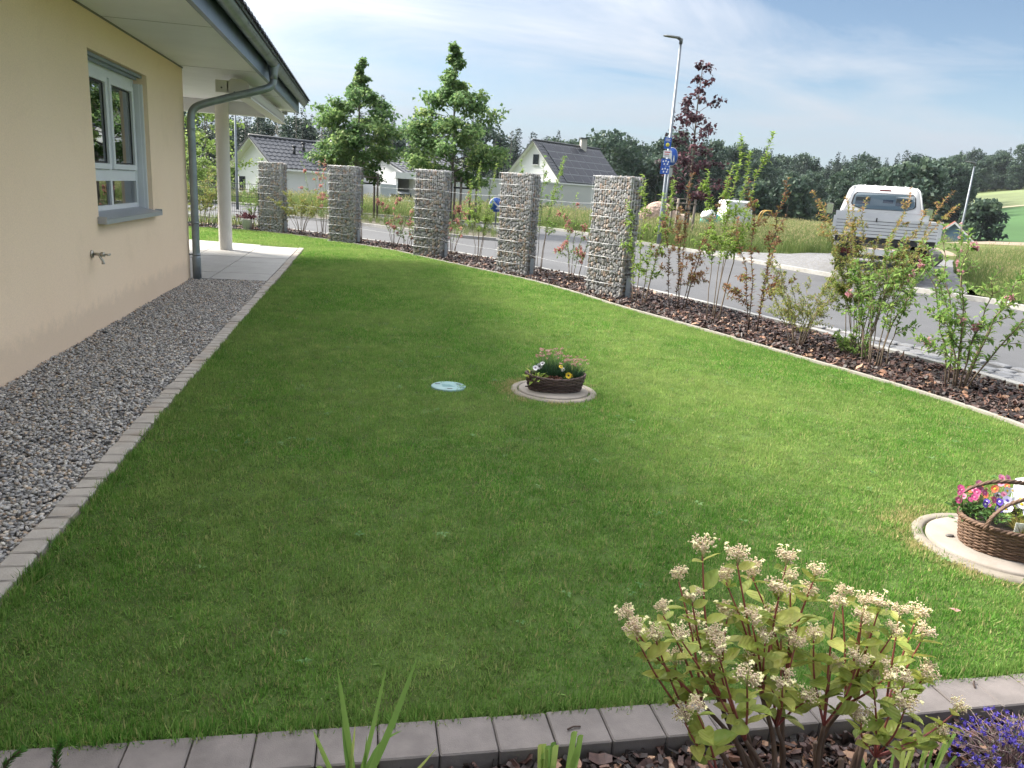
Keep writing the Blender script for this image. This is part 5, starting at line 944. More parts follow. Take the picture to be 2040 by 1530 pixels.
# carport with car, gate panel, garden wall
cp = thing('carport', 'white flat-roofed carport right of the white bungalow', 'carport', (2.4, 46.2, -.6))
for n_, bb in (('post', (-.5, -.38, 0, .12, 0, 2.35)), ('post', (1.5, 1.62, 0, .12, 0, 2.35)), ('roof', (-.55, 1.67, -.1, 4.5, 2.35, 2.7)), ('back_wall', (-.5, 1.62, 4.3, 4.42, 0, 2.34)), ('side_wall', (-.5, -.42, .4, 4.2, 0, 2.34))):
    b = MB(); b.box(*bb); obj(n_, b, M_plast if n_ != 'back_wall' else pbr('carport_grey', (.3, .3, .32, 1), .8), cp)
car = thing('parked_car', 'silver parked car half hidden behind the middle gabion', 'car', (2.35, 45.2, -.45), R(8)); M_car = pbr('car_silver', (.5, .52, .54, 1), .25, metal=.4)
b = MB(); sec = [(.45, .82, 0, 3.6), (.6, .86, -.05, 3.65), (.95, .84, 0, 3.6), (1.0, .8, .1, 3.4)]; sec2 = [(1.0, .78, .5, 3.2), (1.3, .68, 1.0, 2.9), (1.45, .6, 1.3, 2.7)]
def slices(b, S_, rad=.12, n=5, cap=True):
    V = []
    for z, hw, y0, y1 in S_:
        r = min(rad, hw * .4)
        for cx, cy, a0 in ((hw - r, y1 - r, 0), (-hw + r, y1 - r, 90), (-hw + r, y0 + r, 180), (hw - r, y0 + r, 270)):
            for k in range(n): a = R(a0 + 90 * k / (n - 1)); V.append((cx + r * math.cos(a), cy + r * math.sin(a), z))
    m = 4 * n; F = [(i * m + j, i * m + (j + 1) % m, (i + 1) * m + (j + 1) % m, (i + 1) * m + j) for i in range(len(S_) - 1) for j in range(m)]
    if cap: F += [tuple(range(m - 1, -1, -1)), tuple(range((len(S_) - 1) * m, len(S_) * m))]
    return b.add(V, F, smooth=True)
slices(b, sec); slices(b, sec2); obj('body', b, M_car, car)
b = MB(); b.add([(-.68, .45, 1.02), (.68, .45, 1.02), (.58, .95, 1.34), (-.58, .95, 1.34)], [(0, 1, 2, 3)]); obj('windscreen', b, M_wglass, car)
for s in (-1, 1):
    b = MB(); b.box(s * .66 - .12, s * .66 + .12, -.07, .0, .72, .84); obj('headlight', b, pbr('lamp_glass', (.7, .72, .75, 1), .1), car)
    for y_ in (.65, 2.9): b = MB(); b.tube([(s * .72, y_, .3), (s * .88, y_, .3)], .3, 14); obj('wheel', b, M_dark, car)
b = MB(); b.box(-.3, .3, -.065, -.05, .5, .62); obj('number_plate', b, pbr('plate_white', (.75, .75, .72, 1), .5), car)
gp_ = thing('gate_panel', 'pale grey garden gate panel left of the carport', 'gate', (1.05, 46.0, -.5)); b = MB(); b.box(0, .86, 0, .06, 0, 1.88); obj('panel', b, pbr('gate_grey', (.42, .45, .48, 1), .6), gp_)
for x_ in (-.1, .86): b = MB(); b.box(x_, x_ + .1, -.02, .08, 0, 1.95); obj('post', b, M_plast, gp_)
gw = thing('garden_wall', 'long pale grey garden wall behind the taller maple', 'wall', (4.5, 47.2, -.8), -R(8)); b = MB(); b.box(0, 9.5, 0, .25, 0, 2.85); obj('wall_body', b, pbr('wall_grey', (.5, .5, .5, 1), .85, var=.06, vscale=.5, world=True), gw); b = MB(); b.box(-.05, 9.55, -.05, .3, 2.85, 2.93); obj('coping', b, M_plast, gw)
for k in (1, 2): b = MB(); b.box(k * 3.1, k * 3.1 + .03, -.012, .0, 0, 2.84); obj('panel_joint', b, M_dark, gw)
# small far houses on the right
rh = thing('red_roofed_house', 'small blue house with red tiled roof beyond the truck', 'house', (57.5, 66.5, -3.4), R(-40)); b = MB(); b.add([(-2.2, 0, 0), (2.2, 0, 0), (2.2, 0, 2.6), (0, 0, 4.6), (-2.2, 0, 2.6), (-2.2, 7, 0), (2.2, 7, 0), (2.2, 7, 2.6), (0, 7, 4.6), (-2.2, 7, 2.6)], [(0, 1, 2, 3, 4), (1, 6, 7, 2), (5, 0, 4, 9), (6, 5, 9, 8, 7)]); obj('wall', b, pbr('blue_paint', (.12, .2, .3, 1), .7), rh)
M_red = pbr('red_tile', (.42, .12, .075, 1), .75, var=.15, vscale=2)
for s in (-1, 1):
    b = MB(); b.add([(0, -.3, 4.75), (s * 2.6, -.3, 2.4), (s * 2.6, 7.3, 2.4), (0, 7.3, 4.75), (0, -.3, 4.6), (s * 2.6, -.3, 2.25), (s * 2.6, 7.3, 2.25), (0, 7.3, 4.6)], [(0, 1, 2, 3), (7, 6, 5, 4), (0, 4, 5, 1), (1, 5, 6, 2), (2, 6, 7, 3)]); obj('roof', b, M_red, rh); b = MB(); b.add([(0, -.33, 4.72), (s * 2.6, -.33, 2.36), (s * 2.6, -.33, 2.16), (0, -.33, 4.5)], [(0, 1, 2, 3)]); obj('verge_board', b, M_plast, rh)
b = MB(); b.box(-.5, .5, -.04, .0, 1.0, 2.2); obj('window', b, M_plast, rh)
oh = thing('orange_house', 'pale orange gable house at the right edge in the hollow', 'house', (48.5, 44.0, -4.6), R(-44)); b = MB(); b.add([(-5, 0, 0), (5, 0, 0), (5, 0, 2.9), (0, 0, 5.3), (-5, 0, 2.9), (-5, 9, 0), (5, 9, 0), (5, 9, 2.9), (0, 9, 5.3), (-5, 9, 2.9)], [(0, 1, 2, 3, 4), (1, 6, 7, 2), (5, 0, 4, 9), (6, 5, 9, 8, 7)]); obj('wall', b, pbr('orange_render', (.6, .38, .22, 1), .85), oh)
for s in (-1, 1): b = MB(); b.add([(0, -.4, 5.5), (s * 5.4, -.4, 2.9), (s * 5.4, 9.4, 2.9), (0, 9.4, 5.5), (0, -.4, 5.3), (s * 5.4, -.4, 2.7), (s * 5.4, 9.4, 2.7), (0, 9.4, 5.3)], [(0, 1, 2, 3), (7, 6, 5, 4), (0, 4, 5, 1), (1, 5, 6, 2)]); obj('roof', b, pbr('brown_tile', (.13, .07, .05, 1), .8), oh)
b = MB(); b.box(-.9, 2.2, -.5, 0, 2.0, 4.0); b.box(-1.0, 2.3, -.6, .02, 4.0, 4.15); obj('balcony', b, pbr('dark_red_wood', (.16, .05, .05, 1), .7), oh)

# ------------------------------------------------------------------ lamp posts and signs
M_galv = pbr('pole_galv', (.2, .225, .25, 1), .5, metal=.4, var=.1, vscale=3)
def lamp_post(label, x, y, z, H, hd, r0=.075):
    t = thing('street_lamp', label, 'street lamp', (x, y, z), hd, 'street lamps'); b = MB(); b.tube([(0, 0, -.1), (0, 0, 1.2), (0, 0, 1.25), (0, 0, H)], [r0, r0, r0 * .85, r0 * .55], 12); obj('pole', b, M_galv, t)
    hd_ = bpy.data.objects.new('lamp_head', None); COL.objects.link(hd_); hd_.parent = t; mlh = pbr('lamp_dark', (.09, .1, .1, 1), .5)
    b = MB(); b.tube([(0, 0, H - .02), (0, 0, H + .13)], .055, 10); b.tube([(0, 0, H + .1), (-.1, 0, H + .15)], [.05, .05], 8); obj('socket', b, mlh, hd_)
    b = MB(); S_ = [(-.05, .06, .05), (-.12, .1, .045), (-.35, .13, .04), (-.48, .12, .03), (-.56, .06, .015)]; V = []
    for xx, hw, hh in S_: V += [(xx, -hw, H + .13 - .1 * (xx + .05)), (xx, hw, H + .13 - .1 * (xx + .05)), (xx, hw * .7, H + .13 + hh - .1 * (xx + .05)), (xx, -hw * .7, H + .13 + hh - .1 * (xx + .05))]
    F = [(0, 3, 2, 1), (16, 17, 18, 19)] + [(i * 4 + j, i * 4 + (j + 1) % 4, i * 4 + 4 + (j + 1) % 4, i * 4 + 4 + j) for i in range(4) for j in range(4)]; b.add(V, F, smooth=False); obj('housing', b, mlh, hd_)
    return t
lp = lamp_post('tall grey street lamp with blue signs, left of the purple maple', 9.62, 23.9, .0, 6.25, R(-12), .07)
lamp_post('thin street lamp pole rising under the eave beside the white column', -5.08, 33.65, .0, 6.2, R(20), .06)
lamp_post('pale distant street lamp on the right, beyond the truck', 33.0, 37.6, .3, 4.15, R(-10), .07)
M_blue = pbr('sign_blue', (.015, .09, .42, 1), .4); M_swhite = pbr('sign_white', (.75, .76, .78, 1), .4); M_yel = pbr('sign_yellow', (.65, .6, .08, 1), .45); M_sred = pbr('sign_red', (.5, .08, .08, 1), .45); M_alu = pbr('sign_back', (.4, .41, .42, 1), .4, metal=.5)
view = math.atan2(9.62, 23.9)
def sign_root(name, label, x, y, z, rz): return thing(name, label, 'sign', (x, y, z), rz)
def plate(t, x0, x1, z0, z1, mat, y0=-.012, y1=-.004, name='plate'): b = MB(); b.box(x0, x1, y0, y1, z0, z1); return obj(name, b, mat, t)
rz_ = -view + R(8); off = .085
s1 = sign_root('notice_plate', 'dark blue plaque with yellow emblem, topmost on the lamp post', 9.56, 23.78, 3.1, rz_); plate(s1, -.16, .06, 0, .34, M_blue); b = MB(); b.tube([(-.05, -.012, .12), (-.05, -.02, .12)], .062, 16); obj('emblem', b, M_yel, s1)
for k in range(3): plate(s1, -.13, .03 - .03 * (k % 2), .23 + k * .028, .242 + k * .028, M_swhite, -.016, -.012, 'lettering')
s2 = sign_root('notice_plate', 'small white sign with red lines, middle of the lamp post signs', 9.57, 23.78, 2.83, rz_); plate(s2, -.16, .08, 0, .22, M_swhite); plate(s2, -.13, .05, .15, .18, M_sred, -.016, -.012, 'lettering'); plate(s2, -.13, .02, .09, .11, M_sred, -.016, -.012, 'lettering'); plate(s2, -.13, .04, .04, .055, M_dark, -.016, -.012, 'lettering')
s3 = sign_root('direction_sign', 'blue sign with white figures, lowest on the lamp post', 9.57, 23.78, 2.32, rz_); plate(s3, -.2, .08, .25, .47, M_blue); plate(s3, -.2, .08, 0, .24, M_blue)
for zc in (.36, .12):
    for k, (xx, zz) in enumerate(((-.14, .03), (-.06, .05), (.02, .02), (-.1, -.05), (0, -.05))):
        b = MB(); b.add([(xx - .025, -.014, zc + zz - .02), (xx + .02, -.014, zc + zz - .03), (xx + .03, -.014, zc + zz + .02), (xx - .01, -.014, zc + zz + .03)], [(0, 1, 2, 3)]); obj('symbol', b, M_swhite, s3)
def disc_sign(label, x, y, z, zc, rad, rz, figs=True):
    t = sign_root('round_sign', label, x, y, z, rz); b = MB(); b.tube([(0, .03, 0), (0, .03, zc + rad * .9)], .03, 8); obj('post', b, M_galv, t); b = MB(); b.tube([(0, -.002, zc), (0, .004, zc)], rad, 32); obj('back_plate', b, M_alu, t); b = MB(); b.tube([(0, -.010, zc), (0, -.003, zc)], rad * .985, 32); obj('white_rim', b, M_swhite, t); b = MB(); b.tube([(0, -.014, zc), (0, -.011, zc)], rad * .94, 32); obj('face', b, M_blue, t)
    if figs:
        for fx_, s in ((-.06, 1.0), (.1, .62)):
            hh = rad * 1.2 * s; b = MB(); y_ = -.017; zb = zc - rad * .6; b.tube([(fx_, y_, zb + hh * .9), (fx_, y_ + .002, zb + hh * .9)], hh * .11, 10); P2 = [(-.12, .8), (.12, .8), (.15, .42), (.2, 0), (.1, 0), (.0, .36), (-.1, 0), (-.2, 0), (-.13, .42)]; b.add([(fx_ + px_ * hh, y_, zb + pz * hh) for px_, pz in P2], [tuple(range(9))]); obj('pedestrian_symbol', b, M_swhite, t)
    else:
        b = MB(); b.add([(-.3 * rad, -.017, zc + .45 * rad), (-.45 * rad, -.017, zc + .3 * rad), (.25 * rad, -.017, zc - .4 * rad), (.4 * rad, -.017, zc - .25 * rad)], [(0, 1, 2, 3)]); b.add([(.55 * rad, -.017, zc - .6 * rad), (-.1 * rad, -.017, zc - .55 * rad), (.5 * rad, -.017, zc + .1 * rad)], [(0, 1, 2)]); obj('arrow_symbol', b, M_swhite, t)
    return t
ds = disc_sign('round blue pedestrian sign on its own post beside the lamp', 9.98, 24.5, .05, 2.86, .3, -view + R(48))
b = MB(); b.box(-.06, .1, -.02, .02, 2.22, 2.5); obj('small_plate', b, M_alu, ds)
disc_sign('round blue arrow sign half hidden behind a gabion', 5.15, 29.9, .05, .86, .29, R(-8), False)

# ------------------------------------------------------------------ white crew-cab pickup truck
tk = thing('pickup_truck', 'white pickup truck seen from behind, parked on the cobbled driveway', 'truck', (10.85, 14.45, .2), -R(33.5))
TS = 1.02; tk.scale = (TS, TS, TS)
M_tw = pbr('truck_white', (.52, .52, .52, 1), .3, spec=.5, var=.03, vscale=2); M_tal = pbr('truck_alu', (.55, .56, .57, 1), .45, metal=.0, var=.06, vscale=3); M_blk = pbr('truck_black', (.018, .018, .02, 1), .6); M_tyre = pbr('tyre', (.02, .02, .021, 1), .85)
b = MB(); slices(b, [(.5, .93, 2.4, 5.0), (.8, .95, 2.38, 5.1), (1.05, .95, 2.38, 5.05), (1.2, .93, 2.40, 4.7), (1.45, .875, 2.46, 4.35), (1.7, .81, 2.53, 4.02), (1.84, .77, 2.6, 3.85), (1.905, .71, 2.68, 3.74), (1.94, .6, 2.8, 3.6)], .16, 6); cab_ = obj('cab', b, M_tw, tk)
for s in (-1, 1):
    b = MB(); b.tube(smooth_line([(s * .90, 2.42, 1.0), (s * .865, 2.44, 1.3), (s * .80, 2.5, 1.6), (s * .735, 2.58, 1.83), (s * .66, 2.68, 1.905)], 4), .018, 6); obj('pillar_moulding', b, M_tw, cab_)
for k in range(5):
    b = MB(); x = -.44 + k * .22; b.tube([(x, 2.85, 1.937), (x, 3.5, 1.937)], .022, 6); obj('roof_rib', b, M_tw, cab_)
def rear_y(z): return float(np.interp(z, [1.2, 1.45, 1.7, 1.84], [2.40, 2.46, 2.53, 2.6]))
W_ = [(-.60, 1.77), (.60, 1.77), (.665, 1.7), (.70, 1.5), (.66, 1.45), (.47, 1.385), (-.47, 1.385), (-.66, 1.45), (-.70, 1.5), (-.665, 1.7)]
def wpanel(sc, e, mat, name, par=tk): b = MB(); b.add([(x * sc, rear_y(z) - e, 1.58 + (z - 1.58) * sc) for x, z in W_], [tuple(range(10))]); return obj(name, b, mat, par)
rw = wpanel(1.0, .006, M_blk, 'rear_window'); wpanel(.955, .010, pbr('truck_interior', (.10, .14, .15, 1), .5), 'interior', rw)
for x in (-.45, .42):
    b = MB(); b.bbox(x - .16, x + .16, rear_y(1.55) - .028, rear_y(1.55) - .012, 1.45, 1.66, .004); obj('headrest', b, pbr('seat_grey', (.045, .055, .06, 1), .8), rw)
b = MB(); b.box(-.02, .2, rear_y(1.6) - .026, rear_y(1.6) - .014, 1.46, 1.62); obj('headrest', b, pbr('seat_dark', (.03, .035, .04, 1), .8), rw)
wpanel(.955, .034, M_glass, 'pane', rw)
b = MB(); b.add([(-.66, 4.42, 1.42), (.66, 4.42, 1.42), (.6, 3.98, 1.76), (-.6, 3.98, 1.76)], [(0, 1, 2, 3)]); obj('windscreen', b, M_wglass, tk)
for s in (-1, 1):
    b = MB(); b.add([(s * .885, 2.75, 1.3), (s * .885, 4.2, 1.3), (s * .82, 3.9, 1.72), (s * .82, 2.8, 1.72)], [(0, 1, 2, 3)]); obj('side_window', b, M_wglass, tk)
    mr = bpy.data.objects.new('mirror', None); COL.objects.link(mr); mr.parent = tk; b = MB(); b.tube([(s * .9, 4.15, 1.25), (s * 1.08, 4.1, 1.3)], .02, 6); obj('mirror_arm', b, M_blk, mr); b = MB(); b.bbox(s * 1.15 - .09, s * 1.15 + .09, 4.02, 4.12, 1.2, 1.5, .03); obj('mirror_housing', b, M_blk, mr); b = MB(); b.box(s * 1.15 - .075, s * 1.15 + .075, 4.008, 4.02, 1.225, 1.475); obj('mirror_glass', b, pbr('mirror', (.5, .55, .6, 1), .05, metal=.9), mr)
b = MB(); b.box(.55, .62, 2.385, 2.415, 1.13, 1.25); b.box(.62, .85, 2.375, 2.39, 1.14, 1.17); obj('cab_handle', b, M_blk, tk)
b = MB(); b.box(.84, .91, 2.34, 2.41, 1.12, 1.29); obj('tail_marker', b, pbr('lamp_red', (.5, .03, .03, 1), .3), tk)
# load bed: each side board of stacked slats
bed = bpy.data.objects.new('load_bed', None); COL.objects.link(bed); bed.parent = tk; zb, hb_ = .80, .40
for k in range(6):
    z0 = zb + k * (hb_ / 6) + .004; z1 = zb + (k + 1) * (hb_ / 6) - .006; dpt = .006 * (k == 5)
    b = MB(); b.box(-.98, .98, -.022 - dpt, .0, z0, z1); obj('tailgate_slat', b, M_tal, bed)
    for s in (-1, 1): b = MB(); b.box(min(s * 1.0, s * 1.024), max(s * 1.0, s * 1.024), .03, 2.25, z0, z1); obj('side_slat', b, M_tal, bed)
for s in (-1, 1): b = MB(); b.box(s * .995 - .035, s * .995 + .035, -.035, .03, zb - .04, zb + hb_ + .012); obj('corner_post', b, M_tal, bed)
for x in (-.62, -.2, .22, .62): b = MB(); b.box(x - .012, x + .012, -.036, -.0285, zb + hb_ - .075, zb + hb_ + .004); obj('latch', b, M_blk, bed)
b = MB(); b.box(-.97, .97, .004, .02, zb, zb + hb_ - .02); obj('tailgate_backing', b, M_blk, bed)
for z_ in (1.27, 1.34):
    b = MB(); b.box(-.8, .8, rear_y(z_) - .004, rear_y(z_) + .01, z_, z_ + .008); obj('pressed_seam', b, M_tal, cab_)
b = MB(); b.box(-.12, .12, rear_y(1.84) - .012, rear_y(1.84) + .02, 1.815, 1.85); obj('brake_light', b, pbr('brake_red', (.2, .02, .02, 1), .3), cab_)
b = MB(); b.box(-.98, .98, .022, 2.28, zb - .02, zb - .002); obj('bed_floor', b, M_blk, bed); b = MB(); b.box(-.99, .99, 2.27, 2.31, zb, 1.32); obj('headboard', b, M_tal, bed)
b = MB(); b.box(-.95, .95, -.02, .06, .68, .78); obj('rear_beam', b, M_blk, tk); b = MB(); b.box(-.5, -.4, .06, 4.6, .52, .68); b.box(.4, .5, .06, 4.6, .52, .68); obj('chassis', b, M_blk, tk)
for s in (-1, 1):
    b = MB(); b.box(s * .66 - .24, s * .66 + .24, .0, .09, .43, .58); lt = obj('tail_light', b, M_blk, tk); b = MB(); b.box(s * .66 - .22, s * .66 + .22, -.012, .0, .445, .565); obj('lens', b, pbr('lens_red', (.07, .008, .008, 1), .25), lt)
    b = MB(); b.box(s * .72 - .15, s * .72 + .15, .28, .31, .25, .62); obj('mud_flap', b, M_blk, tk)
    for y_ in (.95, 4.2):
        wh = bpy.data.objects.new('wheel', None); COL.objects.link(wh); wh.parent = tk; b = MB(); b.tube([(s * .62, y_, .33), (s * .645, y_, .33), (s * .83, y_, .33), (s * .85, y_, .33)], [.29, .33, .33, .29], 24); obj('tyre', b, M_tyre, wh); b = MB(); b.tube([(s * .835, y_, .33), (s * .86, y_, .33)], .19, 16); obj('rim', b, M_galv, wh)
b = MB(); b.box(-.7, .7, .02, .1, .36, .44); obj('bumper_bar', b, M_blk, tk); b = MB(); b.box(-.26, .26, -.004, .018, .46, .57); obj('number_plate', b, pbr('plate_w', (.7, .7, .68, 1), .5), tk)
fc = bpy.data.curves.new('badge', 'FONT'); fc.body = 'TDI'; fc.size = .085; fc.extrude = .002; tmp = bpy.data.objects.new('badge_text', fc); COL.objects.link(tmp); bpy.context.view_layer.update(); bme = bpy.data.meshes.new_from_object(tmp.evaluated_get(bpy.context.evaluated_depsgraph_get())); bpy.data.objects.remove(tmp); bme.materials.clear(); bme.materials.append(M_swhite); bd = link('badge', bme, tk, (.62, -.024, .705), (R(90), 0, 0))
# ------------------------------------------------------------------ things on the verge
def rock(name, label, loc, sc, seed, col, cat='boulder', rz=0):
    V, F = stone_mesh(seed, 4, *sc, .04); g = np.random.default_rng(seed); fr = g.normal(size=(6, 3)) * 2.5; ph = g.random(6) * 6.28; n_ = sum(np.sin(V / np.array(sc) @ f * 2 + p) for f, p in zip(fr, ph)) * .025; V = V * (1 + n_[:, None]); b = MB(); b.add(V, F); o = obj(name, b, pbr(name + '_stone', col, .85, var=.35, vscale=2.2, bump=1.0, bscale=5, bdist=.15), None, loc=loc, rot=(0, 0, rz)); return tag(o, label, cat)
rock('boulder', 'large pale pink boulder behind the lamp post', (12.5, 31.4, .68), (2.0, 1.3, 1.4), 71, (.4, .28, .22, 1)); rock('boulder', 'lower pale pink boulder right of the lamp post', (13.6, 31.6, .5), (1.3, 1.1, 1.0), 72, (.38, .28, .225, 1)); rock('boulder', 'grey square stone block beside the truck on the driveway', (15.0, 17.9, .42), (.6, .5, .58), 73, (.2, .19, .175, 1))
ib = thing('water_tank', 'white plastic tank standing in the tall grass', 'tank', (15.9, 31.2, .2)); b = MB(); b.bbox(-.6, .6, -.5, .5, .15, 1.5, .08); obj('tank', b, pbr('tank_white', (.7, .7, .7, 1), .5, var=.05, vscale=3), ib); b = MB(); b.lathe([(.14, 0), (.14, .06), (.11, .07)], 12, (0, 0, 1.5)); obj('lid', b, M_dark, ib); b = MB(); b.box(-.6, .6, -.5, .5, .0, .14); obj('pallet', b, M_stake, ib)
tb = thing('tarp_bundle', 'teal and white tarpaulin bundle left of the white tank', 'tarpaulin', (14.75, 31.0, .2)); V, F = stone_mesh(81, 3, 1.0, .8, .95, .05); b = MB(); b.add(V + (0, 0, .48), F, smooth=True); obj('cover', b, pbr('tarp_teal', (.05, .3, .28, 1), .5), tb); V, F = stone_mesh(82, 3, .7, .6, .5, .05); b = MB(); b.add(V + (-.2, -.12, .82), F, smooth=True); obj('white_sheet', b, pbr('tarp_white', (.7, .72, .72, 1), .5), tb)
yd = thing('mini_dumper', 'small yellow construction dumper right of the white tank', 'dumper', (17.2, 30.8, -.05), R(-20)); yd.scale = (.8, .8, .8); M_yl = pbr('machine_yellow', (.4, .25, .05, 1), .45, var=.1, vscale=3)
b = MB(); b.bbox(-.35, .75, -.45, .45, .3, .75, .05); obj('chassis', b, M_yl, yd); b = MB(); b.add([(.15, -.5, .72), (.95, -.5, .72), (1.05, -.5, 1.05), (.05, -.5, 1.05), (.15, .5, .72), (.95, .5, .72), (1.05, .5, 1.05), (.05, .5, 1.05)], [(0, 1, 2, 3), (7, 6, 5, 4), (0, 4, 5, 1), (1, 5, 6, 2), (3, 7, 4, 0)]); obj('skip', b, M_yl, yd)
for y_ in (-.4, .4): b = MB(); b.tube(smooth_line([(-.35, y_, .7), (-.32, y_, 1.4), (-.15, y_, 1.72), (.2, y_, 1.75)], 4), .04, 6); obj('roll_bar', b, M_yl, yd)
b = MB(); b.box(-.2, .1, -.2, .2, .75, .95); obj('seat', b, M_blk, yd)
for x_ in (-.15, .6):
    for y_ in (-.5, .5): b = MB(); b.tube([(x_, y_ - .1, .25), (x_, y_ + .1, .25)], .26, 14); obj('wheel', b, M_tyre, yd)
# ------------------------------------------------------------------ covers in the lawn
M_cov = pbr('cover_beige', (.235, .205, .175, 1), .85, var=.12, vscale=6, bump=.3, bscale=90, dirt=(.2, .165, .12, 1), world=True); M_ring = pbr('ring_concrete', (.2, .175, .14, 1), .9, var=.2, vscale=7, bump=.4, bscale=70, dirt=(.13, .11, .07, 1), world=True)
wc = thing('well_cover', 'small round turquoise plastic cover in the lawn', 'cover', (.675, 5.63, -.038)); b = MB(); b.lathe([(.135, 0), (.135, .038), (.128, .042), (.0, .042)], 28, cap=False); obj('lid', b, pbr('turquoise', (.16, .27, .26, 1), .5, var=.08, vscale=12), wc)
for k in range(3):
    a = .5 + k * 2.1; b = MB(); c_, s_ = math.cos(a) * .095, math.sin(a) * .095; b.box(c_ - .02, c_ + .02, s_ - .007, s_ + .007, .0425, .0445); obj('slot', b, M_dark, wc)
for k in range(4): b = MB(); b.box(-.05, .045 - .01 * k, -.03 + k * .018, -.024 + k * .018, .0425, .044); obj('embossed_line', b, pbr('turq_d', (.2, .36, .36, 1), .5), wc)
def manhole(label, x, y, ro, ri, knob):
    t = thing('manhole_cover', label, 'manhole cover', (x, y, -.032), 0, 'concrete manhole covers in the lawn'); b = MB(); b.lathe([(ri + .012, .0), (ri + .012, .03), (ri + .02, .036), (ro - .012, .034), (ro, .02), (ro, -.05)], 56, cap=False); obj('ring', b, M_ring, t)
    b = MB(); b.lathe([(ri, -.02), (ri, .036), (ri - .01, .043), (0, .046)], 56, cap=False); l_ = obj('lid', b, M_cov, t); b = MB(); b.lathe([(ri + .013, 0.012), (ri - .001, .012)], 56, cap=False); obj('gap', b, M_dark, t)
    b = MB(); b.lathe([(.022, 0), (.02, .006), (.008, .008)], 12, (*knob, .045), sy=.6); obj('lifting_lug', b, pbr('lug', (.1, .09, .08, 1), .6), l_); return t
manhole('round beige concrete cover under the dark wicker basket', 1.495, 5.55, .345, .275, (-.2, .05)); manhole('round beige concrete cover under the basket with two handles', 3.02, 2.79, .385, .315, (-.2, .09))
# ------------------------------------------------------------------ wicker baskets
def basket(name, label, x, y, z, ax, ay, H, flare, rows, mat, rz, endlift=.0, rim=.012, thick=.0065, nst=44):
    t = thing(name, label, 'basket', (x, y, z), rz); W = lambda f: 1 - flare * (1 - f)
    for k in range(rows):
        f = (k + .5) / rows; n = nst * 4; th = np.arange(n + 1) * 2 * np.pi / n; wob = thick * .75 * np.cos(th * nst / 2 + (k % 2) * np.pi); hz_ = H * f + endlift * f * np.cos(th) ** 2; P0 = np.stack([(ax * W(f) + wob) * np.cos(th), (ay * W(f) + wob) * np.sin(th), hz_ + .0015 * np.sin(th * 5 + k)], 1); b = MB(); b.tube(P0, thick * (.92 + .1 * (k % 3)), 6, cap=False, rnd=random.random()); obj('weave_row', b, mat, t)
    for k in range(nst):
        th = k * 2 * np.pi / nst; b = MB(); b.tube([(ax * W(f) * math.cos(th), ay * W(f) * math.sin(th), H * f + endlift * f * math.cos(th) ** 2) for f in (0, .33, .66, 1)], thick * .8, 5); obj('stake', b, mat, t)
    n = 120; th = np.arange(n + 1) * 2 * np.pi / n
    for ph in (0, 2.09, 4.19):                                  # plaited rim of three strands
        tw = th * 26 + ph; P0 = np.stack([(ax + rim * .7 * np.cos(tw)) * np.cos(th), (ay + rim * .7 * np.cos(tw)) * np.sin(th), H + endlift * np.cos(th) ** 2 + rim * .7 * np.sin(tw)], 1); b = MB(); b.tube(P0, rim * .62, 6, cap=False, rnd=random.random()); obj('rim_strand', b, mat, t)
    b = MB(); b.lathe([(0, .002), (W(0), .002)], 40, sx=ax, sy=ay, cap=False); obj('base', b, mat, t); b = MB(); b.lathe([(0, H * .72), (W(.72) * .97, H * .7)], 40, sx=ax, sy=ay, cap=False); obj('potting_soil', b, pbr('potting_soil', (.03, .022, .016, 1), .95, bump=1, bscale=40, bdist=.01), t); return t
def wicker(name, c0, c1): return foliage(name, [(0, c0), (1, c1)], 0.0, .65)
b1 = basket('wicker_basket', 'dark brown oval wicker basket of flowers in mid lawn', 1.495, 5.52, .015, .235, .13, .105, .14, 9, wicker('wicker_dark', (.055, .036, .032, 1), (.13, .09, .08, 1)), -.05, .022, .008, .0068, 30)
b2 = basket('wicker_basket', 'light brown wicker basket with two arched handles at right edge', 3.1, 2.75, .015, .3, .205, .13, .07, 17, wicker('wicker_brown', (.075, .045, .03, 1), (.17, .105, .07, 1)), -.2, .0, .011, .0042, 46)
M_wk = b2.children[0].data.materials[0]
for yo in (-.095, .1):
    for ph in (0, 2.09, 4.19):
        th = np.linspace(0, np.pi, 50); tw = th * 16 + ph; P0 = np.stack([-.04 - .235 * np.cos(th) + .006 * np.cos(tw), yo * (1 + .35 * np.abs(np.cos(th))) + .006 * np.sin(tw), .13 + .155 * np.sin(th) + .006 * np.cos(tw)], 1); b = MB(); b.tube(P0, .0062, 6, rnd=random.random()); obj('handle_strand', b, M_wk, b2)
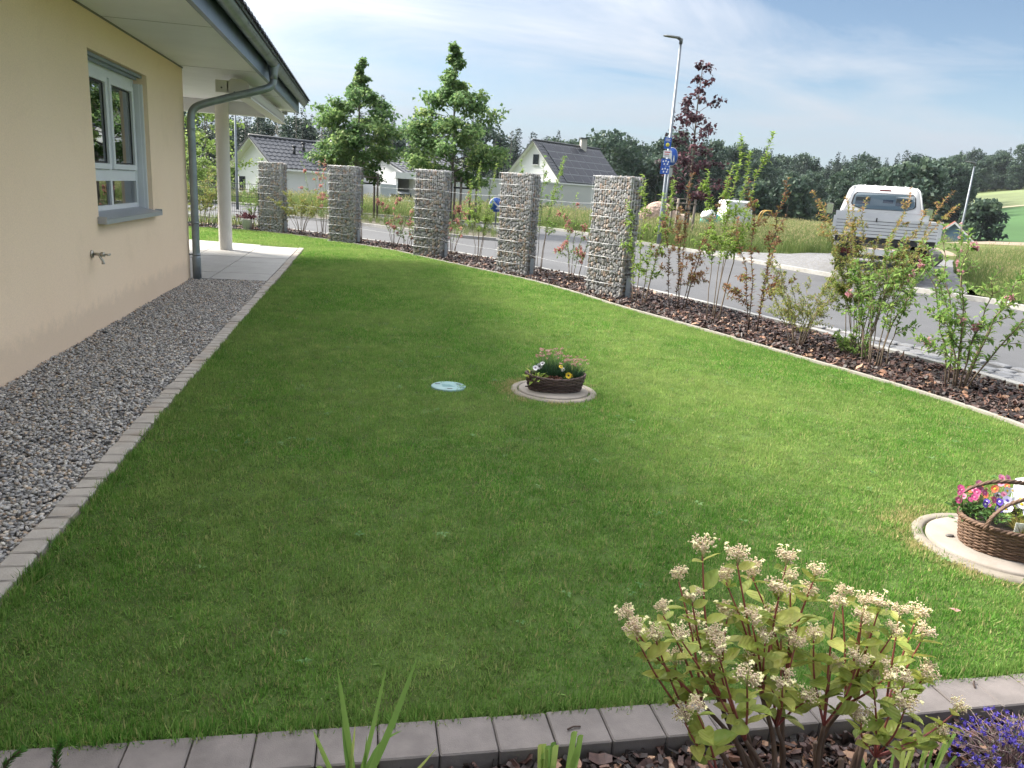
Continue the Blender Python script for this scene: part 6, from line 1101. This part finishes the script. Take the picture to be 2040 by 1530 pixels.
# flowers: pansy heads are single pieces
def petal_mat(n, c): return pbr(n, c, .6, var=.12, vscale=30)
PM = {k: petal_mat('petal_' + k, c) for k, c in dict(white=(.6, .59, .6, 1), violet=(.09, .04, .32, 1), yellow=(.72, .5, .02, 1), magenta=(.36, .04, .14, 1), pink=(.46, .17, .25, 1), lilac=(.55, .52, .72, 1), plum=(.12, .05, .14, 1), orange=(.55, .12, .05, 1)).items()}; M_eye = pbr('pansy_eye', (.05, .02, .03, 1), .6)
def flower_mesh(kind):
    c, e = {'white': ('white', 'yellow'), 'violet': ('violet', 'white'), 'yellow': ('yellow', None), 'plumwhite': ('white', 'plum'), 'lilac': ('lilac', 'violet'), 'magenta': ('magenta', 'pink'), 'pink': ('pink', 'magenta'), 'orange': ('orange', 'yellow')}[kind]
    b = MB()
    for k, (a, L, Wd) in enumerate(((90, 1, 1.1), (150, .95, 1), (30, .95, 1), (215, .9, .9), (325, .9, .9), (270, 1.0, 1.2))):
        a = R(a); d_ = np.array((math.cos(a), math.sin(a), 0)); s_ = np.array((-math.sin(a), math.cos(a), 0)); z_ = np.array((0, 0, .05 * (k % 3) + .02)); P0 = [np.zeros(3)] + [d_ * L * (.55 + .42 * math.cos(q)) + s_ * Wd * .48 * math.sin(q) + z_ + np.array((0, 0, .12 * math.cos(q))) for q in np.linspace(-2.3, 2.3, 7)]; b.add(P0, [(0, i, i + 1) for i in range(1, 7)], mi=0)
    b.lathe([(.3, .16), (.22, .2), (0, .21)], 8, mi=1, cap=False); me = b.mesh('flower', [PM[c], PM[e] if e else M_eye]); return me
FM = {k: flower_mesh(k) for k in ('white', 'violet', 'yellow', 'plumwhite', 'lilac', 'magenta', 'pink', 'orange')}
M_stem = pbr('stem_green', (.1, .17, .05, 1), .6); L_pan = foliage('leaf_pansy', [(0, (.03, .09, .02, 1)), (.6, (.08, .17, .035, 1)), (1, (.17, .26, .06, 1))], .35)
def flower_plant(name, label, loc, kinds, n, rad, h0, h1, size, leafn, leafm=None, leafL=.03, cat='flowers', sq=1.0, seed=0, face=(-.45, -1, .75)):
    rr = random.Random(seed); g = np.random.default_rng(seed); t = thing(name, label, cat, loc); sb = MB()
    for k in range(n):
        a = rr.random() * 6.28; q = math.sqrt(rr.random()) * rad; p = np.array((q * math.cos(a), q * math.sin(a) * sq, rr.uniform(h0, h1))); sb.tube([(p[0] * .4, p[1] * .4, 0), (p[0] * .8, p[1] * .8, p[2] * .6), tuple(p)], .0022, 4); d_ = Vector(face) + Vector((rr.uniform(-.7, .7), rr.uniform(-.5, .5), rr.uniform(-.4, .5))); o = link('flower', FM[rr.choice(kinds)], t, tuple(p), d_.to_track_quat('Z', 'Y').to_euler(), (size * rr.uniform(.8, 1.15),) * 3)
    if n: tag(obj('stems', sb, M_stem, t), None, None, None, 'stuff')
    a = g.random(leafn) * 6.28; q = np.sqrt(g.random(leafn)) * rad * 1.05; P0 = np.stack([q * np.cos(a), q * np.sin(a) * sq, g.random(leafn) * h0 * .95], 1); dd = np.stack([np.cos(a), np.sin(a), g.random(leafn) * 1.2], 1) + rand_unit(leafn, g) * .5; b = MB(); b.leaves(P0, dd, rand_unit(leafn, g) * .5 + np.array((0, 0, 1.)), leafL * g.uniform(.6, 1.2, leafn), leafL * .5 * g.uniform(.7, 1.1, leafn), g.random(leafn)); tag(obj('foliage', b, leafm or L_pan, t), None, None, None, 'stuff'); return t
def grassy(name, label, loc, H, rad, n, mat, tips=None, tipn=0, seed=0, cat='flowers', lw=.004):
    g = np.random.default_rng(seed); t = thing(name, label, cat, loc); a = g.random(n) * 6.28; q = np.sqrt(g.random(n)) * rad; P0 = np.stack([q * .5 * np.cos(a), q * .5 * np.sin(a), np.zeros(n)], 1); dd = np.stack([np.cos(a) * q / rad * .8, np.sin(a) * q / rad * .8, np.ones(n)], 1) + g.normal(0, .15, (n, 3)); b = MB(); b.leaves(P0, dd, rand_unit(n, g) * (1, 1, .2), H * g.uniform(.45, .9, n), lw, g.random(n), 'blade', droop=.15); tag(obj('foliage', b, mat, t), None, None, None, 'stuff')
    if tipn:
        sb = MB(); hb2 = MB()
        for k in range(tipn):
            aa = g.random() * 6.28; qq = rad * g.uniform(.3, 1.25); e = np.array((qq * math.cos(aa), qq * math.sin(aa), H * g.uniform(.85, 1.15))); sb.tube([e * (.3, .3, 0), e * (.7, .7, .6), e], .0015, 4); m_ = 7; u = rand_unit(m_, g); u[:, 2] = np.abs(u[:, 2]); hb2.leaves(np.tile(e, (m_, 1)), u, rand_unit(m_, g), .016, .012, g.random(m_))
        tag(obj('stems', sb, M_stem, t), None, None, None, 'stuff'); tag(obj('flower_heads', hb2, tips, t), None, None, None, 'stuff')
    return t
L_dian = foliage('leaf_dianthus', [(0, (.015, .05, .025, 1)), (1, (.05, .12, .05, 1))], .25); L_tan = foliage('faded_pink', [(0, (.35, .2, .13, 1)), (.6, (.5, .3, .25, 1)), (1, (.7, .5, .48, 1))], .3); L_dry = foliage('dry_red', [(0, (.1, .03, .025, 1)), (1, (.32, .15, .1, 1))], .3); L_hosta = foliage('leaf_hosta', [(0, (.2, .33, .05, 1)), (.7, (.36, .46, .08, 1)), (1, (.58, .55, .14, 1))], .4)
Z1b = .095
grassy('carnation_plant', 'dark green carnation tuft with faded heads, tallest in the dark basket', (1.47, 5.58, Z1b), .19, .12, 620, L_dian, L_tan, 34, 1); grassy('carnation_plant', 'dark green carnation tuft at the right end of the dark basket', (1.62, 5.53, Z1b), .155, .105, 520, L_dian, L_tan, 34, 2)
flower_plant('pansy', 'purple and white pansy at the left of the dark basket', (1.37, 5.53, Z1b), ['plumwhite'], 3, .05, .075, .12, .024, 40, None, .025, seed=3); flower_plant('pansy', 'yellow pansy at the right front of the dark basket', (1.575, 5.45, Z1b), ['yellow'], 3, .035, .035, .07, .022, 50, None, .022, seed=4); flower_plant('pansy', 'pale yellow pansy between the two carnation tufts', (1.545, 5.52, Z1b), ['yellow', 'white'], 2, .03, .08, .11, .018, 20, None, .022, seed=5)
flower_plant('hosta', 'lime yellow-green leafy plant at the left end of the dark basket', (1.325, 5.48, Z1b - .01), [], 0, .06, .05, .05, .02, 26, L_hosta, .065, 'plant', seed=6); flower_plant('dried_plant', 'dried reddish brown plant in the middle of the dark basket', (1.455, 5.455, Z1b - .005), [], 0, .06, .04, .04, .02, 160, L_dry, .022, 'plant', seed=7)
Z2b = .135
flower_plant('geranium', 'magenta flowers at the left end of the handled basket', (2.89, 2.87, Z2b), ['magenta', 'pink', 'magenta'], 14, .085, .05, .13, .017, 170, None, .034, seed=11); flower_plant('begonia', 'orange-red flowers at the back of the handled basket', (3.06, 2.93, Z2b), ['orange', 'pink', 'orange'], 12, .1, .07, .15, .018, 110, L_dry, .03, seed=12)
flower_plant('pansy', 'white pansies in the middle of the handled basket', (3.12, 2.8, Z2b), ['white', 'white', 'lilac'], 26, .13, .05, .12, .021, 190, L_hosta, .03, seed=13); flower_plant('pansy', 'deep violet pansies below the front handle', (2.94, 2.78, Z2b), ['violet'], 5, .06, .05, .09, .019, 80, None, .026, seed=14); flower_plant('pansy', 'small white flowers at the front of the handled basket', (3.2, 2.68, Z2b), ['white', 'lilac'], 14, .11, .03, .07, .02, 90, None, .026, seed=15)
grassy('heather', 'fine olive-green feathery plant at the front of the handled basket', (3.04, 2.66, Z2b - .01), .09, .14, 900, foliage('leaf_olive', [(0, (.1, .12, .03, 1)), (.6, (.24, .23, .06, 1)), (1, (.42, .27, .1, 1))], .35), None, 0, 8, lw=.0035)
lab_ = thing('plant_label', 'small white and green plant label in the handled basket', 'plant label', (2.935, 2.655, .13), R(-20)); b = MB(); b.box(0, .055, -.001, .001, -.02, .055); obj('card', b, pbr('card_white', (.72, .74, .66, 1), .5), lab_); b = MB(); b.box(.0, .055, -.0018, -.0012, -.02, .012); obj('printed_band', b, pbr('card_green', (.35, .55, .2, 1), .5), lab_)
wb = thing('planter_box', 'white box with dark green cord at the right edge, behind the handled basket', 'box', (3.7, 3.2, -.02), R(10)); b = MB(); b.bbox(-.15, .15, -.1, .1, 0, .17, .006); obj('box', b, pbr('box_white', (.5, .52, .51, 1), .5), wb)
for x_ in (-.07, .0): b = MB(); b.tube([(x_ + .02, -.103, .0), (x_, -.103, .172), (x_ + .01, .1, .174)], .004, 5); obj('cord', b, pbr('cord_green', (.03, .1, .06, 1), .7), wb)

# ------------------------------------------------------------------ foreground flower bed
HEADS = [(0.819, 1.536, 0.69), (0.924, 1.553, 0.655), (0.814, 1.631, 0.565), (0.924, 1.591, 0.581), (1.041, 1.525, 0.66), (1.159, 1.57, 0.596), (1.092, 1.571, 0.583), (1.017, 1.498, 0.592), (1.273, 1.595, 0.509), (0.781, 1.482, 0.595), (0.728, 1.515, 0.542), (0.642, 1.532, 0.523), (0.656, 1.495, 0.5), (0.719, 1.518, 0.47), (0.931, 1.572, 0.484), (0.856, 1.599, 0.444), (0.949, 1.484, 0.523), (1.049, 1.553, 0.484), (1.161, 1.591, 0.523), (0.844, 1.465, 0.497), (0.732, 1.414, 0.54), (0.795, 1.558, 0.37), (0.825, 1.437, 0.454), (0.98, 1.467, 0.483), (1.097, 1.576, 0.417), (1.093, 1.508, 0.431), (1.136, 1.499, 0.461), (0.991, 1.52, 0.38), (0.883, 1.363, 0.446), (1.205, 1.503, 0.365), (1.282, 1.521, 0.531), (1.281, 1.469, 0.559), (1.428, 1.561, 0.472), (1.526, 1.607, 0.432), (1.241, 1.471, 0.518), (1.321, 1.531, 0.439), (1.338, 1.473, 0.478), (1.504, 1.549, 0.41), (1.328, 1.494, 0.334), (1.285, 1.406, 0.406), (1.503, 1.515, 0.31), (1.411, 1.476, 0.325), (1.118, 1.461, 0.312), (1.289, 1.459, 0.236), (1.358, 1.403, 0.309), (1.572, 1.46, 0.241), (1.529, 1.454, 0.18), (0.757, 1.342, 0.4), (0.796, 1.464, 0.274), (1.237, 1.452, 0.411), (1.03, 1.442, 0.375), (0.835, 1.423, 0.492), (1.012, 1.617, 0.576), (1.183, 1.502, 0.538)]
M_st1 = pbr('stem_brown', (.1, .06, .04, 1), .75, var=.25, vscale=20, bump=.3, bscale=80); M_st2 = pbr('stem_red', (.27, .07, .06, 1), .55, var=.2, vscale=20)
bush = thing('flowering_bush', 'bush with cream flower clusters and red stems in the near flower bed', 'bush', (1.15, 1.5, -.055)); BO = np.array((1.15, 1.5, -.055))
def leaf_mesh(kind, seed):
    g = np.random.default_rng(seed); b = MB(); n = 7; V = []; cup, drp = g.uniform(.1, .32), g.uniform(.05, .35)
    for i in range(n):
        t = i / (n - 1); w = .33 * math.sin(math.pi * min(1, t * .97 + .02)) ** .8 * (1 - .25 * t); zc = -drp * t * t + .02 * math.sin(t * 9)
        V += [(-w, t, zc + w * cup * 1.6), (-w * .5, t, zc + w * cup * .5 + .008 * (i % 2)), (0, t, zc - .012), (w * .5, t, zc + w * cup * .5 + .008 * (i % 2)), (w, t, zc + w * cup * 1.6)]
    F = [(i * 5 + j, i * 5 + j + 1, i * 5 + 6 + j, i * 5 + 5 + j) for i in range(n - 1) for j in range(4)]; b.add(V, F, smooth=True); return b.mesh('leaf', kind)
def bush_leaf(name, c0, c1, edge):
    N = NT(name); oi = N.n('ShaderNodeObjectInfo'); c = N.ramp(oi.outputs['Random'], [(0, c0), (1, c1)]); f = N.ramp(N.noise(1.6, 3, .6, 'Object'), [(.45, (0, 0, 0, 1)), (.75, (.8, .8, .8, 1))]); c = N.mix(f, c, edge); w_ = N.n('ShaderNodeTexWave', wave_type='BANDS', bands_direction='DIAGONAL'); w_.inputs['Scale'].default_value = 3.2; tcn = N.n('ShaderNodeTexCoord'); N.l(tcn.outputs['Object'], w_.inputs['Vector'])
    p = N.n('ShaderNodeBsdfPrincipled'); N.l(c, p.inputs['Base Color']); p.inputs['Roughness'].default_value = .42; p.inputs['Specular IOR Level'].default_value = .35; N.l(N.bump(w_.outputs[0], .25, .01), p.inputs['Normal']); t = N.n('ShaderNodeBsdfTranslucent'); N.l(c, t.inputs[0]); m = N.n('ShaderNodeMixShader'); m.inputs[0].default_value = .38; N.l(p.outputs[0], m.inputs[1]); N.l(t.outputs[0], m.inputs[2]); N.l(m.outputs[0], N.out.inputs[0]); return N.m
BL = [bush_leaf('bush_leaf', (.25, .34, .06, 1), (.42, .48, .11, 1), (.36, .3, .1, 1)), bush_leaf('bush_leaf_young', (.36, .43, .08, 1), (.54, .55, .14, 1), (.44, .28, .12, 1))]
LM = [leaf_mesh(BL[k % 2], 60 + k) for k in range(8)]
M_bud = foliage('bud_cream', [(0, (.68, .5, .36, 1)), (.5, (.82, .67, .49, 1)), (1, (.86, .8, .45, 1))], .2)
def head_mesh(seed, n=190):
    g = np.random.default_rng(seed); b = MB(); bm = bmesh.new(); bmesh.ops.create_icosphere(bm, subdivisions=1, radius=1.0); V0 = np.array([v.co[:] for v in bm.verts]); F0 = [[v.index for v in f.verts] for f in bm.faces]; bm.free(); lob = rand_unit(7, g) * (.021, .021, .013) + (0, 0, .017)
    for k in range(n):
        c = lob[g.integers(0, 7)] + g.normal(0, .0066, 3); r = g.uniform(.0017, .0029); b.add(V0 * r + c, F0, g.random(), smooth=True)
    for k in range(10): e = lob[k % 7]; b.tube([(0, 0, -.018), e * .5, e], .0011, 4, rnd=.75)
    for k in range(3):
        a = g.random() * 6.28; e = np.array((math.cos(a) * .03, math.sin(a) * .03, .024 + .01 * g.random())); b.tube([(0, 0, 0), e], .0009, 4, rnd=.95); u = rand_unit(4, g); u[:, 2] = np.abs(u[:, 2]) * .3; b.leaves(np.tile(e, (4, 1)), u, np.tile((0, 0, 1.), (4, 1)), .009, .008, .97)
    return b.mesh('flower_head', M_bud)
HM = [head_mesh(500 + k) for k in range(5)]
rr = random.Random(21); g = np.random.default_rng(21); Hd = np.array(HEADS); K = 13
cent = Hd[g.permutation(len(Hd))[:K]].copy()
for _ in range(12):
    lab2 = ((Hd[:, None] - cent[None]) ** 2).sum(2).argmin(1)
    for k in range(K):
        if (lab2 == k).any(): cent[k] = Hd[lab2 == k].mean(0)
def put_leaf(p, d, size):
    d = Vector(d).normalized(); q = d.to_track_quat('Y', 'Z'); link('leaf', LM[rr.randrange(8)], bush, tuple(np.array(p) - BO), (q.to_matrix() @ Matrix.Rotation(rr.uniform(-.6, .6), 3, 'Y')).to_euler(), (size, size, size))
nl = 0
for k in range(K):
    base = np.array((1.18 + (cent[k][0] - 1.1) * .28 + rr.uniform(-.05, .05), 1.5 + rr.uniform(-.06, .06), -.06)); node = base + (cent[k] - base) * .62 + np.array((0, 0, -.05)); mid = base + (node - base) * .5 + np.array((rr.uniform(-.02, .02), rr.uniform(-.02, .02), .03)); st = smooth_line([base, mid, node], 5); b = MB(); b.tube(st - BO, np.linspace(.0085, .005, len(st)), 8); obj('stem', b, M_st1, bush)
    for j in np.where(lab2 == k)[0]:
        e = Hd[j]; m_ = node + (e - node) * .55 + np.array((rr.uniform(-.012, .012), rr.uniform(-.012, .012), -.012)); tw = smooth_line([node, m_, e - np.array((0, 0, .014))], 4); b = MB(); b.tube(tw - BO, np.linspace(.0036, .0019, len(tw)), 6); obj('twig', b, M_st2, bush); dirv = tw[-1] - tw[-4]; dirv /= np.linalg.norm(dirv); q = (Vector(dirv) + Vector((0, 0, .5))).to_track_quat('Z', 'Y'); s = rr.uniform(.68, 1.05); link('flower_head', HM[rr.randrange(5)], bush, tuple(e - BO), q.to_euler(), (s, s, s))
        for f, sz in ((.95, .056), (.74, .068), (.5, .074), (.26, .068)):
            i = f * (len(tw) - 1); p0 = tw[int(i)] + (tw[min(int(i) + 1, len(tw) - 1)] - tw[int(i)]) * (i % 1); a = rr.random() * 3.14 if rr.random() < .5 else rr.uniform(-.5, .5)
            for sg in (0, math.pi):
                if rr.random() < .12: continue
                d_ = np.array((math.cos(a + sg), math.sin(a + sg), rr.uniform(-.05, .75))) + dirv * .4 + np.array((0, -.25, 0)); put_leaf(p0, d_, sz * rr.uniform(.6, 1.05)); nl += 1
for a in (.3, 2.4, 4.4):
    b = MB(); b0 = np.array((1.28 + .05 * math.cos(a), 1.48 + .04 * math.sin(a), -.06)); b.tube([b0 - BO, b0 + (.03 * math.cos(a), .02, .17) - BO], [.009, .0075], 8); obj('cut_stem', b, M_st1, bush)
# strap-leaved plant and clipped clumps
L_strap = foliage('leaf_strap', [(0, (.16, .3, .06, 1)), (.6, (.3, .44, .1, 1)), (1, (.5, .54, .16, 1))], .45)
def strap(t, base, tip, w, bend, cut=False, rnd=.5, mat=None):
    base, tip = np.array(base, float), np.array(tip, float); n = 9; d = tip - base; side = np.cross(d, (0.25, -1, .3)); side /= np.linalg.norm(side); nrm = np.cross(side, d); nrm /= np.linalg.norm(nrm); V = []
    for i in range(n):
        f = i / (n - 1); c = base + d * f + nrm * bend * math.sin(math.pi * f) ; ww = w * ((.55 + .45 * min(1, f * 4)) * (1 if cut else (1 - f ** 3.2) ** .7) + .05) * 1.25; V += [c - side * ww / 2 + nrm * ww * .22, c, c + side * ww / 2 + nrm * ww * .22]
    b = MB(); b.add(V, [(i * 3 + j, i * 3 + j + 1, i * 3 + 4 + j, i * 3 + 3 + j) for i in range(n - 1) for j in range(2)], rnd, smooth=True); obj('leaf_stub' if cut else 'leaf', b, mat or L_strap, t)
sp_ = thing('strap_leaf_plant', 'tall grassy strap-leaved plant in front of the edging blocks', 'plant', (0, 0, 0)); c0 = (-.005, 1.62, -.06)
for tip, w, bd in [((-.043, 1.62, .362), .013, .008), ((.073, 1.60, .38), .010, .01), ((.149, 1.64, .366), .016, .02), ((-.095, 1.55, .246), .009, -.05), ((.113, 1.58, .205), .012, -.06), ((.19, 1.5, .215), .010, .03), ((-.085, 1.5, .19), .009, -.05), ((.001, 1.60, .22), .007, 0), ((.029, 1.62, .165), .007, .01), ((.22, 1.52, .12), .012, -.04), ((.06, 1.56, .2), .009, .03), ((-.03, 1.58, .24), .008, -.02)]:
    strap(sp_, (c0[0] + random.uniform(-.02, .02), c0[1] + random.uniform(-.015, .015), c0[2]), tip, w, bd, rnd=random.random())
def stub_clump(label, x, y, n, spread, h0, h1, dry, seed):
    rr = random.Random(seed); t = thing('clipped_clump', label, 'plant', (0, 0, 0), 0, 'clipped leaf clumps in the flower bed')
    for k in range(n):
        bx, by = x + rr.uniform(-spread, spread), y + rr.uniform(-.03, .03); strap(t, (bx, by, -.06), (bx + (bx - x) * .5 + rr.uniform(-.012, .012), by + rr.uniform(-.03, .02), rr.uniform(h0, h1)), rr.uniform(.010, .015), rr.uniform(-.006, .006), True, rr.random(), L_strap)
    for k in range(dry): bx = x + rr.uniform(-spread * 1.4, spread * 1.4); strap(t, (bx, y, -.06), (bx + rr.uniform(-.07, .07), y - rr.uniform(0, .06), rr.uniform(.0, .05)), .007, .01, False, .5, L_tan)
    return t
stub_clump('clipped bunch of green leaf stubs below the grey blocks, mid bed', .53, 1.62, 12, .045, .06, .13, 3, 1); stub_clump('clipped green and straw leaf stubs under the cream-flowered bush', 1.5, 1.5, 14, .1, .06, .135, 9, 2)
# violet-blue trailing lobelia
lo = thing('lobelia', 'trailing plant with violet-blue flowers in the near right corner', 'flowers', (1.87, 1.5, -.06)); g = np.random.default_rng(4); sb = MB(); fb = MB(); lf = MB(); M_lst = pbr('lobelia_stem', (.2, .13, .13, 1), .7)
for k in range(170):
    a = g.random() * 6.28; q = .22 * math.sqrt(g.random()); h = (.19 - .35 * q) * g.uniform(.6, 1.1); e = np.array((q * math.cos(a), q * .75 * math.sin(a), max(.03, h))); m_ = e * (.55, .55, .75) + g.normal(0, .015, 3); pth = smooth_line([(e[0] * .2, e[1] * .2, 0), m_, e], 3); sb.tube(pth, .0014, 4); n = 8; i_ = g.integers(1, len(pth), n); lf.leaves(pth[i_], rand_unit(n, g), rand_unit(n, g), .018, .004, g.random(n))
    for _ in range(1 if g.random() < .7 else 2):
        c = pth[-1 - g.integers(0, 2)] + g.normal(0, .008, 3); u = rand_unit(5, g); u[:, 1] -= .3; fb.leaves(np.tile(c, (5, 1)), u, rand_unit(5, g), .0125, .009, g.random(5))
tag(obj('stems', sb, M_lst, lo), None, None, None, 'stuff'); tag(obj('foliage', lf, foliage('lobelia_leaf', [(0, (.07, .09, .05, 1)), (1, (.2, .16, .14, 1))], .2), lo), None, None, None, 'stuff'); tag(obj('flowers', fb, foliage('lobelia_blue', [(0, (.05, .03, .22, 1)), (.6, (.09, .06, .38, 1)), (1, (.22, .19, .55, 1))], .3), lo), None, None, None, 'stuff')
# young conifer tips
M_need = foliage('young_needles', [(0, (.02, .08, .02, 1)), (1, (.1, .24, .04, 1))], .3)
for lab, p0, p1, sd in [('bent young conifer tip, leftmost at the bottom edge', (-.80, 1.6, -.06), (-.735, 1.6, .212), 1), ('upright young conifer tip, second at the bottom edge', (-.675, 1.6, -.06), (-.652, 1.6, .222), 2)]:
    t = thing('conifer_sprig', lab, 'conifer', p0, 0, 'young conifer tips'); g = np.random.default_rng(sd); e = np.array(p1) - np.array(p0); pth = smooth_line([(0, 0, 0), e * (.15, .3, .6), e * (.5, .5, .88), e], 5); b = MB(); b.tube(pth, np.linspace(.005, .002, len(pth)), 6); obj('stem', b, M_st1, t); n = 420; i_ = g.random(n) * (len(pth) - 1.01); k0 = i_.astype(int); P0 = pth[k0] + (pth[k0 + 1] - pth[k0]) * (i_ - k0)[:, None]; T = pth[k0 + 1] - pth[k0]; T /= np.linalg.norm(T, axis=1)[:, None]; dd = rand_unit(n, g) * .55 + T * .9; b = MB(); b.leaves(P0, dd, rand_unit(n, g), .022, .0022, np.clip(i_ / len(pth) + g.normal(0, .15, n), 0, 1), 'quad'); tag(obj('needles', b, M_need, t), None, None, None, 'stuff')
# stones and bits lying about
for lab, x, y, s in [('pale flat stone in the mulch under the bush, larger one', 1.03, 1.56, (.075, .05, .03)), ('pale stone in the mulch right of the larger one', 1.13, 1.575, (.05, .03, .022)), ('upright pale stone in the mulch beside the leaf stubs', 1.3, 1.56, (.025, .02, .045))]: rock('pale_stone', lab, (x, y, -.035), s, int(x * 100), (.42, .43, .46, 1), 'stone')
for lab, x, y, a in [('dark twig lying across the joint of two edging blocks', .62, 1.775, .2), ('short dark twig on the edging block near the right edge', 2.02, 1.83, .9)]: b = MB(); b.tube([(-.02, 0, 0), (0, .004, .002), (.022, 0, 0)], .0028, 5); tag(obj('twig', b, M_bark_d, None, loc=(x, y, .009), rot=(0, 0, a)), lab, 'twig')
b = MB(); b.leaves([(0, 0, 0), (0, 0, 0)], [(1, .2, .3), (-.6, .8, .4)], [(0, 0, 1.), (0, 0, 1.)], .025, .02, .6); tag(obj('fallen_petal', b, L_pink, None, loc=(2.28, 2.22, .03)), 'single pink fallen petal lying on the lawn', 'petal')
b = MB(); b.bbox(-.014, .014, -.002, .002, 0, .035, .0005); tag(obj('plant_tag', b, PM['yellow'], None, loc=(1.16, 1.47, -.05)), 'small yellow plant tag at the foot of the bush', 'plant tag')
b = MB(); b.lathe([(.018, 0), (.016, .012), (.004, .016)], 10, sx=2.0, sy=.7); tag(obj('dark_cap', b, M_dark, None, loc=(-2.3, 7.35, .0)), 'small black cap lying on gravel against the house wall', 'cap')
# ------------------------------------------------------------------ air
N = NT('haze_air'); pv_ = N.n('ShaderNodeVolumePrincipled'); pv_.inputs['Color'].default_value = (.8, .88, 1.0, 1); pv_.inputs['Density'].default_value = .00013; N.l(pv_.outputs[0], N.out.inputs['Volume'])
b = MB(); b.box(-420, 420, -420, 420, -12, 48); hz_o = obj('haze', b, N.m); tag(hz_o, None, None, None, 'stuff')
